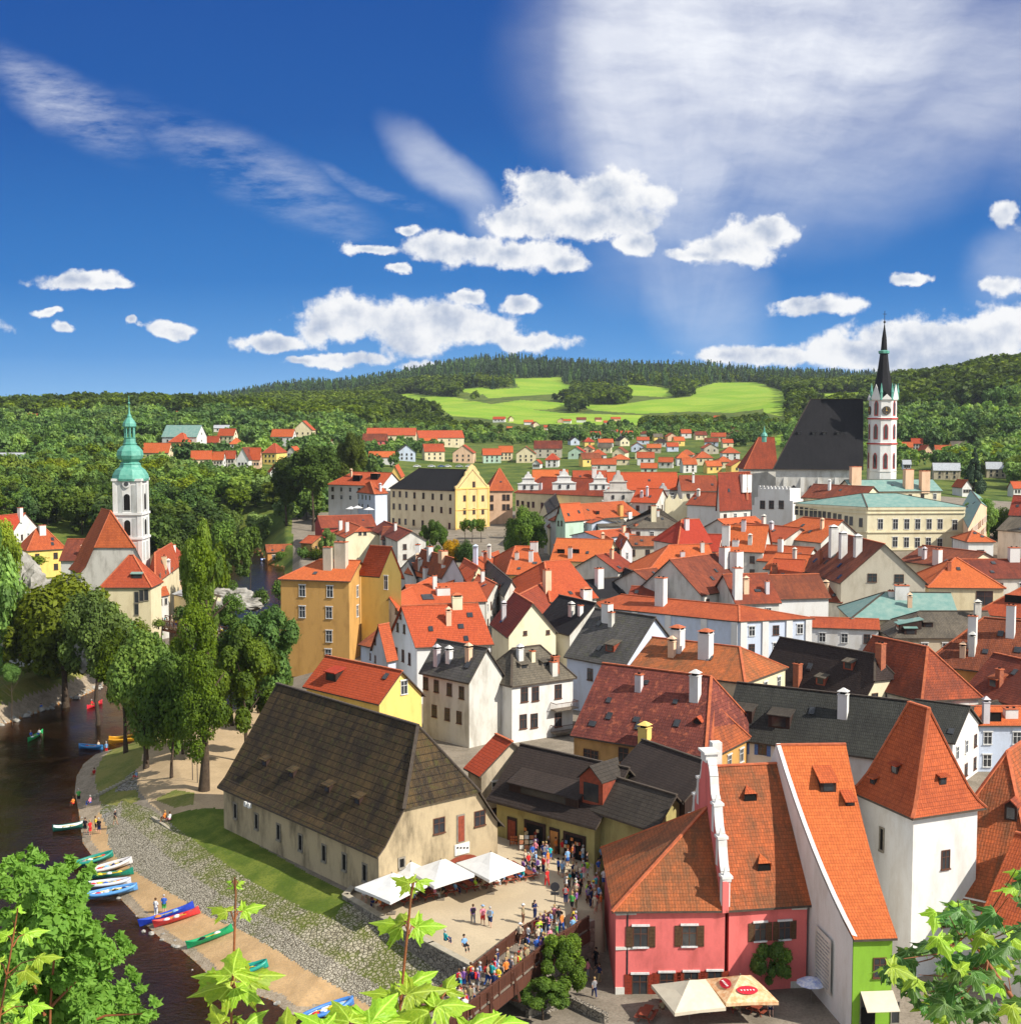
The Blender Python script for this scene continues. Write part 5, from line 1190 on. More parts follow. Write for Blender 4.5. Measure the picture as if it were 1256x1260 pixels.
for k in range(8):
    a = rot+math.pi/8+k*math.pi/4; n = V((math.cos(a), math.sin(a), 0)); ap = math.cos(math.pi/8)
    if n.y > .3: continue
    for py, h, rx in ((502,4.2,rr-.28),(531,4.2,rr-.15),(567,4.4,rr-.05)):
        if py == 502 and k % 2 == 1: continue
        gothic(cr_, T0+n*(rx*ap+.02)+V((0,0,zc(py))), n, .9, h, M['rose'])
    gb = MB(); d = V((-n.y, n.x, 0)); p = T0+n*(rr*ap)+V((0,0,zc(491))); hw = rr*.38
    top = 4.6 if k % 2 == 0 else 1.6
    q = [p-d*hw, p+d*hw, p+V((0,0,top))]; gb.face([x+n*.25 for x in q]); 
    for i in range(3): j = (i+1) % 3; gb.face([q[i], q[j], q[j]+n*.25, q[i]+n*.25])
    gb.build('gablet', M['white'], cr_)
    # corner pinnacle
    a2 = a+math.pi/8; pb = MB(); pp = T0+V((math.cos(a2), math.sin(a2), 0))*rr*.98+V((0,0,zc(492))); pb.lathe(pp, [(.4,0),(.35,2.2),(.5,2.3),(.05,5.2)], 6); pb.build('pinnacle', R['copperdk'], cr_)
    if k % 2 == 1:
        cb = MB(); cp_ = T0+n*(rr*ap-.2)+V((0,0,zc(505))); cb.tube([cp_, cp_+n*.25], 1.35, 20); o_ = cb.build('clock', M['iron'], cr_, uv=False)
        cb = MB(); g_ = simple('gilding', (.75,.45,.08), None, 4, .35, .5, 0)
        for h_ in range(12): an = h_*math.pi/6; e = cp_+n*.27+d*math.cos(an)*1.1+V((0,0,math.sin(an)*1.1)); cb.beam(e, e-(d*math.cos(an)+V((0,0,math.sin(an))))*.25, .12, .06)
        cb.tube([cp_+n*.2, cp_+n*.28], .25, 8); cb.beam(cp_+n*.3, cp_+n*.3+V((0,0,.95)), .12, .05); cb.beam(cp_+n*.3, cp_+n*.3+d*.65-V((0,0,.2)), .14, .05); cb.build('clock_hands', g_, o_, uv=False)
# ---- crenellated white house
cw = empty('crenellated_house', (0,0,0), 'white house with a battlemented square-topped gable in front of the church', 'house', 'houses of the old town')
a_, c_ = at_z(925, 627, 17.2), at_z(975, 629, 17.2); d = (c_-a_).normalized(); n = V((d.y,-d.x,0)); cw.location = ((a_.x+c_.x)/2, (a_.y+c_.y)/2, 8); b = MB()
Lc = (c_-a_).length; Zt = z_of(a_.y, 601)
fin([(0,-13),(Lc,-13),(Lc,Zt-20.4),(Lc*.93,Zt-20.4),(Lc*.93,Zt-17.2),(Lc*.14,Zt-17.2),(Lc*.14,Zt-19.8),(Lc*.06,Zt-19.8),(Lc*.06,Zt-22.2),(0,Zt-22.2)], V((a_.x,a_.y,17.2)), d, -n, 9, b)
for k in range(9): p = V((a_.x,a_.y,Zt))+d*(Lc*(.17+k*.09))-n*.3; b.box(p, .65, .5, .9, math.atan2(d.y, d.x))
b.build('wall', M['white'], cw); wall_wins(cw, V((a_.x,a_.y,17.2)), V((c_.x,c_.y,17.2)), [(938,621,1.4,2.3,'b'),(949,621,1.4,2.3,'b'),(961,621,1.4,2.3,'b')])
# Renaissance gables
def ren_gable(root, px, py, w, h, D, mt, wn=2):
    p = at_y(px, py, D); b = MB(); n = V((0,-1,0)); d = V((1,0,0))
    pr = [(-.5,0),(.5,0),(.5,.34),(.42,.38),(.30,.44),(.28,.66),(.20,.70),(.14,.86),(.07,.9),(.05,1.02),(-.05,1.02),(-.07,.9),(-.14,.86),(-.20,.70),(-.28,.66),(-.30,.44),(-.42,.38),(-.5,.34)]
    fin([(x*w, z*h) for x, z in pr], p, d, -n, 2.5, b)
    b.box(p+V((0,-.12,h*.34)), w*1.06, .4, .25); b.box(p+V((0,-.12,h*.66)), w*.64, .4, .2)
    o = b.build('gable', mt, root)
    for k in range(wn): 
        q = p+V(((k-(wn-1)/2)*w*.36, -.15, h*.17)); g = MB(); g.box(q-V((0,0,.6)), .7, .1, 1.2); g.build('pane', M['glass'], o, uv=False)
for px in (650, 694, 738): ren_gable(H_['d1']['root'], px, 603, 6.6 if px != 694 else 7.4, 5.6 if px != 694 else 6.5, z_of and 418, M['white'])
g1 = empty('stone_gable_house', at_y(760, 624, 405), 'narrow grey stone house with a tall stepped Renaissance gable', 'house', 'historic buildings'); ren_gable(g1, 760.5, 618, 8.8, 9.5, 404, M['stonegrey'])
b = MB(); b.box(at_y(760.5, 640, 405)+V((0,6,-2)), 8.8, 12, 7.5); b.build('wall', M['stonegrey'], g1)
g2 = empty('stone_gable_house', at_y(818, 630, 400), 'grey fronted house with a small rounded Renaissance gable and side pinnacles', 'house', 'historic buildings'); ren_gable(g2, 816, 618, 6, 5.6, 400, M['grey'])
b = MB(); b.box(at_y(816, 632, 401)+V((0,5,-2)), 6, 9, 5.4); b.build('wall', M['grey'], g2)
g3 = empty('arcaded_gable_house', at_y(834, 632, 398), 'cream house with three little pointed gablets beside the rounded gable', 'house', 'historic buildings')
b = MB(); b.box(at_y(833, 634, 398)+V((0,4,-2)), 7.4, 8, 6.4); b.build('wall', M['ivory'], g3)
for dx in (-2.4, 0, 2.4): b = MB(); p = at_y(833, 634, 398)+V((dx,0,4.4)); fin([(-1.2,0),(1.2,0),(.5,.9),(0,2.2),(-.5,.9)], p, V((1,0,0)), V((0,1,0)), .6, b); b.build('gablet', M['ivory'], g3)
# ---- riverside church with the baroque tower
jc = house('riverside_church', 'riverside church with a tall steep orange roof and pale stone gable', (84,700), (98,706), (186,706.5), 0, 'y', ze=10.2, ry=627, ends='gj', jk=.42, wall='stonegrey', roof='orange2', cat='church', group='historic buildings', zb=-5, hin=5, prof=[(0,0),(.18,.12),(.42,.42),(1,1)], ov=.4)
ja = house('chapel_house', 'cream riverside apse house with an orange many-sided roof below the tall church roof', None, (122,723), (187,723), 0, 'x', W=9, ze=9.5, ry=683, ends='hh', hin=5, wall='cream', roof='orange2', cat='house', group='historic buildings', zb=-5,
    wins=[('p','f',[(168,735),(174,733),(180,732),(168,750)],.8,2.2,'far')], feats=[('dm',168,712,2.2,1,'copper','woodh',.2)])
TB = at_y(163, 700, 292); TBz = -2
b = MB(); s = 3.0; zt = z_of(288.6, 591)
c0 = V((TB.x, 292, TBz)); tilt = math.atan2(-c0.x, c0.y)*0
b.box(c0, 2*s, 2*s, zt-TBz, 0)
for sx in (-1, 1):
    for sy in (-1, 1): b.box(c0+V((sx*(s-.35), sy*(s-.35), 0)), .95, .95, zt-TBz, 0)
for py in (592, 634, 664): zz_ = z_of(288.6, py); b.box(V((c0.x, c0.y, zz_)), 2*s+.7, 2*s+.7, .5)
tr_ = empty('church_tower', c0, 'slim white baroque tower with grey panels and a green copper onion dome', 'tower', 'historic buildings')
b.build('shaft', M['white'], tr_)
for (p0_, p1_) in ((597,631),(638,661),(668,690)):
    for sx in (-1, 1):
        z0, z1 = z_of(288.6, p1_), z_of(288.6, p0_); b = MB(); b.box((c0.x+sx*1.5, c0.y-s-.0, z0), .95, .16, z1-z0); b.build('panel', M['grey'], tr_)
        b = MB(); b.box((c0.x+s, c0.y+sx*1.5, z0), .16, 1.6, z1-z0); b.build('panel', M['grey'], tr_)
def arch(root, p, n, w, h):
    d = V((-n.y, n.x, 0)); pr = [(-w/2,0),(w/2,0)]+[(w/2*math.cos(t), h-w/2+w/2*math.sin(t)) for t in [math.pi*i/8 for i in range(9)]]
    b = MB(); a = [p+d*x*1.35+V((0,0,z*1.06-.2))+n*.1 for x, z in pr]; b.face(a); o = b.build('arched_window', M['white'], root); b = MB(); b.face([p+d*x+V((0,0,z))+n*.16 for x, z in pr]); b.build('pane', M['black'], o, uv=False)
for py, h in ((628,3.6),(659,3.4)): 
    for n in (V((0,-1,0)), V((1,0,0))): arch(tr_, V((c0.x, c0.y, z_of(288.6, py)))+n*s, n, 1.35, h)
b = MB(); q = V((c0.x, c0.y-s-.05, z_of(288.6, 595.5))); b.tube([q, q-V((0,.35,0))], .85, 16); b.build('oculus', M['white'], tr_); b = MB(); b.tube([q-V((0,.3,0)), q-V((0,.42,0))], .5, 16); b.build('pane', M['glass'], tr_, uv=False)
b = MB(); Z0 = V((c0.x, c0.y, zt))
b.lathe(Z0, [(3.9,-.2),(4.05,.3),(3.8,1.2),(3.2,2.2),(2.4,2.8),(2.2,3.3),(2.3,3.5),(1.8,3.9),(1.9,4.1),(2.6,4.6),(2.95,5.4),(2.75,6.4),(2.0,7.3),(1.4,7.7),(1.55,8.0),(1.3,8.2),(1.25,9.1),(1.4,9.3),(.2,9.4)], 8, rot=math.pi/8)
b.lathe(Z0, [(.3,9.3),(.3,11.6),(.35,11.7)], 8)
for k in range(8): a = k*math.pi/4+math.pi/8; b.tube([Z0+V((1.05*math.cos(a), 1.05*math.sin(a), 9.3)), Z0+V((1.05*math.cos(a), 1.05*math.sin(a), 11.7))], .16, 6)
b.lathe(Z0, [(1.3,11.6),(1.5,11.8),(1.4,12.5),(.9,13.3),(.5,13.8),(.55,14),(.25,14.6),(.08,16.2),(.06,18.6)], 8, rot=math.pi/8); b.lathe(Z0+V((0,0,16.6)), [(.05,0),(.3,.3),(.05,.6)], 8)
b.build('onion_dome', R['copperdk'], tr_, smooth=False)
# ---------------- terrace, footbridge, river bank furniture ----------------
def wall_line(name, pts, z0, z1, th, mt, label, cat='wall', cap=None):
    b = MB()
    for p, q in zip(pts, pts[1:]):
        p, q = V((p[0], p[1], 0)), V((q[0], q[1], 0)); d = (q-p).normalized(); n = V((-d.y, d.x, 0))*th/2
        p, q = p-d*.1, q+d*.1
        b.hexa([p-n+V((0,0,z0)), q-n+V((0,0,z0)), q+n+V((0,0,z0)), p+n+V((0,0,z0))], [p-n+V((0,0,z1)), q-n+V((0,0,z1)), q+n+V((0,0,z1)), p+n+V((0,0,z1))])
        if cap:
            n2 = n*1.15; b.hexa([p-n2+V((0,0,z1)), q-n2+V((0,0,z1)), q+n2+V((0,0,z1)), p+n2+V((0,0,z1))], [p-n2+V((0,0,z1+.1)), q-n2+V((0,0,z1+.1)), q+n2+V((0,0,z1+.1)), p+n2+V((0,0,z1+.1))], 1)
    return b.build_top(name, [mt, cap or mt], label, cat)
tp = [at_z(x, y, 0) for x, y in [(447,1083),(425,1106),(470,1133),(530,1166),(588,1197)]]
wall_line('terrace_wall', tp, -5, .35, .55, M['stonew'], 'rubble stone terrace wall with a pale coping between the square and the cobbled bank', cap=M['sandpath'])
wall_line('quay_wall', [at_z(592,1196,0), at_z(645,1163,0), at_z(700,1140,0), at_z(727,1131,0)], -5.5, -.02, .8, M['stonebr'], 'stone retaining wall in shade under the footbridge')
wall_line('garden_wall', [at_z(650,1255,-4), at_z(700,1240,-4), at_z(745,1262,-4)], -5, -3, .5, M['stonew'], 'low rubble garden wall at the bottom below the footbridge')
fb = empty('footbridge', at_z(640,1180,0), 'wooden footbridge with brown slatted railings packed with people', 'footbridge')
Lp = [at_z(a, c, 1.15) for a, c in [(681.5,1120),(635.5,1144.7),(587,1184),(500,1242),(400,1312)]]
Rp = [at_z(a, c, 1.15) for a, c in [(723.5,1128.4),(670.7,1161),(605.7,1212),(562,1247),(490,1308)]]
b = MB()
for k in range(4):
    q = [Lp[k+1], Rp[k+1], Rp[k], Lp[k]]; q = [V((p.x, p.y, .02)) for p in q]; b.hexa([p-V((0,0,.3)) for p in q], q)
b.build('deck', M['greywood'], fb)
for nm, Q, out in (('l', Lp, -1), ('r', Rp, 1)):
    b = MB()
    for p, q in zip(Q, Q[1:]):
        L0 = (q-p).length; n = int(L0/.2); b.beam(p, q, .16, .1); b.beam(p-V((0,0,.95)), q-V((0,0,.95)), .1, .1)
        for i in range(n):
            c = p.lerp(q, (i+.5)/n); b.beam(c-V((0,0,.02)), c-V((0,0,1.05)), .15, .03) if False else b.box((c.x, c.y, c.z-1.05), .15, .03, 1.02, math.atan2(q.y-p.y, q.x-p.x))
        for i in range(int(L0/2)+1): c = p.lerp(q, min(1, i*2/L0)); b.box((c.x, c.y, -.1), .16, .16, 1.35, math.atan2(q.y-p.y, q.x-p.x))
    b.build('railing', M['wood'], fb)
b = MB()
for p, q in zip(Rp, Rp[1:]):
    d = (q-p).normalized(); n = V((-d.y, d.x, 0)); n = n if n.x > 0 else -n; p2, q2 = V((p.x, p.y, -1.0))+n*.1, V((q.x, q.y, -1.0))+n*.1
    b.hexa([p2, q2, q2+n*.12, p2+n*.12], [x+V((0,0,.95)) for x in (p2, q2, q2+n*.12, p2+n*.12)])
b.build('girder', M['wood'], fb)
for k in range(6):
    tot = [Rp[i].lerp(Rp[i+1], t) for i in (1, 2, 3) for t in (.15, .65)][k]; d = (Rp[2]-Rp[1]).normalized(); n = V((-d.y, d.x, 0)); n = n if n.x > 0 else -n
    b = MB(); b.beam(V((tot.x, tot.y, .9))+n*.15, V((tot.x, tot.y, -1.3))+n*.75, .2, .14); b.beam(V((tot.x, tot.y, -1.3))+n*.75, V((tot.x, tot.y, -1.3)), .18, .14); b.build('brace', M['wood'], fb)
b = MB(); q = at_z(645, 1235, -4); b.box((q.x, q.y, -6), 2.4, 3, 4.9, .6); b.build('pier', M['stonebr'], fb)
# far covered-rail bridge
fb2 = empty('far_bridge', at_z(255,785,-.5), 'dark timber bridge over the river bend crowded with walkers', 'bridge'); a_, c_ = at_z(183,766,.2), at_z(345,800,.2)
b = MB(); d = (c_-a_).normalized(); n = V((-d.y, d.x, 0))*4; b.hexa([a_-V((0,0,.5)), c_-V((0,0,.5)), c_+n-V((0,0,.5)), a_+n-V((0,0,.5))], [a_, c_, c_+n, a_+n]); b.build('deck', M['greywood'], fb2)
for off in (V((0,0,0)), n):
    b = MB(); Lq = (c_-a_).length; b.beam(a_+off+V((0,0,1.1)), c_+off+V((0,0,1.1)), .2, .16); b.beam(a_+off-V((0,0,.9)), c_+off-V((0,0,.9)), .3, .5)
    m_ = int(Lq/1.6)
    for i in range(m_): p, q = a_.lerp(c_, i/m_)+off, a_.lerp(c_, (i+1)/m_)+off; b.beam(p+V((0,0,1.1)), q-V((0,0,.9)), .12, .12); b.beam(p+V((0,0,1.1)), p-V((0,0,.9)), .16, .16)
    b.build('railing', M['wood'], fb2)
for t in (.33, .66): b = MB(); p = a_.lerp(c_, t)+n/2; b.box((p.x, p.y, -6), 1.6, 5, 5.6, math.atan2(d.y, d.x)); b.build('pier', M['stonebr'], fb2)
# retaining wall and riverside cafe on the far left
wall_line('river_wall', [at_z(-60,850,-1.2), at_z(0,842,-1.2), at_z(40,832,-1.2), at_z(72,823,-1.2), at_z(82,808,-1.2)], -4.2, -.9, .6, M['stonebr'], 'pale stone retaining wall under the riverside cafe at the left', cap=M['sandpath'])
ct = MB(); q = [at_z(-60,850,-1.2), at_z(0,842,-1.2), at_z(40,832,-1.2), at_z(72,823,-1.2), at_z(82,808,-1.2), at_z(75,785,-1.2), at_z(-60,795,-1.2)]
ct.face([V((p.x, p.y, -1.05)) for p in q]); ct.build_top('cafe_terrace', GM['dirt_path'], None, None, kind='structure')
hs_('cf1','cafe_pavilion','open timber cafe pavilion with a dark brown hipped roof on the left river bank',None,(8,812),(40,812),2.6,'x',W=6,rise=2.,ends='hh',wall='woodh',roof='redbrown',ze=1.6,cat='pavilion',group='riverside cafe',zb=-1)
hs_('cf2','cafe_pavilion','small round cafe shelter with a beige shingled roof beside the brown pavilion',None,(36,818),(59,819),2.6,'x',W=4,rise=1.6,ends='hh',wall='woodh',roof='greybrown',ze=1.4,cat='pavilion',group='riverside cafe',zb=-1)
# awning
b = MB(); a_ = at_z(-30,822,1.5); c_ = at_z(38,820,1.5); n = V((0,4,1.0)); b.hexa([a_, c_, c_+n, a_+n], [p+V((0,0,.08)) for p in (a_, c_, c_+n, a_+n)]); rt = b.build_top('cafe_awning', M['fabric'], 'long white canvas awning over the riverside cafe tables', 'awning', 'riverside cafe')
# rocks: cliff behind the left trees
def rockmesh(seed, r, sub=4):
    import bmesh
    bm = bmesh.new(); bmesh.ops.create_icosphere(bm, subdivisions=sub, radius=1)
    from mathutils import noise
    for v in bm.verts:
        p = v.co*1.7+V((seed*3.1, 0, seed)); n_ = noise.fractal(p, 1, 2, 5); n2 = abs(noise.noise(p*2.3)); v.co = V((v.co.x*r[0], v.co.y*r[1], v.co.z*r[2]))*(1+.35*n_-.3*n2)
    me = bpy.data.meshes.new('rock'); bm.to_mesh(me); bm.free(); me.materials.append(M['rock']); return me
for k, (x, y, Y, r) in enumerate([(20,752,245,(5,4,7.5)),(38,745,238,(5,4,6)),(8,730,255,(6,5,8)),(52,775,225,(4,3,4.)),(120,800,205,(3,2.5,4))]):
    o = link('cliff_rock', rockmesh(k+1, r, 5), loc=at_y(x, y, Y)); tag(o, ['pale grey cliff rock showing between bushes below the yellow house','ridged cliff rock right of the pale grey one, above the willow','tall cliff rock at the left edge under the white gable','low cliff rock at the water side of the cliff','white stone outcrop behind the river trees'][k], 'rock', 'cliff rocks')
rm_ = rockmesh(9, (1, .8, .55), 2)
for k in range(46):
    t = k/46
    pts = shore_l[8:12]; s_ = t*(len(pts)-1); j = min(int(s_), len(pts)-2); f = s_-j
    x, y = pts[j][0]*(1-f)+pts[j+1][0]*f, pts[j][1]*(1-f)+pts[j+1][1]*f
    o = link('bank_boulder', rm_, loc=(x+random.uniform(-1.2,.6), y+random.uniform(-.8,.8), -3.9+random.uniform(-.1,.2)), rz=random.uniform(0,6), scale=random.uniform(.35,.9)); tag(o, 'rounded pale boulder along the left water edge under the river wall', 'boulder', 'boulders along the left bank')
for k in range(26):
    t = random.random(); pts = shore_r[3:18]; s_ = t*(len(pts)-1); j = min(int(s_), len(pts)-2); f = s_-j; x, y = pts[j][0]*(1-f)+pts[j+1][0]*f, pts[j][1]*(1-f)+pts[j+1][1]*f
    o = link('shore_stone', rm_, loc=(x+random.uniform(-1.2,.9), y+random.uniform(-1,1), -3.98), rz=random.uniform(0,6), scale=random.uniform(.12,.4)); tag(o, 'small stone at the water edge of the sandy beach', 'stone', 'stones along the beach')
wall_line('kerb', [at_z(x, y, -.9+.1*i) for i, (x, y) in enumerate([(188,1000),(214,1017),(257,1048),(306,1083),(377,1120),(411,1131),(428,1140)])], -3, -1.35, .35, M['sandpath'], 'pale stone kerb line between the cobbled bank and the grass strip', 'kerb')
# ---------------- houses of the slopes and suburbs ----------------
ORD = ['first','second','third','fourth','fifth','sixth','seventh','eighth','ninth','tenth','eleventh','twelfth','thirteenth','fourteenth','fifteenth','sixteenth','seventeenth','eighteenth','nineteenth','twentieth']
def ordw(i): return ORD[i] if i < 20 else 'twenty-'+ORD[i-20] if i < 39 else 'number %d' % (i+1)
RW = {'bright':'bright orange','orange':'orange','orange2':'orange','rednew':'red','red':'dark red','redbrown':'brown-red','black':'dark grey','brown':'dark brown','copper':'pale green','metal':'flat grey','rusty':'rust brown','greybrown':'grey-brown'}
FAR = []
def far_house(x0, x1, yt, yb, roof, wall, typ='x', label=None, cat='house', group='houses on the far slopes', nw=2, rf=.45, depth=None, ang=None):
    xm = (x0+x1)/2; g = ground_hit(xm, yb-1); D = g.y; w = (x1-x0)*D/FX; htot = (yb-yt)*D/FX*1.0
    if ang is None: ang = random.uniform(-.25, .3)
    dp = depth or (w*.55 if typ == 'x' else w*1.25); dp = max(dp, 5)
    he = htot*(1-rf); zb = g.z; ze = zb+he; rise = htot*rf
    wu = w/(abs(math.cos(ang))+.0); u = V((math.cos(ang), math.sin(ang), 0)); v = V((-u.y, u.x, 0))
    wu = max(2.5, (w-dp*abs(math.sin(ang)))/max(.5, math.cos(ang)))
    B = V((g.x, g.y, ze))-u*wu/2; C = B+u*wu; A = B+v*dp
    FAR.append((g.x, g.y+dp/2, max(wu, dp)*.6))
    ends = 'hh' if typ == 'h' else 'gg'
    wins = []
    if nw:
        fl = [he*.35] if he < 4.2 else [he*.25, he*.68]
        wins = [('f' if typ != 'y' else '1', nw, fl, .9, 1.15, 'far', .08, .92)]
        if typ == 'x': wins.append(('1', 1, [fl[0], -rise*.28], .8, 1.0, 'far', .3, .7))
    return house('suburb_house', label or 'x', proj(A), proj(B), proj(C), 0, 'y' if typ == 'y' else 'x', ze=ze, rise=rise, ends=ends, wall=wall, roof=roof, cat=cat, group=group, zb=zb-2, wins=wins, ov=.35, hin=min(wu, dp)*.45)
F_ = [
 (8,23,518,527,'rednew','white','y','small white gable house at the left edge of the wooded hill'),(32,46,510,521,'rednew','orangewall','x','lone red roofed house among trees near the left hilltop'),
 (76,105,503,513,'bright','white','x','long low orange roofed farmhouse on the left hilltop'),(153,168,498,507,'red','cream','x','dark red roofed house behind the top of the baroque tower'),
 (173,191,500,508,'redbrown','ivory','x','ivory house right of the baroque tower on the skyline'),(210,222,507,516,'rednew','white','y','little red gabled house below the skyline, right of the ivory house'),
 (194,247,524,557,'copper','white','x','large white villa with a pale green roof on the left slope'),(204,232,534,559,'bright','ochre','h','ochre cube house with an orange pyramid roof in front of the white villa'),
 (173,209,547,574,'bright','cream','x','cream house with orange roof just right of the baroque tower lantern'),(150,183,537,549,'greybrown','white','x','white house with a grey roof behind the baroque tower lantern'),
 (234,262,556,580,'bright','cream','x','long cream house under the white villa on the slope edge'),(260,276,557,580,'bright','white','x','low white house with an orange roof in the slope-edge row'),(274,290,556,578,'orange2','white2','x','off-white house in the middle of the slope-edge row'),
 (288,309,552,586,'redbrown','white','y','tall white gable house at the right of the slope-edge row'),(306,321,552,586,'bright','peach','x','peach house at the end of the slope-edge row'),(318,345,547,573,'orange2','brightyellow','h','yellow villa with a small orange roof above the big dark trees'),
 (251,270,538,556,'orange2','peach','x','orange roofed house above the slope-edge row, leftmost'),(265,290,529,549,'bright','ivory','x','broad orange roof above the slope-edge row, in the middle'),(280,301,541,557,'bright','white','h','white dormered house with hipped orange roof above the slope-edge row'),
 (262,286,524,533,'metal','white','x','flat white modern house above the orange roofs of the left slope'),(331,362,529,550,'bright','white','x','white chalet with wide orange roof on the left slope'),(360,385,519,545,'bright','cream','y','cream gabled villa with a steep orange roof on the left slope'),
 (328,353,573,595,'orange2','white','y','white gabled house with orange roof hidden low in the dark trees'),(350,367,551,568,'bright','white2','y','small white house with orange roof between round trees'),(402,416,543,556,'bright','cream','y','tiny orange roofed house left of the pink villa'),
 (-4,29,558,570,'metal','white','x','flat roofed white pavilion among trees at the left edge'),
 (450,512,528,548,'bright','cream','x','left half of the long cream barracks with an endless orange roof'),(512,575,531,551,'bright','cream','x','right half of the long cream barracks with an endless orange roof'),(445,476,535,554,'redbrown','pink','x','pink villa with a brown mansard roof left of the barracks'),
 (453,486,557,573,'bright','white','x','white house with orange roof above the brewery roof, leftmost'),(487,514,549,569,'greybrown','paleblue','y','pale blue gabled house above the brewery roof'),(520,550,548,569,'orange2','cream','x','cream house with orange half-hip above the brewery roof'),(555,584,549,571,'orange2','peach','y','peach gabled house above the yellow brewery gable'),
 (520,540,540,552,'bright','ochre','x','orange roofed cottage in front of the barracks'),(593,618,553,571,'bright','mint','x','mint house with an orange roof right of the brewery gable'),(613,632,550,568,'bright','cream','x','cream house with orange roof beside the mint house'),(634,660,551,571,'red','cream','y','cream gabled house with a red roof beside the long brown roof'),
 (656,692,544,565,'redbrown','beige','x','long house with a dormered brown roof in the suburb'),(652,667,567,578,'orange2','white','y','tiny white house just above the Renaissance row'),
 (1107,1124,545,560,'bright','brightyellow','x','yellow house with an orange roof right of the church tower, nearest'),(1120,1136,541,556,'rednew','white','x','red roofed terrace house right of the church tower'),(1134,1150,549,566,'bright','peach','y','peach gabled house right of the church tower'),
 (1110,1122,567,580,'metal','paleblue','x','small pale blue house right of the church tower'),(1147,1183,571,592,'metal','sand','x','flat roofed tan apartment block left of the dark spruce'),(1212,1241,570,590,'metal','sand','x','flat roofed tan apartment block right of the dark spruce'),
 (1180,1200,592,613,'orange2','white','y','white gabled house with orange roof above the copper palace roof'),(1244,1264,594,613,'bright','white','x','white house with orange roof at the right edge below the wood'),(1170,1195,544,558,'greybrown','brightyellow','x','yellow house with a dark roof on the right slope'),(1150,1172,549,562,'orange2','white2','x','low white house with orange roof on the right slope'),
 (397,402,494,505,'rednew','orangewall','y','tiny orange chapel-like tower house on the wooded hill'),(430,440,499,507,'rednew','white','y','tiny red roofed hut in the trees left of the meadow'),(354,368,504,511,'metal','white','x','tiny white hut on the wooded hill'),(605,622,514,521,'rednew','white','x','small white house at the lower edge of the left meadow')]
for f in F_: far_house(*f[:7], label=f[7], nw=0 if f[1]-f[0] < 12 else (5 if f[1]-f[0] > 50 else 3))
taken = [((a+b)/2, (c+d)/2, (b-a)/2+5) for a, b, c, d, *_ in F_]
rr_ = random.Random(5)
RC = ['bright','bright','orange','orange2','rednew','redbrown','rednew','brown','greybrown','bright']; WC = ['white','cream','white','peach','brightyellow','ivory','white2','mint','paleblue','beige']
WN = dict(white='white', cream='cream', peach='peach', brightyellow='yellow', ivory='ivory', white2='off-white', mint='mint', paleblue='pale blue', beige='beige')
rows_ = [('lowest', 584, 625, 1120, 27, 16), ('second lowest', 575, 640, 925, 25, 15), ('middle', 567, 665, 930, 23, 14), ('upper middle', 559, 690, 935, 21, 12), ('second highest', 551, 700, 935, 20, 11), ('highest', 543, 720, 900, 18, 10)]
for nm, yb, xa, xb, wpx, hpx in rows_:
    x = xa; k = 0
    while x < xb:
        w = wpx*rr_.uniform(.75, 1.2); yy = yb+rr_.uniform(-2.5, 2.5)
        if all(abs(x+w/2-t[0]) > t[2]+w/2-4 or abs(yy-6-t[1]) > 11 for t in taken) and not (905 < x < 1100 and yb < 590) and rr_.random() < .9:
            r, wl_ = rr_.choice(RC), rr_.choice(WC); typ = rr_.choice('xxyh')
            far_house(x, x+w, yy-hpx*rr_.uniform(.85, 1.15), yy, r, wl_, typ, label=f'{RW[r]} roofed {WN[wl_]} house, {ordw(k)} from left in the {nm} suburb row', group='houses of the suburb below the meadows', nw=2 if w > 17 else 1)
            k += 1
        x += w*rr_.uniform(.98, 1.35)
k = 0
for i in range(34):
    x = 610+i*9.2+rr_.uniform(-4, 4); yb = rr_.choice([521, 526, 531, 536])+rr_.uniform(-2, 2)
    if x > 905 and x < 1100: continue
    w = rr_.uniform(7, 13); r, wl_ = rr_.choice(['rednew','bright','redbrown','bright']), rr_.choice(['white','cream','peach'])
    far_house(x, x+w, yb-rr_.uniform(5, 7), yb, r, wl_, rr_.choice('xy'), label=f'tiny {RW[r]} roofed {WN[wl_]} garden hut under the meadows, {ordw(k)} from the left', group='garden huts under the meadows', cat='hut', nw=0); k += 1
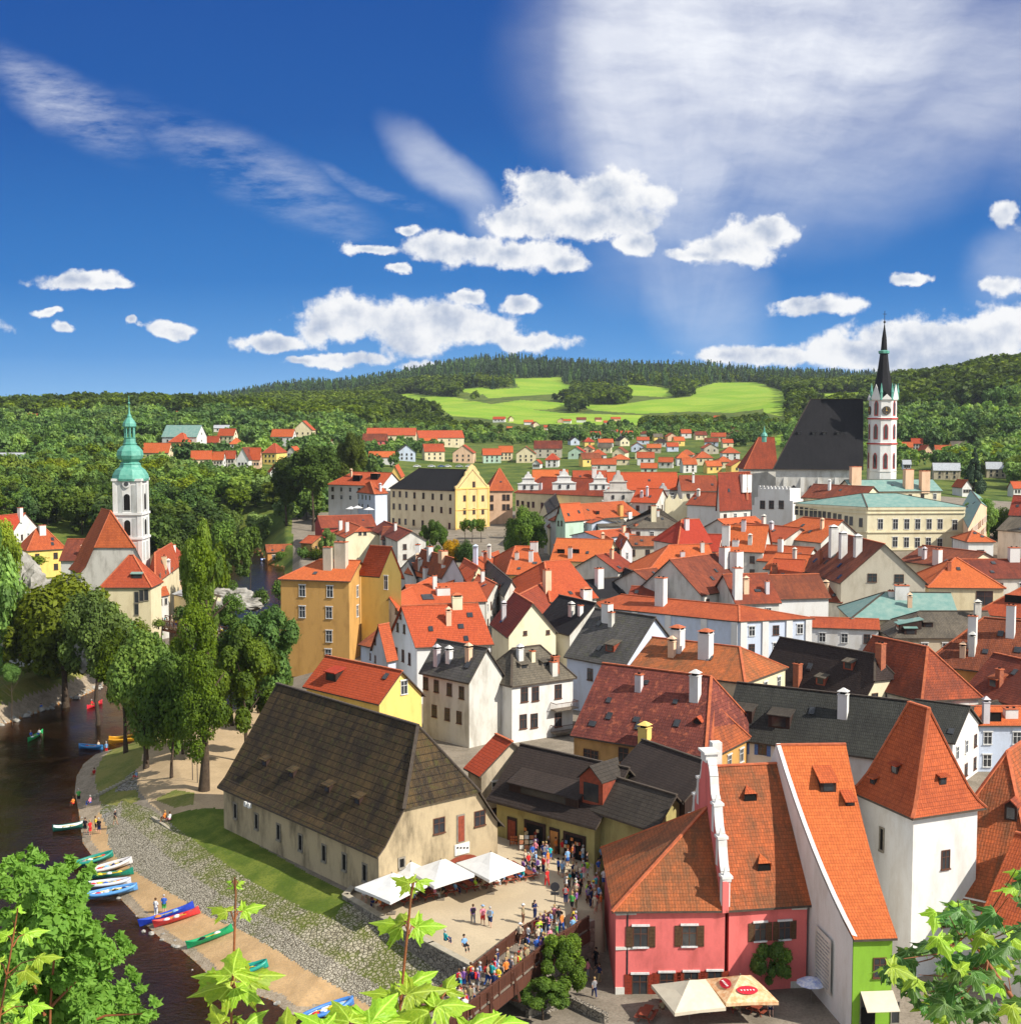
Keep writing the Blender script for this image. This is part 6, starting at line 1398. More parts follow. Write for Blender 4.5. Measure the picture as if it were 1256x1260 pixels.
# ---------------- vegetation ----------------
LG = foliage('leaves_green', (.085,.18,.014), (.17,.29,.024), (.045,.10,.012), .35)
LD = foliage('leaves_dark', (.052,.115,.014), (.09,.17,.02), (.034,.075,.011))
LY = foliage('leaves_light', (.16,.27,.022), (.24,.34,.03), (.09,.17,.016), .38)
LO = foliage('leaves_olive', (.105,.175,.02), (.17,.25,.03), (.06,.10,.014))
LYE = foliage('leaves_yellow', (.62,.42,.02), (.70,.50,.04), (.42,.30,.02))
LC = foliage('needles', (.024,.055,.020), (.042,.08,.026), (.016,.036,.014), .1)
LM = foliage('leaves_mixed', (.085,.165,.016), (.16,.26,.028), (.05,.105,.012))
def leaf_arrays(rg, n, size, lobes, fill=.25, updir=.35, elong=1.3):
    """unit crown; lobes: (k,4) centre + radius"""
    w = lobes[:, 3]**2; li = rg.choice(len(lobes), n, p=w/w.sum())
    d = rg.normal(size=(n, 3)); d /= np.linalg.norm(d, axis=1)[:, None]
    rad = np.where(rg.random(n) < fill, rg.random(n)**.5, rg.normal(.96, .13, n))
    c = lobes[li, :3]+d*(lobes[li, 3]*rad)[:, None]
    nm = d+rg.normal(size=(n, 3))*.45+np.array([0, 0, updir]); nm /= np.linalg.norm(nm, axis=1)[:, None]
    t = rg.normal(size=(n, 3)); t -= nm*(t*nm).sum(1)[:, None]; t /= np.linalg.norm(t, axis=1)[:, None]
    b = np.cross(nm, t); s = size*rg.uniform(.6, 1.35, n)[:, None]
    j = lambda: rg.uniform(.75, 1.25, (n, 1))
    v = np.stack([c-t*s*elong*.5*j()+nm*s*.12, c-b*s*.5*j(), c+t*s*elong*.5*j()-nm*s*.1, c+b*s*.5*j()], 1).reshape(-1, 3)
    return v, np.arange(4*n).reshape(n, 4)
def lobes_round(rg, k, r0=.78, lr=(.10, .34), flat=1., seedtop=0):
    d = rg.normal(size=(k, 3)); d /= np.linalg.norm(d, axis=1)[:, None]; d[:, 2] = np.abs(d[:, 2])*rg.choice([1, 1, 1, -1], k)
    L = np.empty((k, 4)); L[:, :3] = d*r0*rg.uniform(.7, 1.08, (k, 1)); L[:, 3] = rg.uniform(*lr, k); L[0] = (0, 0, 0, .5); L[1] = (.1, 0, .2, .5); return L
def crown(name, seed, n, size, kind='round', mat=None):
    rg = np.random.default_rng(seed)
    if kind == 'round': L = lobes_round(rg, 46)
    elif kind == 'open':
        L = lobes_round(rg, 34, .84, (.12, .27)); L[0, 3] = .22; L[1, 3] = .2
    elif kind == 'tall':
        k = 44; t = rg.random(k); a = rg.uniform(0, 6.28, k)
        r = rg.uniform(.1, .95, k)*(.55+.6*np.sin(np.pi*np.clip(t*.8+.15, 0, 1)))*(1-.45*t); L = np.stack([r*np.cos(a), r*np.sin(a), 2.6*(-1+2*t*.97), rg.uniform(.26, .48, k)*(1.05-.5*t)], 1)
    elif kind == 'willow':
        L = lobes_round(rg, 24, .66, (.25, .38))
        extra = []
        for i in range(46):
            a = rg.uniform(0, 6.28); r = rg.uniform(.65, 1.); z0 = rg.uniform(-.1, .5)
            for q in range(4): extra.append((r*math.cos(a)*(1+.03*q), r*math.sin(a)*(1+.03*q), z0-q*.2, .12-.012*q))
        L = np.concatenate([L, np.array(extra)])
    elif kind == 'cone':
        k = 60; t = rg.random(k)**.8; a = rg.uniform(0, 6.28, k); r = .85*(1-t)*rg.uniform(.5, 1.05, k)
        L = np.stack([r*np.cos(a), r*np.sin(a), -1+2*t, .06+.2*(1-t)], 1)
    elif kind == 'bush': L = lobes_round(rg, 16, .6, (.28, .45))
    v, f = leaf_arrays(rg, n, size, L, .12 if kind != 'open' else .3, elong=1.3 if kind != 'willow' else 1.9)
    if kind == 'cone': v[:, 2] -= .05*np.hypot(v[:, 0], v[:, 1])
    return np_mesh(name, v, f, mat or LG), v, f
CR = {}
def getc(kind, tier, var, mat):
    key = (kind, tier, var, mat.name)
    if key not in CR:
        n, s = {'near': (20000, .062), 'mid': (3200, .125), 'lo': (900, .2)}[tier]
        if kind == 'bush': n //= 2
        CR[key] = crown('crown', hash((kind, tier, var)) % 9999 if False else (len(kind)*131+var*17+n) % 9973, n, s, kind, mat)[0]
    return CR[key]
_tr = {}
def trunk_mesh(h, r, var=0, limbs=6, hc=None):
    key = (round(h, 1), round(r, 2), var)
    if key in _tr: return _tr[key]
    rg = random.Random(var*7+int(h*10)); b = MB(); pts = [V((0,0,-.4))]; x = y = 0
    nseg = 6
    for i in range(1, nseg+1): x += rg.uniform(-.02, .02)*h; y += rg.uniform(-.02, .02)*h; pts.append(V((x, y, h*i/nseg)))
    b.tube(pts, [r*1.35]+[r*(1-.75*i/nseg) for i in range(1, nseg+1)], 9, cap=False)
    for i in range(limbs):
        t = rg.uniform(.42, .95); k = t*nseg; j = min(int(k), nseg-1); p = pts[j].lerp(pts[j+1], k-j); a = rg.uniform(0, 6.28); L = min(h*rg.uniform(.2, .36), 3.)
        q = p+V((math.cos(a)*L*.6, math.sin(a)*L*.6, L*.55)); q2 = q+V((math.cos(a)*L*.35, math.sin(a)*L*.35, L*.35))
        b.tube([p, q, q2], [r*.42*(1-t*.4), r*.24, r*.08], 6, cap=False)
    me = b.mesh('trunk', M['bark'], smooth=True, uv=False); _tr[key] = me; return me
def tree(loc, h, rx, cz, rz, kind, tier, var, mat, label, group, name='tree', tr=None, cat='tree', ry=None, rot=None):
    """h total height, rx crown radius, cz crown centre height, rz crown half height"""
    rot = random.uniform(0, 6.28) if rot is None else rot
    root = empty(name, loc, label, cat, group)
    th = round(max(1., min(h*.9, cz+rz*.35))); r = tr or max(.12, h*.018)
    link('trunk', trunk_mesh(th, round(r, 2) if tr else round(max(.12, th*.02), 2), var), root, rz=rot)
    link('crown', getc(kind, tier, var, mat), root, loc=(0, 0, cz), rz=rot, scale=(rx, ry or rx, rz/2.6 if kind == 'tall' else rz))
    return root
def ptree(px, pyb, pyt, wpx, pyc, kind, var, mat, label, tier='near', Y=None, group=None, name='tree', tr=None, cat='tree'):
    """place by trunk foot, crown top and crown bottom seen in the photo, at the ground"""
    g = ground_hit(px, pyb, 80) if Y is None else V((at_y(px, pyb, Y).x, Y, tz(at_y(px, pyb, Y).x, Y)))
    s = g.y/FX; ztop = z_of(g.y, pyt)-g.z; zc0 = z_of(g.y, pyc)-g.z
    return tree(g, ztop, wpx/2*s, (ztop+zc0)/2, (ztop-zc0)/2, kind, tier, var, mat, label, group, name, tr, cat)
G1 = 'trees on the river bank'
ptree(180,948,775,100,920,'round',1,LY,'broad bright green tree on the grass bank beside the yellow canoes',group=G1,tr=.35)
ptree(155,928,770,78,885,'open',2,LG,'rounded green tree nearest the water on the river bank',group=G1,tr=.3)
ptree(211,958,800,92,945,'round',3,LG,'smaller leafy tree with a thin trunk in the middle of the dirt path',group=G1,tr=.2)
ptree(251,976,655,64,925,'tall',4,LG,'very tall slender tree with a thick bare trunk beside the dirt path',group=G1,tr=.55)
ptree(250,940,642,56,800,'open',5,LY,'pale olive loose topped tree behind the very tall slender tree',group=G1,tr=.3,Y=178)
ptree(300,905,775,92,915,'open',6,LM,'dense dark tree at the left end of the granary',group=G1,tr=.3,Y=168)
ptree(330,880,742,86,860,'open',2,LG,'green tree between the granary roof and the mustard mansion',group=G1,tr=.3,Y=185)
ptree(286,900,715,56,860,'tall',3,LG,'feathery green tree left of the mustard mansion',group=G1,tr=.25,Y=188)
ptree(318,870,765,80,850,'round',1,LY,'light green tree touching the mustard mansion wall',group=G1,tr=.2,Y=196)
ptree(225,930,790,60,900,'open',7,LG,'thin young tree between the two leafy trees on the bank',group=G1,tr=.15,Y=172)
ptree(80,842,700,128,840,'willow',1,LO,'big drooping olive green willow by the left bank',group=G1,tr=.6,Y=218)
ptree(118,845,728,90,845,'round',5,LO,'olive green tree leaning over the water beside the willow',group=G1,tr=.4,Y=205)
ptree(62,835,745,70,835,'round',4,LD,'dark shaded tree under the willow by the river wall',group=G1,tr=.3,Y=225)
ptree(-28,800,625,112,850,'round',3,LG,'tall green tree cut by the left edge',group=G1,tr=.4,Y=215)
ptree(3,760,640,50,740,'round',5,LY,'yellowish green tree top at the left edge',group=G1,tr=.3,Y=235)
ptree(14,838,814,28,842,'bush',1,LG,'small round cafe tree in front of the white awning',group=G1,Y=205,tr=.1)
G2 = 'trees in the old town'
ptree(645,690,624,52,690,'round',2,LG,'round green tree with orange tinge in the middle of the old town',group=G2,Y=372,tr=.3)
ptree(533,690,640,36,690,'open',5,LG,'loose green tree in front of the cream brewery',group=G2,Y=385,tr=.25)
ptree(557,700,664,27,700,'round',6,LYE,'bright golden yellow maple below the brewery',group=G2,Y=375,name='yellow_maple')
ptree(575,700,662,30,705,'bush',2,LD,'dark bush beside the yellow maple',group=G2,Y=372,cat='bush',name='bush')
for i, (x, s) in enumerate([(572,14),(581,16),(592,15)]): ptree(x,652,638,s,655,'round',i+1,LG,['small round tree at the brewery gate, left of three','small round tree at the brewery gate, middle of three','small round tree at the brewery gate, right of three'][i],'mid',Y=418,group=G2)
ptree(385,612,545,72,620,'round',3,LD,'large dark green tree standing over the wooded slope',group='big slope trees',Y=470,tr=.5)
ptree(352,612,562,44,620,'round',1,LD,'dark round tree left of the large slope tree',group='big slope trees',Y=480,tr=.4)
ptree(432,588,532,36,590,'round',2,LO,'olive leafed tree beside the white house on the slope',group='big slope trees',Y=500,tr=.35)
ptree(1198,610,552,34,606,'cone',1,LC,'big dark spruce between the two tan apartment blocks',group='big slope trees',Y=560,name='spruce',tr=.35)
ptree(1205,660,610,46,665,'round',4,LG,'green tree behind the right end of the palace',group=G2,Y=380)
ptree(1240,672,625,50,675,'round',6,LD,'dark green tree at the right edge above the red roofs',group=G2,Y=385)
ptree(864,740,712,16,742,'round',2,LD,'small tree growing between white chimneys in the middle of the roofs',group=G2,Y=255)
ptree(404,690,652,26,688,'open',3,LO,'thin yellowish tree in front of the rose house',group=G2,Y=330)
for i, (x, y, w) in enumerate([(372,688,20),(388,690,22),(345,690,16),(318,655,30)]): ptree(x,y,y-w*.8,w,y+2,'bush',i,LG,['low bush by the river bend, left of the sheds','low bush between the sheds and the rose house','small bush beside the blue boats','wide bush on the grass under the wooded slope'][i],'mid',cat='bush',name='bush',group='bushes at the river bend')
ptree(692,1226,1150,66,1226,'open',1,LG,'leafy green creeper bush under the footbridge railing',group='bushes by the footbridge',Y=105,cat='bush',name='bush',tr=.12)
ptree(668,1240,1205,70,1245,'open',3,LG,'low shaded shrub below the footbridge',group='bushes by the footbridge',Y=103,cat='bush',name='bush',tr=.1)
ptree(945,1238,1150,66,1228,'open',4,LG,'leafy tree growing against the pink inn wall',group='bushes by the footbridge',Y=109,tr=.14)
for i, (x, y, Y, w, h) in enumerate([(18,790,228,60,55),(45,800,224,50,60),(5,770,240,40,40),(60,790,232,60,50),(95,810,215,60,50),(20,715,262,40,26),(45,735,250,30,24),(128,835,208,50,50),(150,800,222,50,50),(168,790,230,40,40),(35,700,268,50,22),(228,765,262,40,26),(250,750,275,40,26),(195,772,255,20,14)]):
    p = at_y(x, y, Y); s = Y/FX; root = empty('bush', p, ['bush hiding the foot of the pale cliff','leafy bush under the cliff rocks','bush over the left cliff rock','dense bush between cliff and willow','thick bush behind the olive tree','shrub crowning the cliff','shrub between the cliff rocks','bush at the waterline under the olive tree','bush behind the bank trees, left','bush behind the bank trees, beside the far bridge','shrub row below the yellow house','bush behind the far bridge, left one','bush behind the far bridge, right one','small bush at the far bridge end'][i], 'bush', 'bushes on the left bank')
    link('trunk', trunk_mesh(2, .12, 1), root); link('crown', getc('bush', 'near' if i < 5 else 'mid', i % 4, [LG, LO, LM, LD][i % 4]), root, scale=(w/2*s, w/2*s, h/2*s), loc=(0, 0, h/3*s))
for i, (x, yb, yt, w, Y, kd, mt) in enumerate([(262,742,668,44,300,'round',LG),(288,712,660,40,330,'open',LM),(306,690,645,36,350,'round',LD),(276,690,640,34,345,'round',LG),(252,722,690,30,310,'bush',LM),(345,742,712,26,300,'bush',LG),(322,745,722,24,292,'bush',LM)]):
    ptree(x,yb,yt,w,yb+4,kd,i,mt,['leafy tree over the boulders beyond the far bridge','loose tree on the wooded shore of the river bend','dark tree leaning over the river bend','green tree at the foot of the slope by the river bend','low tree beside the boulders beyond the far bridge','waterside bush under the mustard mansion, right','waterside bush under the mustard mansion, left'][i],'mid',Y=Y,group='trees at the river bend',tr=.15)
# rocks/rubble bank beyond the far bridge
for i, (x, y, Y, r) in enumerate([(282,735,300,(6,4,2.5)),(300,742,292,(5,4,2)),(262,748,290,(5,3,1.6))]):
    o = link('boulder_bank', rockmesh(20+i, r, 4), loc=at_y(x, y, Y)); tag(o, ['pale boulder bank beyond the far bridge, left heap','pale boulder bank beyond the far bridge, right heap','low pale rubble beside the cafe awning'][i], 'rock', 'boulders beyond the far bridge')
# --- hillside wood: the ones that show largest are trees of their own
HS = []
for key, T in list(H_.items()):
    if T: c = (T['E'][0]+T['E'][2])/2; HS.append((c.x, c.y, (T['E'][0]-T['E'][2]).length/2+1.5))
for T in (jc, ja, ch, inn): c = (T['E'][0]+T['E'][2])/2; HS.append((c.x, c.y, (T['E'][0]-T['E'][2]).length/2+1.5))
HS += FAR; HS.append((TB.x, 292, 6)); HA = np.array(HS)
def free(X, Y, pad):
    ok = np.ones(X.shape, bool)
    for x, y, r in HA: ok &= (X-x)**2+(Y-y)**2 > (r+pad)**2
    return ok
def blocked(px, py, Y, top, pad=9):
    """would a tree here hide one of the slope houses that the photograph shows"""
    bad = np.zeros(px.shape, bool)
    for x, y, r in FAR:
        z = float(terr(np.array([x]), np.array([y]))[0]); hx, hy = proj((x, y, z+1.5)); rp = r*FX/y
        bad |= (np.abs(px-hx) < rp+pad) & (Y < y) & (top < hy-7) & (py > hy-4)
    return bad
def grid(y0, y1, step, tx0, tx1, rg):
    P_ = []
    y = y0
    while y < y1:
        s = step(y); xs = np.arange(tx0*y, tx1*y, s); P_.append(np.stack([xs+rg.uniform(-.45, .45, len(xs))*s, y+rg.uniform(-.45, .45, len(xs))*s], 1)); y += s*.9
    return np.concatenate(P_)
rg = np.random.default_rng(3)
WOOD = [(-300,495),(60,490),(480,500),(1500,480),(1500,625),(1215,600),(1100,575),(900,548),(880,540),(640,548),(560,545),(480,580),(398,600),(400,640),(345,650),(330,665),(262,705),(190,690),(70,650),(0,650),(-300,760)]
P_ = grid(300, 1150, lambda y: 6.6+y*.0042, -.50, .46, rg)
z = terr(P_[:, 0], P_[:, 1]); px, py = proj_np(P_[:, 0], P_[:, 1], z)
H1 = rg.uniform(8, 14.5, len(P_)); _, ptop = proj_np(P_[:, 0], P_[:, 1], z+H1*.9*np.where(inside(px, py, [(440,520),(1100,515),(1110,600),(440,600)]), .58, 1))
ok = inside(px, py, WOOD) & free(P_[:, 0], P_[:, 1], 2.2) & (~inside(P_[:, 0], P_[:, 1], RIVER))
ok &= ~inside(px, py, [(270,660),(345,655),(345,640),(300,632),(265,645)])
vill = inside(px, py, [(440,520),(1100,515),(1110,600),(440,600)]); bl_ = blocked(px, py, P_[:, 1], ptop, -2); ok &= np.where(vill, ~bl_ | (rg.random(len(P_)) < .55), ~blocked(px, py, P_[:, 1], ptop)); ok &= (~vill) | (rg.random(len(P_)) < .85); H1 = np.where(vill & bl_, H1*.33, np.where(vill, H1*.62, H1))
for m_ in MEADOWS: ok &= ~inside(px, py, m_)
I_ = np.nonzero(ok)[0]; size = H1[I_]/P_[I_, 1]; order = I_[np.argsort(-size)]
vis = [i for i in order if -70 < px[i] < 1330]; ind, rest = vis[:250], vis[250:]
kinds = ['round', 'round', 'open', 'round', 'tall']
LABW = {'leaves_green': 'mid green', 'leaves_dark': 'dark green', 'leaves_light': 'light green', 'leaves_olive': 'olive green', 'leaves_mixed': 'mixed green', 'needles': 'blackish green'}
for i in ind:
    mt = [LM, LD, LG, LM, LO, LY, LD][int(rg.integers(0, 7))]; kd = kinds[int(rg.integers(0, 5))]; h = H1[i]; r = h*rg.uniform(.40, .56); var = int(rg.integers(0, 3))
    lb = f'{LABW[mt.name]} {"broad rounded" if kd == "round" else "loose open" if kd == "open" else "tall narrow"} tree in the crowded wood on the river slope' if not vill[i] else f'{LABW[mt.name]} garden tree among the suburb houses'
    tree((P_[i, 0], P_[i, 1], z[i]-.3), h, r if kd != 'tall' else r*.75, h*.56, h*.46, kd, 'mid', var, mt, lb, 'trees of the slope wood' if not vill[i] else 'garden trees of the suburb')
def mass(name, pts, zz, hh, tmpl, mats, label, rg, wr=.45, kind='stuff', sink=.52):
    vs, fs, fm, o_ = [], [], [], 0
    for k in range(len(pts)):
        v, f = tmpl[int(rg.integers(0, len(tmpl)))]; a = rg.uniform(0, 6.28); c, s = math.cos(a), math.sin(a); h = hh[k]; r = h*wr*rg.uniform(.8, 1.25)
        q = np.empty_like(v); q[:, 0] = (v[:, 0]*c-v[:, 1]*s)*r+pts[k, 0]; q[:, 1] = (v[:, 0]*s+v[:, 1]*c)*r+pts[k, 1]; q[:, 2] = v[:, 2]*h*.5+zz[k]+h*sink
        vs.append(q); fs.append(f+o_); fm.append(np.full(len(f), int(rg.integers(0, len(mats))))); o_ += len(v)
    me = np_mesh(name, np.concatenate(vs), np.concatenate(fs), mats, fm=np.concatenate(fm)); o = link(name, me); tag(o, label, 'trees', None, 'stuff'); return o
t_mid = [crown('t', 50+i, 420, .27, k_, LG)[1:] for i, k_ in enumerate(['round','open','round','open'])]
t_far = [crown('t', 70+i, 190, .36, k_, LG)[1:] for i, k_ in enumerate(['round','round','bush'])]
t_con = [crown('t', 90+i, 120, .34, 'cone', LC)[1:] for i in range(3)]
if rest: ri = np.array(rest); mass('woodland', P_[ri], z[ri], H1[ri], t_mid, [LM, LD, LG, LO, LD, LY], 'dense mixed wood and garden trees covering the slopes behind the single trees', rg)
# --- far hills
P2 = grid(1100, 2900, lambda y: 8.+y*.0022, -.47, .47, rg); z2 = terr(P2[:, 0], P2[:, 1]); px, py = proj_np(P2[:, 0], P2[:, 1], z2)
FOR = rg.random(len(P2)) > -1
for m_ in MEADOWS:
    FOR &= ~inside(px, py, m_)
    FOR &= ~inside(px, py-13*FX/P2[:, 1]*.75, m_); FOR &= ~inside(px, py-13*FX/P2[:, 1]*.35, m_)
FOR &= free(P2[:, 0], P2[:, 1], 3) & ~blocked(px, py, P2[:, 1], py-8)
belt = inside(px, py, [(470,545),(1100,545),(1100,512),(800,508),(560,508),(470,515)]); FOR &= (~belt) | (rg.random(len(P2)) < .9)
n1 = np.sin(P2[:, 0]/140+1.3)+np.sin(P2[:, 1]/170+P2[:, 0]/260)+rg.normal(size=len(P2))*.5
conif = (n1 > 1.1) & (P2[:, 1] > 1900) | (P2[:, 1] > 2250) & (rg.random(len(P2)) < .75)
I1 = np.nonzero(FOR & ~conif)[0]; I2 = np.nonzero(FOR & conif)[0]; print('far trees', len(I1), len(I2))
hh = np.where(belt, rg.uniform(5, 9, len(P2)), rg.uniform(11, 19, len(P2)))
mass('broadleaf_forest', P2[I1], z2[I1], hh[I1], t_far, [LM, LD, LM, LG, LD, LG], 'broadleaf forest and hedgerows rolling over the far hills', rg, .5)
mass('spruce_forest', P2[I2], z2[I2], rg.uniform(17, 27, len(P2))[I2], t_con, [LC, LC, LD], 'dark spruce forest along the skyline of the far hills', rg, .2)
# ---------------- people ----------------
def skin_body(joints, edges, name):
    """one continuous skinned body: joints {key:(x,y,z,r)}"""
    import bmesh
    keys = list(joints); me = bpy.data.meshes.new(name)
    me.from_pydata([joints[k][:3] for k in keys], [(keys.index(a), keys.index(b)) for a, b in edges], [])
    o = bpy.data.objects.new('tmp', me); COL.objects.link(o)
    md = o.modifiers.new('s', 'SKIN'); md.use_smooth_shade = True
    for i, k in enumerate(keys):
        r = joints[k][3]; sv_ = me.skin_vertices[0].data[i]; sv_.radius = r if hasattr(r, '__len__') else (r, r); sv_.use_root = (k == 'pel')
    sd = o.modifiers.new('u', 'SUBSURF'); sd.levels = 1; sd.render_levels = 1
    dg = bpy.context.evaluated_depsgraph_get(); m2 = bpy.data.meshes.new_from_object(o.evaluated_get(dg)); m2.name = name
    bpy.data.objects.remove(o); return m2
def pose(kind):
    J = {}
    sit = kind == 'sit'; pz = .95 if not sit else .50
    J['pel'] = (0, 0, pz, (.15, .11)); J['waist'] = (0, 0, pz+.16, (.13, .095)); J['chest'] = (0, 0.01, pz+.38, (.165, .11)); J['neck0'] = (0, .01, pz+.52, (.07, .06)); J['neck'] = (0, .0, pz+.58, (.052, .052))
    J['head0'] = (0, -.01, pz+.66, (.075, .085)); J['head1'] = (0, -.01, pz+.76, (.085, .095)); J['head2'] = (0, 0, pz+.83, (.05, .06))
    for s, n in ((-1, 'l'), (1, 'r')):
        J['sh'+n] = (s*.18, .01, pz+.47, .062); sw = {'walk': s*.16, 'stand': 0., 'sit': -.12, 'hold': -.05}[kind]
        J['el'+n] = (s*.23, sw*.6+.02, pz+.20, .045); J['wr'+n] = (s*.22, sw*1.4-.05 if kind != 'hold' else -.24, pz-.02 if kind != 'hold' else pz+.22, .032); J['ha'+n] = (s*.21, sw*1.5-.08 if kind != 'hold' else -.32, pz-.11 if kind != 'hold' else pz+.25, (.042, .024))
        if sit: J['hip'+n] = (s*.10, 0, pz-.02, .085); J['kn'+n] = (s*.13, -.44, pz+.03, .062); J['an'+n] = (s*.13, -.46, .08, .042); J['to'+n] = (s*.14, -.62, .035, .035)
        else:
            st = {'walk': -s*.20, 'stand': 0, 'hold': 0}[kind]; J['hip'+n] = (s*.09, 0, .86, .088); J['kn'+n] = (s*.10, st*.55-.02, .48, .060); J['an'+n] = (s*.11, st+.03, .09, .040); J['to'+n] = (s*.12, st-.13, .035, .034)
    E_ = [('pel','waist'),('waist','chest'),('chest','neck0'),('neck0','neck'),('neck','head0'),('head0','head1'),('head1','head2')]
    for n in 'lr': E_ += [('chest','sh'+n),('sh'+n,'el'+n),('el'+n,'wr'+n),('wr'+n,'ha'+n),('pel','hip'+n),('hip'+n,'kn'+n),('kn'+n,'an'+n),('an'+n,'to'+n)]
    return J, E_
def ring_loft(secs, n=12):
    b = MB(); rs = []
    for (x, y, z, a, c) in secs:
        i = len(b.v); b.v += [(x+a*math.cos(2*math.pi*j/n), y+c*math.sin(2*math.pi*j/n), z) for j in range(n)]; rs.append(i)
    for p, q in zip(rs, rs[1:]):
        for j in range(n): k = (j+1) % n; b.f.append((p+j, p+k, q+k, q+j)); b.m.append(0)
    b.f.append(tuple(range(rs[-1], rs[-1]+n))); b.m.append(0)
    return b
WHITE_M = {}
def cloth(c):
    if c not in WHITE_M: WHITE_M[c] = simple('cloth', c, tuple(x*.8 for x in c), 9, .85, .2, .1)
    return WHITE_M[c]
SKIN = [simple('skin', c, None, 5, .6, .3, 0) for c in ((.62,.34,.22), (.50,.26,.16), (.68,.40,.28))]
POSE = {}
for kd in ('stand', 'walk', 'sit', 'hold'):
    J, E_ = pose(kd); body = skin_body(J, E_, 'body'); body.materials.append(SKIN[0]); pz = J['pel'][2]
    sh = ring_loft([(0,.0,pz-.04,.185,.135),(0,0,pz+.16,.165,.125),(0,.01,pz+.36,.20,.14),(0,.01,pz+.47,.20,.12),(0,.005,pz+.535,.085,.075)])
    for s, n in ((-1,'l'),(1,'r')):
        p, q = V(J['sh'+n][:3]), V(J['el'+n][:3]); sh.tube([p-V((s*.03,0,-.01)), p.lerp(q, .5), p.lerp(q, .9)], [.078, .072, .068], 8)
    shirt = sh.mesh('shirt', M['white'], smooth=True, uv=False)
    pants = {}
    for ln in ('long', 'short'):
        pb = MB()
        for s, n in ((-1,'l'),(1,'r')):
            h_, k_, a_ = V(J['hip'+n][:3]), V(J['kn'+n][:3]), V(J['an'+n][:3])
            pts = [h_+V((0,0,.08)), h_.lerp(k_, .5), k_]+([k_.lerp(a_, .5), a_+V((0,0,.05))] if ln == 'long' else []); pb.tube(pts, [.125, .105, .085]+([.07, .062] if ln == 'long' else []), 8)
        if kd != 'sit': pb.lathe((0,0,0), [(.15,.80),(.185,.88),(.17,1.0)], 10, sy=.72)
        else: pb.lathe((0,0,0), [(.17,.40),(.185,.48),(.17,.58)], 10, sy=.8)
        pants[ln] = pb.mesh('trousers' if ln == 'long' else 'shorts', M['white'], smooth=True, uv=False)
    hd = J['head1']; hb = MB(); hb.lathe((0, .015, hd[2]), [(.085,-.09),(.104,-.02),(.103,.04),(.08,.085),(.03,.108)], 10, sy=1.08)
    # open the face side by pushing the hair cap back
    hair = hb.mesh('hair', M['white'], off=(0, -.012, 0), smooth=True, uv=False)
    tb = MB(); tb.lathe((0,0,hd[2]), [(.19,.035),(.115,.04),(.11,.09),(.06,.13)], 12); hat = tb.mesh('hat', M['white'], smooth=True, uv=False)
    kb = MB(); kb.box((0,.19,pz+.12), .30, .17, .42, top=.85); pack = kb.mesh('backpack', M['white'], uv=False)
    db = MB(); db.lathe((0,0,0), [(.20,pz-.42),(.17,pz-.1),(.155,pz+.1)], 12, sy=.8); skirt = db.mesh('skirt', M['white'], smooth=True, uv=False)
    POSE[kd] = dict(body=body, shirt=shirt, long=pants['long'], short=pants['short'], hair=hair, hat=hat, pack=pack, skirt=skirt)
CO = {'white': (.75,.75,.73), 'red': (.60,.03,.03), 'blue': (.04,.12,.45), 'light blue': (.22,.42,.68), 'black': (.015,.015,.02), 'grey': (.25,.25,.26), 'green': (.08,.35,.08), 'lime': (.50,.78,.05), 'yellow': (.80,.60,.04),
      'pink': (.75,.25,.32), 'orange': (.75,.22,.04), 'teal': (.02,.40,.42), 'navy': (.02,.03,.10), 'khaki': (.32,.26,.15), 'beige': (.55,.45,.32), 'purple': (.22,.10,.35), 'turquoise': (.1,.6,.65), 'brown': (.15,.07,.04)}
HA_ = {'dark': (.02,.012,.008), 'brown': (.09,.045,.02), 'blond': (.42,.28,.12), 'grey': (.45,.43,.40)}
rp = random.Random(21); USED = set(); PN = [0]
def person(loc, kd='stand', top='white', bot='navy', ln='short', where='on the square', hair=None, hat=None, pack=None, rz=None, group=None, skirt=False, sc=None, low=False, extra=''):
    P_ = POSE[kd]; hair = hair or rp.choice(list(HA_)); 
    verb = {'stand': 'standing', 'walk': 'walking', 'sit': 'sitting', 'hold': 'with raised hands'}[kd]
    gar = 'skirt' if skirt else ('shorts' if ln == 'short' else 'trousers')
    def mk(ex): return f'person in {top} shirt and {bot} {gar}'+(f', {hat} hat' if hat else '')+(f', {pack} backpack' if pack and not hat else '')+f', {ex}{verb} {where}'
    lb = mk(extra)
    if lb in USED:
        for hc in (hair+'-haired ', 'dark-haired ', 'brown-haired ', 'blond-haired ', 'grey-haired '):
            if hat is None and mk(hc) not in USED: lb = mk(hc); hair = hc.split('-')[0]; break
    if len(lb.split()) > 16: lb = lb.replace(' and ', ', ', 1)
    USED.add(lb); PN[0] += 1
    r = empty('person', loc, lb, 'person', group, rz=rp.uniform(0, 6.28) if rz is None else rz); s = sc or rp.uniform(.95, 1.06); r.scale = (s, s, s)
    link('body', P_['body'], r, mat=SKIN[rp.randrange(3)]); link('shirt', P_['shirt'], r, mat=cloth(CO[top]))
    link('skirt' if skirt else 'shorts' if ln == 'short' else 'trousers', P_['skirt'] if skirt else P_[ln], r, mat=cloth(CO[bot]))
    link('hair', P_['hair'], r, mat=cloth(HA_[hair]))
    if hat: link('hat', P_['hat'], r, mat=cloth(CO[hat]))
    if pack: link('backpack', P_['pack'], r, mat=cloth(CO[pack]))
    return r
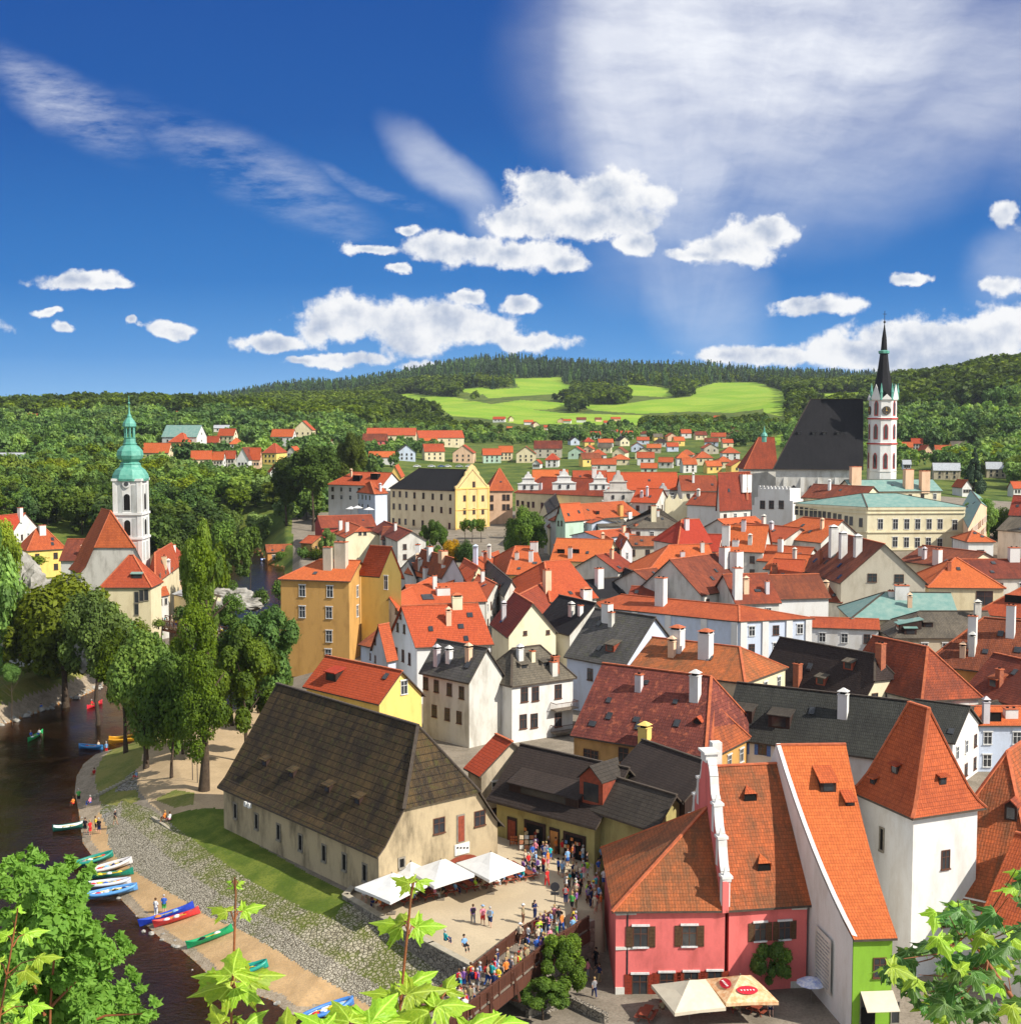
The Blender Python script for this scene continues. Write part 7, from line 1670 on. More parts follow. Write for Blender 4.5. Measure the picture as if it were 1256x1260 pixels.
def rnd_dress(): return dict(top=rp.choice(['white','red','blue','light blue','black','grey','green','lime','yellow','pink','orange','teal','navy','khaki','beige','purple']), bot=rp.choice(['navy','black','khaki','beige','grey','blue','white','brown']), ln=rp.choice(['short','long','short']))
SQ = [ # px, py of feet, pose, top, bottom, length, hat, pack, facing
 (582,1137,'walk','purple','grey','long',None,'black',3.4),(594,1138.5,'walk','pink','red','short','light blue',None,3.3),(603,1141,'walk','light blue','navy','short',None,'grey',3.0),
 (643.5,1137,'stand','khaki','brown','long','white',None,1.2),(658,1131,'hold','navy','navy','long',None,'black',.8),
 (650,1070,'walk','red','navy','short',None,None,.4),(662,1077,'stand','white','black','short',None,'purple',3.),(674,1068,'stand','orange','pink','short',None,None,1.),(673,1091,'walk','red','red','long',None,None,3.8),(655,1060,'walk','blue','white','long',None,'blue',.3),
 (687,1077,'stand','blue','black','short',None,None,2.),(693,1079,'walk','white','grey','short',None,None,2.6),(697,1101,'walk','white','black','short',None,'black',4.4),(705,1083,'stand','navy','black','short',None,None,1.),(709,1084,'walk','beige','navy','short',None,None,.2),
 (718,1085,'walk','pink','white','short',None,None,5.4),(698,1066,'stand','light blue','blue','short',None,None,.5,True),(692,1053,'stand','red','beige','long',None,None,.1),(706,1060,'stand','pink','black','short',None,None,1.2),(717,1061,'stand','white','light blue','short',None,None,4.),
 (659,1049,'hold','purple','navy','long',None,None,.2),(675,1050,'stand','black','black','long',None,None,2.),(684,1052,'stand','orange','brown','long',None,None,1.),(722,1070,'stand','black','navy','long',None,None,1.5),(728,1058,'stand','red','black','long',None,None,3.),
 (736,1078,'stand','blue','beige','short',None,None,.6),(740,1063,'walk','light blue','black','short',None,None,3.5),(668,1058,'stand','navy','black','short',None,None,.2),(711,1048,'stand','black','brown','long',None,None,.3),(733,1100,'stand','turquoise','beige','short',None,None,.8),
 (723,1108,'stand','lime','black','short',None,None,4.),(730,1107,'stand','white','black','short','yellow','white',1.),(727,1117,'stand','navy','navy','long',None,None,1.),(732,1124,'walk','beige','beige','long',None,None,2.2,True),(737,1112,'walk','light blue','navy','short',None,None,5.),
 (678,1040,'stand','white','navy','short',None,None,.4),(701,1044,'stand','green','black','short',None,None,.1),(646,1068,'walk','beige','blue','long',None,None,.9),(724,1048,'walk','orange','navy','short',None,None,2.),(743,1092,'stand','white','blue','short',None,None,3.)]
for q in SQ:
    where = 'by the shops' if q[1] < 1066 else 'mid square' if q[0] < 680 and q[1] < 1100 else 'near the terrace' if q[0] < 620 else 'by the bridge' if q[1] > 1095 else 'on the square'
    person(at_z(q[0], q[1], .01), q[2], q[3], q[4], q[5], where, hat=q[6], pack=q[7], rz=q[8], group='visitors on the square', skirt=len(q) > 9)
for i in range(34):
    px, py = rp.uniform(652, 742), rp.uniform(1046, 1122)
    if px < 690 and py > 1080: px += 45
    person(at_z(px, py, .01), rp.choice(['stand', 'walk', 'stand']), where='by the lane', group='visitors on the square', pack=rp.choice([None, None, 'black', 'grey']), **rnd_dress())
for px, py, t, bt, rz in ((548,1163,'teal','navy',2.2),(571,1170,'light blue','black',.6)): person(at_z(px, py, -.05), 'sit', t, bt, 'long', 'on the terrace wall', rz=rz, group='visitors on the square')
bi = 0
for i in range(64):
    t = (i+.5)/64; k = t*2.9; j = int(k); L0, R0_ = Lp[j].lerp(Lp[j+1], k-j), Rp[j].lerp(Rp[j+1], k-j); f = rp.choice([.12, .3, .55, .8, .88]); 
    if .36 < t < .5 and f < .5: continue
    p = L0.lerp(R0_, f); d = rnd_dress(); p = V((p.x+rp.uniform(-.2, .2), p.y+rp.uniform(-.2, .2), .03))
    person(p, rp.choice(['stand', 'walk', 'stand', 'hold']), where='on the footbridge', group='walkers on the footbridge', hat=rp.choice([None]*9+['white', 'khaki']), pack=rp.choice([None]*3+['black', 'red']), **d)
for i, (px, py, t, b_) in enumerate([(723,1205,'pink','grey'),(733,1190,'black','black'),(731,1228,'grey','navy'),(737,1210,'navy','khaki'),(728,1180,'orange','brown')]): person(at_z(px, py, -3.75), 'walk', t, b_, 'long', 'in the shaded lane beside the pink inn', group='walkers in the lane')
# bank and beach
for px, py, z_, kd, t, b_, ln, rz, wh in [(192,1128,-3.4,'stand','white','white','long',2.8,'on the sand behind the blue canoe'),(202,1124,-3.4,'stand','blue','green','short',3.4,'on the sand behind the blue canoe'),
  (142,1015,-2.4,'walk','black','khaki','short',1.3,'on the stone slope above the beach'),(97,988,-3.6,'stand','green','black','short',.4,'at the water edge'),(90,993,-3.7,'sit','orange','red','short',4.,'at the water edge'),(105,1025,-3.5,'stand','black','black','short',0,'beside the flat green boat'),
  (111,1028,-3.5,'stand','red','red','short',1.,'beside the flat green boat'),(118,1023,-3.4,'stand','yellow','black','short',2.,'beside the flat green boat'),(122,1026,-3.4,'stand','black','navy','short',3.,'beside the flat green boat'),(168,960,-1.6,'sit','light blue','red','short',4.6,'on the top of the stone steps'),
  (116,957,-3.,'sit','red','khaki','short',4.2,'on the stone slope under the trees'),(111,992,-3.4,'sit','pink','blue','long',4.4,'on the wall by the water steps'),(203,1012,-1.4,'sit','orange','brown','short',4.4,'on the kerb of the cobbled bank'),(209,1013,-1.4,'sit','white','pink','short',4.2,'on the kerb of the cobbled bank'),
  (131,928,-3.9,'stand','light blue','red','short',.3,'in the shallows by the blue raft'),(51,878,-4.5,'stand','blue','blue','short',1.,'wading in the river')]:
    person(at_z(px, py, z_), kd, t, b_, ln, wh, rz=rz, group='people on the river bank')
for i in range(44):
    t = (i+rp.uniform(.1, .9))/44; p = at_z(183,766,.2).lerp(at_z(345,800,.2), t); d = (at_z(345,800,.2)-at_z(183,766,.2)).normalized(); n_ = V((-d.y, d.x, 0)); p = p+n_*rp.uniform(.4, 3.4); person(V((p.x, p.y, .22)), rp.choice(['walk', 'stand']), where='on the far dark bridge', group='walkers on the far bridge', **rnd_dress())
# ---------------- parasols, tables, boats, small things ----------------
def parasol(corners, peak, ze, zp, mt, label, group, zg, stripe=None, pz=None):
    q = [at_z(x, y, ze) for x, y in corners]; c = (q[0]+q[1]+q[2]+q[3])/4; root = empty('parasol', (c.x, c.y, zg), label, 'parasol', group)
    top = V((c.x, c.y, zp)); b = MB(); e = .16
    for i in range(4):
        a, d = q[i], q[(i+1) % 4]; m_ = (a+d)/2; m_ = m_+V((0, 0, .02)); 
        a1, m1, d1 = a.lerp(top, .5)-V((0,0,.03)), m_.lerp(top, .5)-V((0,0,.10)), d.lerp(top, .5)-V((0,0,.03))
        for f in ([a, m_, m1, a1], [m_, d, d1, m1], [a1, m1, top], [m1, d1, top]): b.face(f, 0)
        b.face([a-V((0,0,.28)), m_-V((0,0,.24)), m_, a], 0); b.face([m_-V((0,0,.24)), d-V((0,0,.28)), d, m_], 0)
    can = b.build('canopy', mt, root)
    b = MB(); b.tube([V((c.x, c.y, zg)), V((c.x, c.y, zp+.12))], .05, 8); b.box((c.x, c.y, zg), .7, .7, .08); b.build('pole', M['greywood'], root)
    b = MB()
    for i in range(4): b.beam(q[i]-V((0,0,.04)), top-V((0,0,.12)), .05, .04)
    b.build('rib', M['greywood'], root)
    return q, top, can
GP = 'white parasols of the terrace cafe'
PS = [parasol([(436.5,1092),(480,1110),(527,1088),(484,1074)], None, 2.5, 3.7, M['fabric'], 'white square parasol at the terrace corner, nearest the granary side wall', GP, 0),
      parasol([(503,1071),(534,1091),(584,1076),(548,1057)], None, 2.6, 3.8, M['fabric'], 'white square parasol in the middle of the row of three', GP, 0),
      parasol([(561,1062),(602,1083),(646,1068),(606,1049)], None, 2.7, 4.0, M['fabric'], 'white square parasol at the right end of the row, widest and nearest the shops', GP, 0),
      parasol([(478,1072),(505,1085),(532,1072),(508,1060)], None, 2.3, 3.2, M['fabric'], 'white parasol half hidden behind the corner parasol', GP, 0)]
parasol([(801,1212),(830,1247),(893,1240),(868,1205)], None, -1.5, -.2, M['beigefab'], 'large cream square parasol in front of the pink inn', 'parasols of the inn garden', -4)
q, top, can = parasol([(867,1205),(893,1235),(958,1233),(925,1200)], None, -1.5, -.3, simple('patterned_canvas', (.62,.30,.13), (.80,.62,.38), 2.2, .8, .3, .1), 'orange and beige patterned parasol with red oval badges before the inn', 'parasols of the inn garden', -4)
for (a, c_) in ((q[1], q[2]), (q[0], q[1])):
    m_ = (a+c_)/2; p = m_.lerp(top, .42)+V((0,0,.03)); ux = (c_-a).normalized(); uy = (top-m_).normalized(); nn = ux.cross(uy).normalized(); nn = nn if nn.z > 0 else -nn; b = MB()
    b.face([p+ux*(.85*math.cos(t))+uy*(.42*math.sin(t))+nn*.06 for t in [2*math.pi*k/20 for k in range(20)]], 0)
    for k in range(5): b.box(p+ux*(-.5+k*.25)+nn*.07, .12, .26, .02, math.atan2(ux.y, ux.x), 1)
    b.build('badge', [simple('badge_red', (.65,.02,.04), None, 3), M['fabric']], can, uv=False)
q2 = at_z(998,1207,-1.9); root = empty('parasol', (q2.x, q2.y, -4), 'small round blue and white parasol beside the white side wall', 'parasol', 'parasols of the inn garden'); b = MB(); b.lathe((q2.x, q2.y, -2.0), [(1.25,-.1),(.7,.2),(.02,.42)], 10); b.build('canopy', simple('striped_canvas', (.75,.76,.80), (.25,.32,.60), 3), root); b = MB(); b.tube([V((q2.x, q2.y, -4)), V((q2.x, q2.y, -1.6))], .03, 6); b.build('pole', M['greywood'], root)
# benches and tables
tb_ = MB(); tb_.box((0,0,.70), 2.0, .75, .05)
bench_parts = {'table_top': tb_.mesh('table_top', M['woodred'])}
for sy in (-1, 1): b = MB(); b.box((0,sy*.62,.42), 2.0, .28, .05); bench_parts['seat%d' % sy] = b.mesh('seat', M['woodred'])
for sx in (-1, 1): b = MB(); b.beam((sx*.75,-.62,.4), (sx*.75,.62,.4), .07, .1); b.beam((sx*.75,-.5,0), (sx*.75,-.15,.7), .07, .07); b.beam((sx*.75,.5,0), (sx*.75,.15,.7), .07, .07); bench_parts['leg%d' % sx] = b.mesh('leg', M['woodred'])
def table(loc, rz, label, group):
    r = empty('picnic_table', loc, label, 'table', group, rz=rz)
    for k, me in bench_parts.items(): link(k.rstrip('-10'), me, r)
    return r
ex = (tp[2]-tp[1]); ax_ = math.atan2((at_z(602,1083,2.7)-at_z(480,1110,2.5)).y, (at_z(602,1083,2.7)-at_z(480,1110,2.5)).x)
row_dir = V((math.cos(ax_), math.sin(ax_), 0)); col = V((-row_dir.y, row_dir.x, 0)); st = at_z(474,1117,0)
for i in range(8):
    for j in range(2):
        p = st+row_dir*(i*2.15)+col*(j*2.1+.3); table((p.x, p.y, .01), ax_+math.pi/2, f'red-brown picnic table under the terrace parasols, {ordw(i)} from the left in the {["front", "back"][j]} row', 'terrace picnic tables')
        for s_ in (-1, 1):
            for u_ in (-.5, .45):
                if rp.random() < .8: pp = p+row_dir*(s_*.62)+col*u_; person((pp.x, pp.y, -.03), 'sit', where=f'at a terrace table, {ordw(i)} from left', group='guests at the terrace tables', rz=ax_+math.pi/2+(math.pi if s_ > 0 else 0)+math.pi, **rnd_dress()) if True else 0
for i, (px, py) in enumerate([(825,1236),(862,1238),(905,1242),(935,1246),(795,1254)]): p = at_z(px, py, -3.8); table((p.x, p.y, -3.8), .3*i, ['reddish garden table under the cream parasol, left','reddish garden table under the cream parasol, right','reddish garden table under the patterned parasol, left','reddish garden table under the patterned parasol, right','orange-brown garden table beside the inn corner'][i], 'inn garden tables')
for i in range(7): p = at_z(815+i*22, 1247+rp.uniform(-5, 3), -3.8); person((p.x, p.y, -3.8), 'sit', where=f'in the inn garden, {ordw(i)} from left', group='guests in the inn garden', **rnd_dress())
for i in range(9): p = at_z(2+i*7.5, 834-i*.8+rp.uniform(-2, 2), -1.); person((p.x, p.y, -1.05), rp.choice(['sit', 'stand']), where=f'at the riverside cafe, {ordw(i)} from left', group='guests at the riverside cafe', **rnd_dress())
# postcard stands, round sign, easels, kiosk
def stand(px, py, zg, label, w=.9, h=1.3, cols=((.5,.1,.05),(.7,.6,.4),(.2,.3,.5))):
    p = at_z(px, py, zg); r = empty('postcard_stand', p, label, 'stand', 'display stands'); b = MB()
    for s in (-1, 1): b.beam(p+V((s*w/2,-.3,0)), p+V((s*w/2,0,h)), .06, .06); b.beam(p+V((s*w/2,.3,0)), p+V((s*w/2,0,h)), .06, .06)
    b.build('frame', M['wood'], r)
    for k in range(9): b = MB(); i, j = k % 3, k//3; c = p+V((-w/2+(i+.5)*w/3, -.3+(j+.6)*.09, .15+j*h/3.4)); b.box(c, w*.26, .04, h*.24); b.build('postcard', simple('card', cols[(i+j) % 3], None, 8), r)
stand(592,1084,0,'wooden easel of picture cards beside the widest white parasol'); stand(601,1082,0,'second easel of pictures right beside the first one')
stand(728,1056,0,'dark souvenir rack full of small goods by the shop corner',1.6,1.9); stand(648,1046,0,'white topped souvenir trolley before the left shop door',1.6,1.7,((.7,.7,.65),(.5,.2,.1),(.75,.6,.4)))
stand(632,1040,0,'orange crate stand against the shop wall',.8,1.,((.5,.15,.05),)*3)
p = at_z(682.5,1126,0); b = MB(); b.tube([p, p+V((0,0,2.9))], .04, 6); b.tube([p+V((0,-.06,2.6)), p+V((0,.0,2.6))], .42, 18); b.box(p+V((0,-.04,1.85)), .75, .05, .26); b.build_top('round_sign', M['iron'], 'round grey traffic sign seen from behind on a thin pole at the bridge', 'sign')
# shop doorways on the square
T = H_['shop1']; a_, c_ = T['walls']['f']; d = (c_-a_).normalized(); n = V((d.y,-d.x,0))
for (x0, x1, h_, mt) in ((.12,.22,2.5,'woodred'),(.30,.52,2.7,'black'),(.56,.66,2.6,'orangewall'),(.70,.92,2.6,'black')):
    b = MB(); p, q = a_.lerp(c_, x0), a_.lerp(c_, x1); p, q = V((p.x,p.y,-.3)), V((q.x,q.y,-.3)); b.hexa([p+n*.02, q+n*.02, q+n*.12, p+n*.12], [v+V((0,0,h_+.3)) for v in (p+n*.02, q+n*.02, q+n*.12, p+n*.12)]); o = b.build('door', M['woodh'], T['root'])
    b = MB(); p2, q2 = p.lerp(q, .12), p.lerp(q, .88); b.hexa([p2+n*.12, q2+n*.12, q2+n*.15, p2+n*.15], [v+V((0,0,h_)) for v in (p2+n*.12, q2+n*.12, q2+n*.15, p2+n*.15)]); b.build('opening', M[mt], o)
    if mt == 'black':
        for k in range(10): g = MB(); c = p2.lerp(q2, rp.random())+n*.4+V((0,0,rp.uniform(.5,2.3))); g.box(c, .28, .1, .3, math.atan2(d.y, d.x)); g.build('souvenir', cloth(rp.choice([(.6,.2,.05),(.6,.5,.3),(.3,.05,.03),(.1,.2,.4)])), o)
# granary door, arch, white sign
T = H_['granary']; a_, c_ = T['walls']['1']; d = (c_-a_).normalized(); n = V((d.y,-d.x,0)); o_ = V((0,0,EYE))
def onwall(px, py): r = ray(px, py); return o_+r*((a_-o_).dot(n)/r.dot(n))
def wallbox(px0, py0, px1, py1, th, mt, name, root, off=0): 
    p, q = onwall(px0, py0), onwall(px1, py1); w = (q-p).dot(d); z0, z1 = q.z, p.z; c = V((p.x,p.y,z0))+n*off; b = MB(); b.hexa([c, c+d*w, c+d*w+n*th, c+n*th], [v+V((0,0,z1-z0)) for v in (c, c+d*w, c+d*w+n*th, c+n*th)]); return b.build(name, mt, root)
wallbox(561.5,1003.5,571.5,1035.5,.08,M['frame_g'],'door',T['root']); wallbox(563,1005,570.5,1034.5,.11,M['woodred'],'door',T['root'])
o = wallbox(559,1040,577,1049,.1,M['white'],'sign_board',T['root'])
for k in range(4): wallbox(561+k*4,1042.5,563.4+k*4,1044,.115,M['iron'],'lettering',o)
p = onwall(567,1066); b = MB(); pr = [(-2.2,-2.6),(2.2,-2.6)]+[(2.2*math.cos(t), 1.1*math.sin(t)) for t in [math.pi*i/12 for i in range(13)]]; b.face([p+d*x+V((0,0,z))+n*.12 for x, z in pr]); ar = b.build('arched_gate', M['woodred'], T['root']); b = MB(); b.face([p+d*x*.7-d*.2+V((0,0,z*.8-.3))+n*.15 for x, z in pr]); b.build('opening', M['black'], ar)
for (px, py) in ((308,991),(313,992)):
    p = at_z(px, py, 4.2) if False else None
Tw = T['walls']['f']; dd = (Tw[1]-Tw[0]).normalized(); n2 = V((dd.y,-dd.x,0)); r = ray(311,992); p = o_+r*((Tw[0]-o_).dot(n2)/r.dot(n2)); r_ = empty('flood_lamp', p, 'pair of white flood lamps bracketed under the granary eaves', 'lamp')
for s in (-.35, .35): b = MB(); c = p+dd*s+n2*.6; b.box(c, .42, .3, .5, math.atan2(dd.y, dd.x)); b.beam(c+V((0,0,.4)), p+dd*s+V((0,0,.5)), .06); b.build('lamp_head', M['fabric'], r_)
for i, (px, py) in enumerate([(237,955),(243,957)]):
    g_ = ground_hit(px, py+7, 80); b = MB(); b.tube([g_, g_+V((0,0,4.4))], .05, 6); b.box(g_+V((0,0,4.3)), .5, .4, .5, .6); b.box(g_+V((.2,-.2,4.7)), .4, .3, .35, .2); b.build_top('lamp_post', M['iron'], ['thin double lamp post beside the tall tree, left one','thin double lamp post beside the tall tree, right one'][i], 'lamp post', 'lamp posts on the bank')
# water steps
for i in range(15):
    t = i/14; p = at_z(112,985,-3.5).lerp(at_z(168,957,-1.9), t); b = MB(); b.box((p.x, p.y, -3.9), .35, .55, p.z+4.35, .5); b.build_top('step_post', M['sandpath'], 'short stone baluster in the sloping row beside the water steps', 'baluster', 'balusters of the water steps')
# ---- boats
def boat(px0, py0, px1, py1, wd, c_hull, c_in, kind, label, z0=None, gear=(), group='boats drawn up on the beach'):
    def hit(x, y):
        z = z0 if z0 is not None else WZ
        for _ in range(8 if z0 is None else 1): p = at_z(x, y, z); z = max(tz(p.x, p.y), WZ-.08)+.06 if z0 is None else z0
        return p
    a, c = hit(px0, py0), hit(px1, py1)
    d = (c-a); L = d.length; rz = math.atan2(d.y, d.x); pit = -math.atan2(d.z, math.hypot(d.x, d.y)); mid = (a+c)/2
    root = empty('boat' if kind == 'flat' else 'raft' if kind == 'raft' else 'canoe', (mid.x, mid.y, mid.z), label, 'boat' if kind == 'flat' else 'raft' if kind == 'raft' else 'canoe', group, rz=rz); root.rotation_euler = (0, pit, rz)
    b = MB(); ns, nc = 15, 9; H_h = {'canoe': .45, 'raft': .55, 'flat': .5}[kind]
    def half(t):
        if kind == 'flat': return wd/2*(.78+.22*math.sin(math.pi*t))
        return wd/2*max(.03, math.sin(math.pi*min(1, max(0, t)))**(.55 if kind == 'raft' else .75))
    def sheer(t): return H_h+(.35 if kind == 'canoe' else .22)*abs(2*t-1)**3
    for part in (0, 1):
        rows = []
        for i in range(ns):
            t = i/(ns-1); w = half(t)*(1 if part == 0 else .72); x = (t-.5)*L*(1 if part == 0 else .93); sh_ = sheer(t); row = []
            for j in range(nc):
                s = -1+2*j/(nc-1); yy = w*s; k = abs(s)**2.6; zz_ = sh_*k if part == 0 else .12+(sh_-.12-.03)*abs(s)**4; row.append((x, yy, zz_))
            rows.append(row)
        for i in range(ns-1):
            for j in range(nc-1): f = [rows[i][j], rows[i+1][j], rows[i+1][j+1], rows[i][j+1]]; b.face(f if part == 1 else f[::-1], part)
        if part == 0: outer = rows
        else:
            for i in range(ns-1):
                for j in (0, nc-1): f = [outer[i][j], outer[i+1][j], rows[i+1][j], rows[i][j]]; b.face(f, 0)
            for i in (0, ns-1):
                for j in range(nc-1): b.face([outer[i][j], outer[i][j+1], rows[i][j+1], rows[i][j]], 0)
    hm = simple('hull', c_hull, tuple(x*.85 for x in c_hull), 3, .45, .5, .05); im = simple('hull_inside', c_in, tuple(x*.8 for x in c_in), 3, .6, .3, .05)
    o = bpy.data.objects.new('hull', b.mesh('hull', [hm, im], smooth=True, uv=False)); COL.objects.link(o); o.parent = root
    if kind == 'raft':
        for sy in (-1, 1):
            tb = MB(); pts = [((i/(ns-1)-.5)*L*.97, sy*half(i/(ns-1))*.86, sheer(i/(ns-1))*.8) for i in range(ns)]; tb.tube(pts, [.08]+[.17]*(ns-2)+[.08], 8); o = bpy.data.objects.new('tube', tb.mesh('tube', hm, smooth=True, uv=False)); COL.objects.link(o); o.parent = root
    for k in range(2 if L < 5 else 3):
        tb = MB(); x = (k-.5-(.5 if L >= 5 else 0))*L*.24; tb.box((x, 0, sheer(.5)*.72), .28, half(.5)*1.35, .06); link('seat', tb.mesh('seat', im if kind != 'raft' else hm, uv=False), root)
    for k, cg in enumerate(gear):
        tb = MB(); x = (-.32+.64*(k+.5)/len(gear))*L; tb.lathe((x, rp.uniform(-.1, .1), .2), [(.16,0),(.24,.12),(.2,.28),(.08,.36)], 8, sx=1.5); link('luggage', tb.mesh('luggage', cloth(CO[cg]), smooth=True, uv=False), root)
    pb = MB(); pb.beam((-L*.2, .1, sheer(.5)*.95), (L*.15, -.12, sheer(.5)*.95), .05); pb.box((L*.17, -.13, sheer(.5)*.9), .42, .16, .03, -.3); link('paddle', pb.mesh('paddle', cloth(CO['yellow']), uv=False), root)
    return root
W_ = (.72,.72,.70); GR_ = (.01,.22,.16)
boat(65,1024,104,1018,1.5,(.02,.16,.12),W_,'flat','long flat green boat with a pale inside moored beside the group of bathers')
boat(91,1069,140,1054,1.7,GR_,(.03,.28,.20),'raft','dark green raft loaded with gear, uppermost of the five moored rafts',gear=('grey','white','black','red'))
boat(109,1078,164,1062,1.9,(.66,.62,.60),(.55,.50,.48),'raft','white raft with a black bag and red gear below the dark green raft',gear=('red','light blue','navy','black'))
boat(106,1083,165,1076,1.0,(.01,.25,.16),(.30,.25,.03),'canoe','slim green canoe with yellow seats between the white rafts',gear=('yellow','white','yellow'))
boat(100,1095,162,1088,1.6,(.60,.64,.72),W_,'raft','white raft with a blue rim and red and yellow gear, fourth from the top',gear=('red','yellow','blue','grey','orange'))
boat(104,1108,170,1095,1.8,(.10,.30,.62),(.66,.66,.66),'raft','white and light blue raft, lowest of the five moored rafts',gear=('red','white','black','navy'))
boat(172,1141,240,1118,1.1,(.02,.06,.50),(.05,.12,.60),'canoe','long bright blue canoe lying on the sand',gear=('orange','light blue'))
boat(190,1142,247,1124,1.1,(.70,.05,.05),(.78,.18,.14),'canoe','long red canoe lying against the blue one on the sand',gear=('white','white','red'))
boat(231,1168,288,1146,1.0,(.01,.33,.12),(.03,.40,.16),'canoe','green canoe with a white bundle lying alone on the sand',gear=('black','white'))
boat(280,1206,331,1190,1.5,(.01,.30,.22),(.03,.38,.28),'raft','teal green raft at the water edge behind the maple shoot',gear=('white','red','navy'))
boat(372,1260,436,1236,1.6,(.05,.20,.55),(.6,.6,.6),'raft','blue and white raft at the bottom edge near the maple leaves',gear=('red','white','yellow','light blue'))
boat(97,921,127,923,1.3,(.04,.22,.50),(.08,.30,.55),'raft','blue raft with bathers near the river bend',gear=('red','orange'),group='boats on the river')
boat(134,916,178,910,1.0,(.85,.38,.02),(.80,.45,.05),'canoe','yellow canoe half behind the tree trunk, lower of two',group='boats on the river')
boat(134,912,170,907,1.0,(.85,.38,.02),(.80,.45,.05),'canoe','yellow canoe behind the lower yellow one',group='boats on the river')
boat(34,914,53,903,.9,(.02,.45,.12),(.1,.5,.2),'canoe','small green canoe paddled in the middle of the river',gear=('white','blue'),group='boats on the river')
boat(107,873,126,866,1.0,(.70,.03,.05),(.6,.05,.05),'canoe','small red canoe crossing the bright ripples',gear=('red',),group='boats on the river')
for px, py, t, wh in ((38,908,'blue','in the green canoe'),(48,905,'white','in the green canoe'),(113,869,'red','in the red canoe'),(121,920,'beige','in the blue raft')): p = at_z(px, py, -3.9); person((p.x, p.y, -4.15), 'sit', t, 'black', 'short', wh, group='paddlers', rz=1.2)
boat(322,690,345,688,2.2,(.04,.14,.50),(.5,.55,.7),'flat','blue boat moored at the river bend, left of two',z0=-3.9,group='boats at the river bend'); boat(347,690,366,688,2.2,(.03,.10,.40),(.10,.18,.4),'flat','darker blue boat moored at the river bend, right of two',z0=-3.9,group='boats at the river bend')
# parked cars
def car(px, py, Y, c, label):
    p = at_y(px, py, Y); r = empty('parked_car', p, label, 'car', 'cars parked above the brewery'); b = MB(); b.box((0,0,.35), 4.2, 1.75, .55, top=.95); b.box((-.2,0,.9), 2.4, 1.55, .5, top=.78); o = bpy.data.objects.new('body', b.mesh('body', cloth(c), uv=False)); COL.objects.link(o); o.parent = r
    b = MB(); b.box((-.2,0,.98), 2.25, 1.6, .34, top=.84); o = bpy.data.objects.new('window', b.mesh('window', M['glass'], uv=False)); COL.objects.link(o); o.parent = r
    for sx in (-1, 1):
        for sy in (-1, 1): b = MB(); b.tube([(sx*1.3, sy*.7, .33), (sx*1.3, sy*.9, .33)], .33, 12); o = bpy.data.objects.new('wheel', b.mesh('wheel', M['iron'], uv=False)); COL.objects.link(o); o.parent = r
for i, (px, c, l_) in enumerate([(513,(.75,.75,.75),'white car, leftmost of the row above the brewery roof'),(531,(.7,.72,.75),'silver car, second in the row above the brewery roof'),(543,(.1,.15,.3),'dark blue car in the row above the brewery roof'),(551,(.75,.75,.75),'white car, fourth in the row above the brewery roof'),(565,(.4,.42,.45),'grey car, fifth in the row above the brewery roof'),(577,(.75,.75,.73),'white car, last of the row above the brewery roof')]):
    g_ = ground_hit(px, 575.5); car(px, 575, g_.y, c, l_)
# terrace parasols by the white house on the slope
for i, (px, py) in enumerate([(432,625),(440,624),(454,626)]):
    Y = 440; s = Y/FX; p = at_y(px, py+9, Y); r = empty('parasol', p, ['distant white parasol on the slope terrace, left','distant white parasol on the slope terrace, middle','distant white parasol on the slope terrace, right'][i], 'parasol', 'parasols on the slope terrace'); b = MB(); b.lathe((p.x, p.y, p.z+2.2), [(1.9,0),(.02,.8)], 8); b.build('canopy', M['fabric'], r); b = MB(); b.tube([p, p+V((0,0,2.4))], .06, 6); b.build('pole', M['greywood'], r)
# stone terrace wall by the brewery
b = MB(); a_, c_ = at_y(560,655,440), at_y(625,660,432); b.hexa([V((a_.x,a_.y,-2)), V((c_.x,c_.y,-2)), V((c_.x,c_.y+1,-2)), V((a_.x,a_.y+1,-2))], [V((a_.x,a_.y,4.6)), V((c_.x,c_.y,3.8)), V((c_.x,c_.y+1,3.8)), V((a_.x,a_.y+1,4.6))]); b.build_top('terrace_wall', M['stonew'], 'dark grey stone terrace wall below the yellow brewery front', 'wall')
for i in range(22): p = at_y(600+i*1.4, 655.5, 434+rp.uniform(1.5, 5)); person((p.x, p.y, 3.0), rp.choice(['stand','walk']), where='behind the dark terrace wall by the brewery', group='people at the brewery gate', **rnd_dress())
b = MB(); a_ = at_y(602,659,445); b.box((a_.x+3,a_.y+3,-2), 24, 14, 5.0); b.build_top('brewery_yard', GM['dirt_path'], None, None, kind='structure')
# pilasters on the long grey-blue wall
T = H_['para']; 
for sd, ks in (('f', (.12,.33,.55,.78,.97)), ('1', (.05,.35,.68,.95))):
    a_, c_ = T['walls'][sd]; d = (c_-a_).normalized(); n = V((d.y,-d.x,0))
    for k in ks: b = MB(); p = a_.lerp(c_, k)+n*.1; b.box((p.x, p.y, T['zb']), 1.1, .25, T['ze']-T['zb']-.2, math.atan2(d.y, d.x)); b.build('pilaster', M['white'], T['root'])
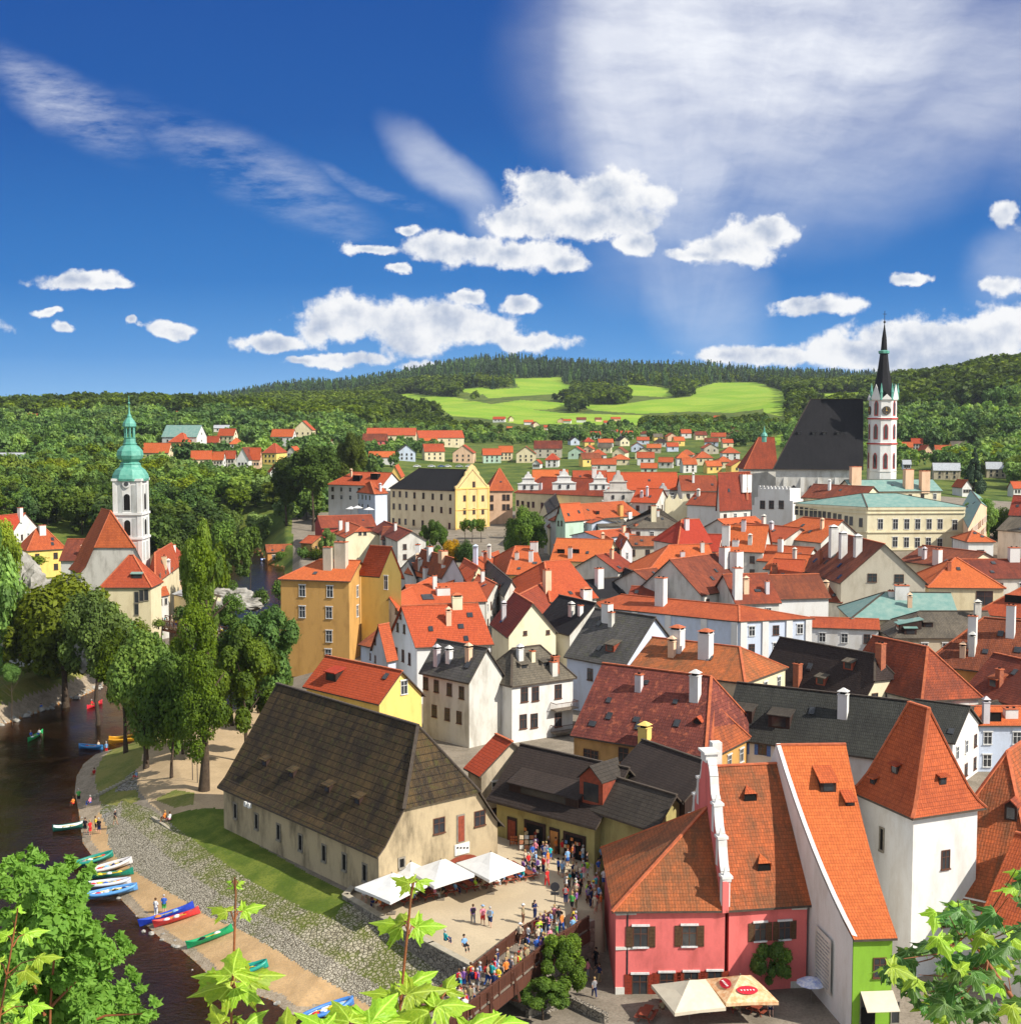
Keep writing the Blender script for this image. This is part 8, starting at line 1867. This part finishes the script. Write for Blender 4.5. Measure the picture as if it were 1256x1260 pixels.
# balcony of the white house
T = H_['white23']; a_, c_ = T['walls']['f']; d = (c_-a_).normalized(); n = V((d.y,-d.x,0)); r = ray(696,871); o_ = V((0,0,EYE)); p = o_+r*((a_-o_).dot(n)/r.dot(n))
for dz in (0, -3.2):
    b = MB(); q = p+V((0,0,dz)); b.hexa([q-d*2.6, q+d*1.3, q+d*1.3+n*1.3, q-d*2.6+n*1.3], [v+V((0,0,.12)) for v in (q-d*2.6, q+d*1.3, q+d*1.3+n*1.3, q-d*2.6+n*1.3)]); bl = b.build('balcony', M['greywood'], T['root']); b = MB()
    e0, e1, f0, f1 = q-d*2.6+n*1.3, q+d*1.3+n*1.3, q-d*2.6, q+d*1.3
    for s0, s1 in ((e0,e1),(f0,e0),(f1,e1)):
        b.beam(s0+V((0,0,1.05)), s1+V((0,0,1.05)), .07); m_ = max(2, int((s1-s0).length/.2))
        for i in range(m_+1): x = s0.lerp(s1, i/m_); b.beam(x+V((0,0,.1)), x+V((0,0,1.05)), .035)
    b.build('railing', M['wood'], bl)
# ---------------- maple shoots and bush close to the viewpoint ----------------
def leafmat(name, c, c2, tr):
    m, nt, b = new_mat(name, .5, .35)
    uv = nt.add('ShaderNodeTexCoord').outputs['Object']; n = nt.noise(uv, 14, 3); rn = nt.add('ShaderNodeObjectInfo').outputs['Random']
    col = nt.mix(nt.mr(n, .35, .7, 0, 1), c4(c), c4(c2)); sx = nt.add('ShaderNodeSeparateXYZ', {0: uv})
    an = nt.math('DIVIDE', nt.math('ARCTAN2', sx.outputs[0], sx.outputs[1]), .68); rd = nt.add('ShaderNodeVectorMath', {0: uv}, operation='LENGTH').outputs['Value']
    dv = nt.math('MULTIPLY', nt.math('ABSOLUTE', nt.math('SUBTRACT', an, nt.math('ROUND', an))), rd)
    side = nt.math('ABSOLUTE', nt.math('SUBTRACT', nt.math('FRACT', nt.math('ADD', nt.math('MULTIPLY', rd, 9), nt.math('MULTIPLY', dv, -7))), .5))
    col = nt.mix(nt.mr(dv, .012, .03, .75, 0), col, c4(tuple(min(1, x*1.5+.08) for x in c2))); col = nt.mix(nt.mr(side, .04, .12, .3, 0), col, c4(tuple(min(1, x*1.3+.04) for x in c2)))
    spot = nt.noise(uv, 5, 2); col = nt.mix(nt.mr(spot, .62, .72, 0, .5), col, (.30, .20, .03, 1)); hs = nt.add('ShaderNodeHueSaturation', {'Hue': nt.mr(rn, 0, 1, .48, .515), 'Value': nt.mr(rn, 0, 1, .75, 1.2), 'Color': col})
    nt.set(b, 'Base Color', hs); t = nt.add('ShaderNodeBsdfTranslucent', {0: nt.mix(1., hs.outputs[0], (1.3, 1.15, .4, 1), 'MULTIPLY')})
    nt.l.new(nt.add('ShaderNodeMixShader', {0: tr, 1: b.outputs[0], 2: t.outputs[0]}).outputs[0], nt.n['Material Output'].inputs[0]); return m
MLY = leafmat('maple_leaf_young', (.22,.40,.02), (.34,.50,.03), .36); MLG = leafmat('maple_leaf', (.04,.12,.012), (.075,.18,.018), .25); STM = simple('young_stem', (.28,.09,.03), (.18,.08,.03), 20, .6)
HALF = [(.0,0),(.10,-.09),(.22,-.14),(.36,-.22),(.31,-.10),(.40,-.05),(.36,.0),(.50,.05),(.70,.17),(.55,.18),(.56,.27),(.44,.25),(.32,.26),(.24,.33),(.27,.45),(.37,.58),(.25,.56),(.22,.66),(.14,.66),(.10,.82),(.0,1.05)]
def maple_mesh(var):
    rg_ = random.Random(var); b = MB(); out = [(x, y) for x, y in HALF]+[(-x, y) for x, y in HALF[-2:0:-1]]
    out = [(x*rg_.uniform(.93, 1.07), y*rg_.uniform(.95, 1.05)) for x, y in out]; k = rg_.uniform(.2, .75); q = rg_.uniform(.1, .7)
    def h(x, y): return -k*abs(x)**1.3*.8-q*y*y*.5+.05*math.sin(9*x+5*y)
    for ring in (1,):
        n = len(out)
        for i in range(n):
            (x0, y0), (x1, y1) = out[i], out[(i+1) % n]; cx, cy = 0, .16
            m0, m1 = ((x0+cx)/2, (y0+cy)/2), ((x1+cx)/2, (y1+cy)/2)
            b.face([(cx, cy, h(cx, cy)), (*m0, h(*m0)), (*m1, h(*m1))]); b.face([(*m0, h(*m0)), (x0, y0, h(x0, y0)), (x1, y1, h(x1, y1)), (*m1, h(*m1))])
    me = b.mesh('leaf', MLY, uv=False); return me
MAP = [maple_mesh(i) for i in range(5)]
def mleaf(root, p, size, ang, mat, tilt=.5, rs=None):
    """ang: image direction of the tip in degrees, 90 = up the picture (away from the viewer)"""
    rs = rs or random; n = V((rs.uniform(-.25, .25), -tilt+rs.uniform(-.2, .2), 1)).normalized(); a = math.radians(ang); t = V((math.cos(a), math.sin(a)*.9, math.sin(a)*tilt*.9)); t = (t-n*t.dot(n)).normalized(); x = t.cross(n).normalized()
    o = bpy.data.objects.new('leaf', rs.choice(MAP)); COL.objects.link(o); o.parent = root
    R_ = Matrix(((x.x, t.x, n.x), (x.y, t.y, n.y), (x.z, t.z, n.z))).to_4x4(); o.matrix_basis = Matrix.Translation(V(p)-V(root.location)) @ R_ @ Matrix.Scale(size, 4)
    o.material_slots[0].link = 'OBJECT'; o.material_slots[0].material = mat
def shoot(label, stem, Y, leaves, root_y=1330):
    pts = [at_y(x, y, Y+dy) for x, y, dy in stem]; root = empty('maple_shoot', pts[0], label, 'maple shoot', 'young maple shoots by the viewpoint')
    b = MB(); b.tube(pts, [.0038-.0018*i/(len(pts)-1) for i in range(len(pts))], 8); b.build('stem', STM, root, smooth=True, uv=False)
    pet = MB()
    for x, y, sx, sy, w, ang in leaves:
        p = at_y(x, y, Y+random.uniform(-.1, .1)); q = at_y(sx, sy, Y); pet.tube([q, (p+q)/2+V((0,0,.012)), p], [.0022, .0018, .0016], 6); mleaf(root, p, w/1.55*Y/FX*random.uniform(.85,1.05), ang, MLY)
    pet.build('petiole', STM, root, smooth=True, uv=False)
shoot('upright young maple shoot with bright yellow-green leaves in front of the river beach', [(283,1330,0),(285,1240,0),(288,1170,0),(290,1100,0),(289,1080,0)], 3.0,
 [(289,1092,289,1096,24,95),(285,1086,289,1094,16,150),(293,1087,289,1094,16,35),(280,1122,288,1134,46,155),(298,1122,288,1134,50,25),(286,1200,287,1206,92,92),(277,1206,286,1212,84,160),(296,1208,286,1212,80,20),(284,1214,286,1216,74,195),(290,1216,286,1216,60,-15),(272,1262,285,1265,70,120),(300,1265,285,1268,66,50)])
shoot('taller young maple shoot with pale green leaves in front of the terrace wall', [(486,1330,0),(492,1240,0),(500,1160,0),(506,1100,0),(508,1085,0)], 2.8,
 [(504,1088,508,1092,42,150),(512,1086,508,1092,40,25),(508,1092,508,1094,26,270),(494,1140,503,1150,84,160),(510,1142,503,1150,60,5),(498,1134,503,1148,50,110),(500,1225,494,1235,80,15),(488,1228,494,1236,80,170),(503,1215,494,1230,70,40)])
shoot('spreading maple shoot along the bottom edge left of the footbridge', [(400,1400,0),(415,1330,0),(430,1290,0),(452,1270,0)], 2.6,
 [(430,1258,440,1275,92,120),(455,1262,448,1273,95,60),(400,1266,430,1285,80,150),(352,1270,415,1300,76,100),(470,1262,450,1272,70,30)])
shoot('maple shoot with pointed leaves across the lower end of the footbridge', [(560,1400,0),(556,1330,0),(548,1280,0),(540,1245,0)], 2.7,
 [(536,1240,541,1250,88,20),(528,1246,541,1252,90,160),(548,1222,541,1245,64,75),(575,1268,550,1280,80,40),(600,1275,552,1290,74,60),(612,1262,560,1285,66,20),(520,1268,548,1284,70,130)])
rs = random.Random(4)
# broad maple branch on the right
Y = 6.2; root = empty('maple_branch', at_y(1290, 1290, Y), 'dark green maple branch reaching in from the lower right corner', 'maple branch')
tips = [(1178,1108),(1168,1128),(1195,1140),(1148,1165),(1112,1180),(1100,1192),(1130,1200),(1165,1190),(1200,1175),(1225,1135),(1240,1105),(1250,1070),(1235,1160),(1210,1210),(1175,1225),(1140,1222),(1240,1200),(1225,1240),(1190,1250),(1255,1240),(1255,1140),(1158,1248)]
b = MB(); hub = [(1300,1300),(1250,1235),(1215,1185),(1190,1150)]; hp = [at_y(x, y, Y+i*.05) for i, (x, y) in enumerate(hub)]; b.tube(hp, [.016,.012,.009,.005], 8)
for x, y in tips: p = at_y(x, y, Y+rs.uniform(-.5, .5)); h_ = min(hp, key=lambda q: (q-p).length); b.tube([h_, (h_+p)/2+V((0,0,-.04)), p], [.005,.0035,.002], 6)
b.build('twig', STM, root, smooth=True, uv=False)
n_ = 0
for x, y in tips:
    for k in range(4 if n_ < 90 else 0): n_ += 1; mleaf(root, at_y(x+rs.uniform(-17, 17), y+rs.uniform(-14, 14), Y+rs.uniform(-.5, .5)), rs.uniform(30, 50)/1.38*Y/FX, rs.uniform(150, 400), MLG if rs.random() < .72 else MLY, rs.uniform(.2, .8), rs)
# feathery bush on the left
def lobed(name, label, cat, lob, Y, n, size, mats, stems):
    L = []; o0 = at_y(stems[0][0][0], stems[0][0][1], Y)
    for x, y, r in lob: p = at_y(x, y, Y+rs.uniform(-.6, .6))-o0; L.append((p.x, p.y, p.z, r*.62*Y/FX)); L += [(p.x+math.cos(a)*r*k*Y/FX, p.y+rs.uniform(-.3,.3), p.z+math.sin(a)*r*k*.8*Y/FX, r*rs.uniform(.16,.3)*Y/FX) for a, k in [(rs.uniform(0,6.28), rs.uniform(.45,.92)) for _ in range(9)]]
    g_ = np.random.default_rng(8); v, f = leaf_arrays(g_, n, size, np.array(L), .6, .5, 1.7)
    root = empty(name, o0, label, cat, 'shrubs below the viewpoint'); o = link('crown', np_mesh('crown', v, f, mats[0]), root)
    b = MB()
    for s in stems: b.tube([at_y(x, y, Y) for x, y in s], [.014]+[.009]*(len(s)-2)+[.004], 6)
    b.build('twig', STM, root, smooth=True, uv=False)
LN = foliage('leaves_near', (.15,.33,.018), (.25,.45,.03), (.09,.22,.014), .38)
lob = [(28,1072,14),(40,1082,20),(66,1092,18),(88,1100,16),(70,1112,26),(42,1110,24),(95,1130,24),(60,1140,34),(20,1135,26),(84,1158,26),(115,1150,12),(30,1175,34),(70,1190,30),(105,1178,22),(128,1170,16),(143,1180,10),(96,1205,28),(45,1225,36),(85,1240,34),(125,1228,26),(152,1216,12),(160,1238,18),(182,1250,9),(12,1210,26),(10,1250,30),(60,1262,30),(120,1258,30),(150,1262,22),(5,1085,10),(78,1072,9),(100,1085,8),(15,1060,7)]
lobed('leafy_bush', 'feathery bright green bush filling the lower left corner above the river', 'bush', lob, 9.5, 42000, .048, [LN], [[(60,1330),(62,1240),(68,1160),(66,1100)],[(62,1240),(110,1190),(140,1180)],[(60,1280),(130,1250),(175,1248)],[(55,1250),(30,1180),(15,1130)]])
shoot('young maple shoot at the left edge in front of the feathery bush', [(-10,1330,0),(0,1250,0),(12,1180,0),(20,1130,0),(22,1118,0)], 4.0,
 [(22,1122,21,1124,26,95),(30,1150,16,1165,44,30),(10,1152,16,1165,44,150),(45,1180,8,1200,50,10),(30,1195,8,1205,44,-30),(0,1185,8,1200,40,170),(5,1240,0,1245,50,60),(35,1238,0,1250,46,0),(-5,1235,0,1245,46,150),(20,1262,0,1265,50,40)])
# ---------------- thin summer haze ----------------
b = MB(); b.box((0, 2200, -7.6), 9200, 4900, 240)
hm_ = bpy.data.materials.new('haze'); hm_.use_nodes = True; ht = hm_.node_tree; ht.nodes.remove(ht.nodes['Principled BSDF'])
pv = ht.nodes.new('ShaderNodeVolumePrincipled'); pv.inputs['Color'].default_value = (.80, .88, 1, 1); pv.inputs['Density'].default_value = .000042; pv.inputs['Anisotropy'].default_value = .2
ht.links.new(pv.outputs[0], ht.nodes['Material Output'].inputs['Volume'])
ho = b.build('haze', hm_, uv=False); ho['kind'] = 'stuff'; ho['label'] = 'thin bluish summer haze over the valley and hills'; ho['category'] = 'haze'
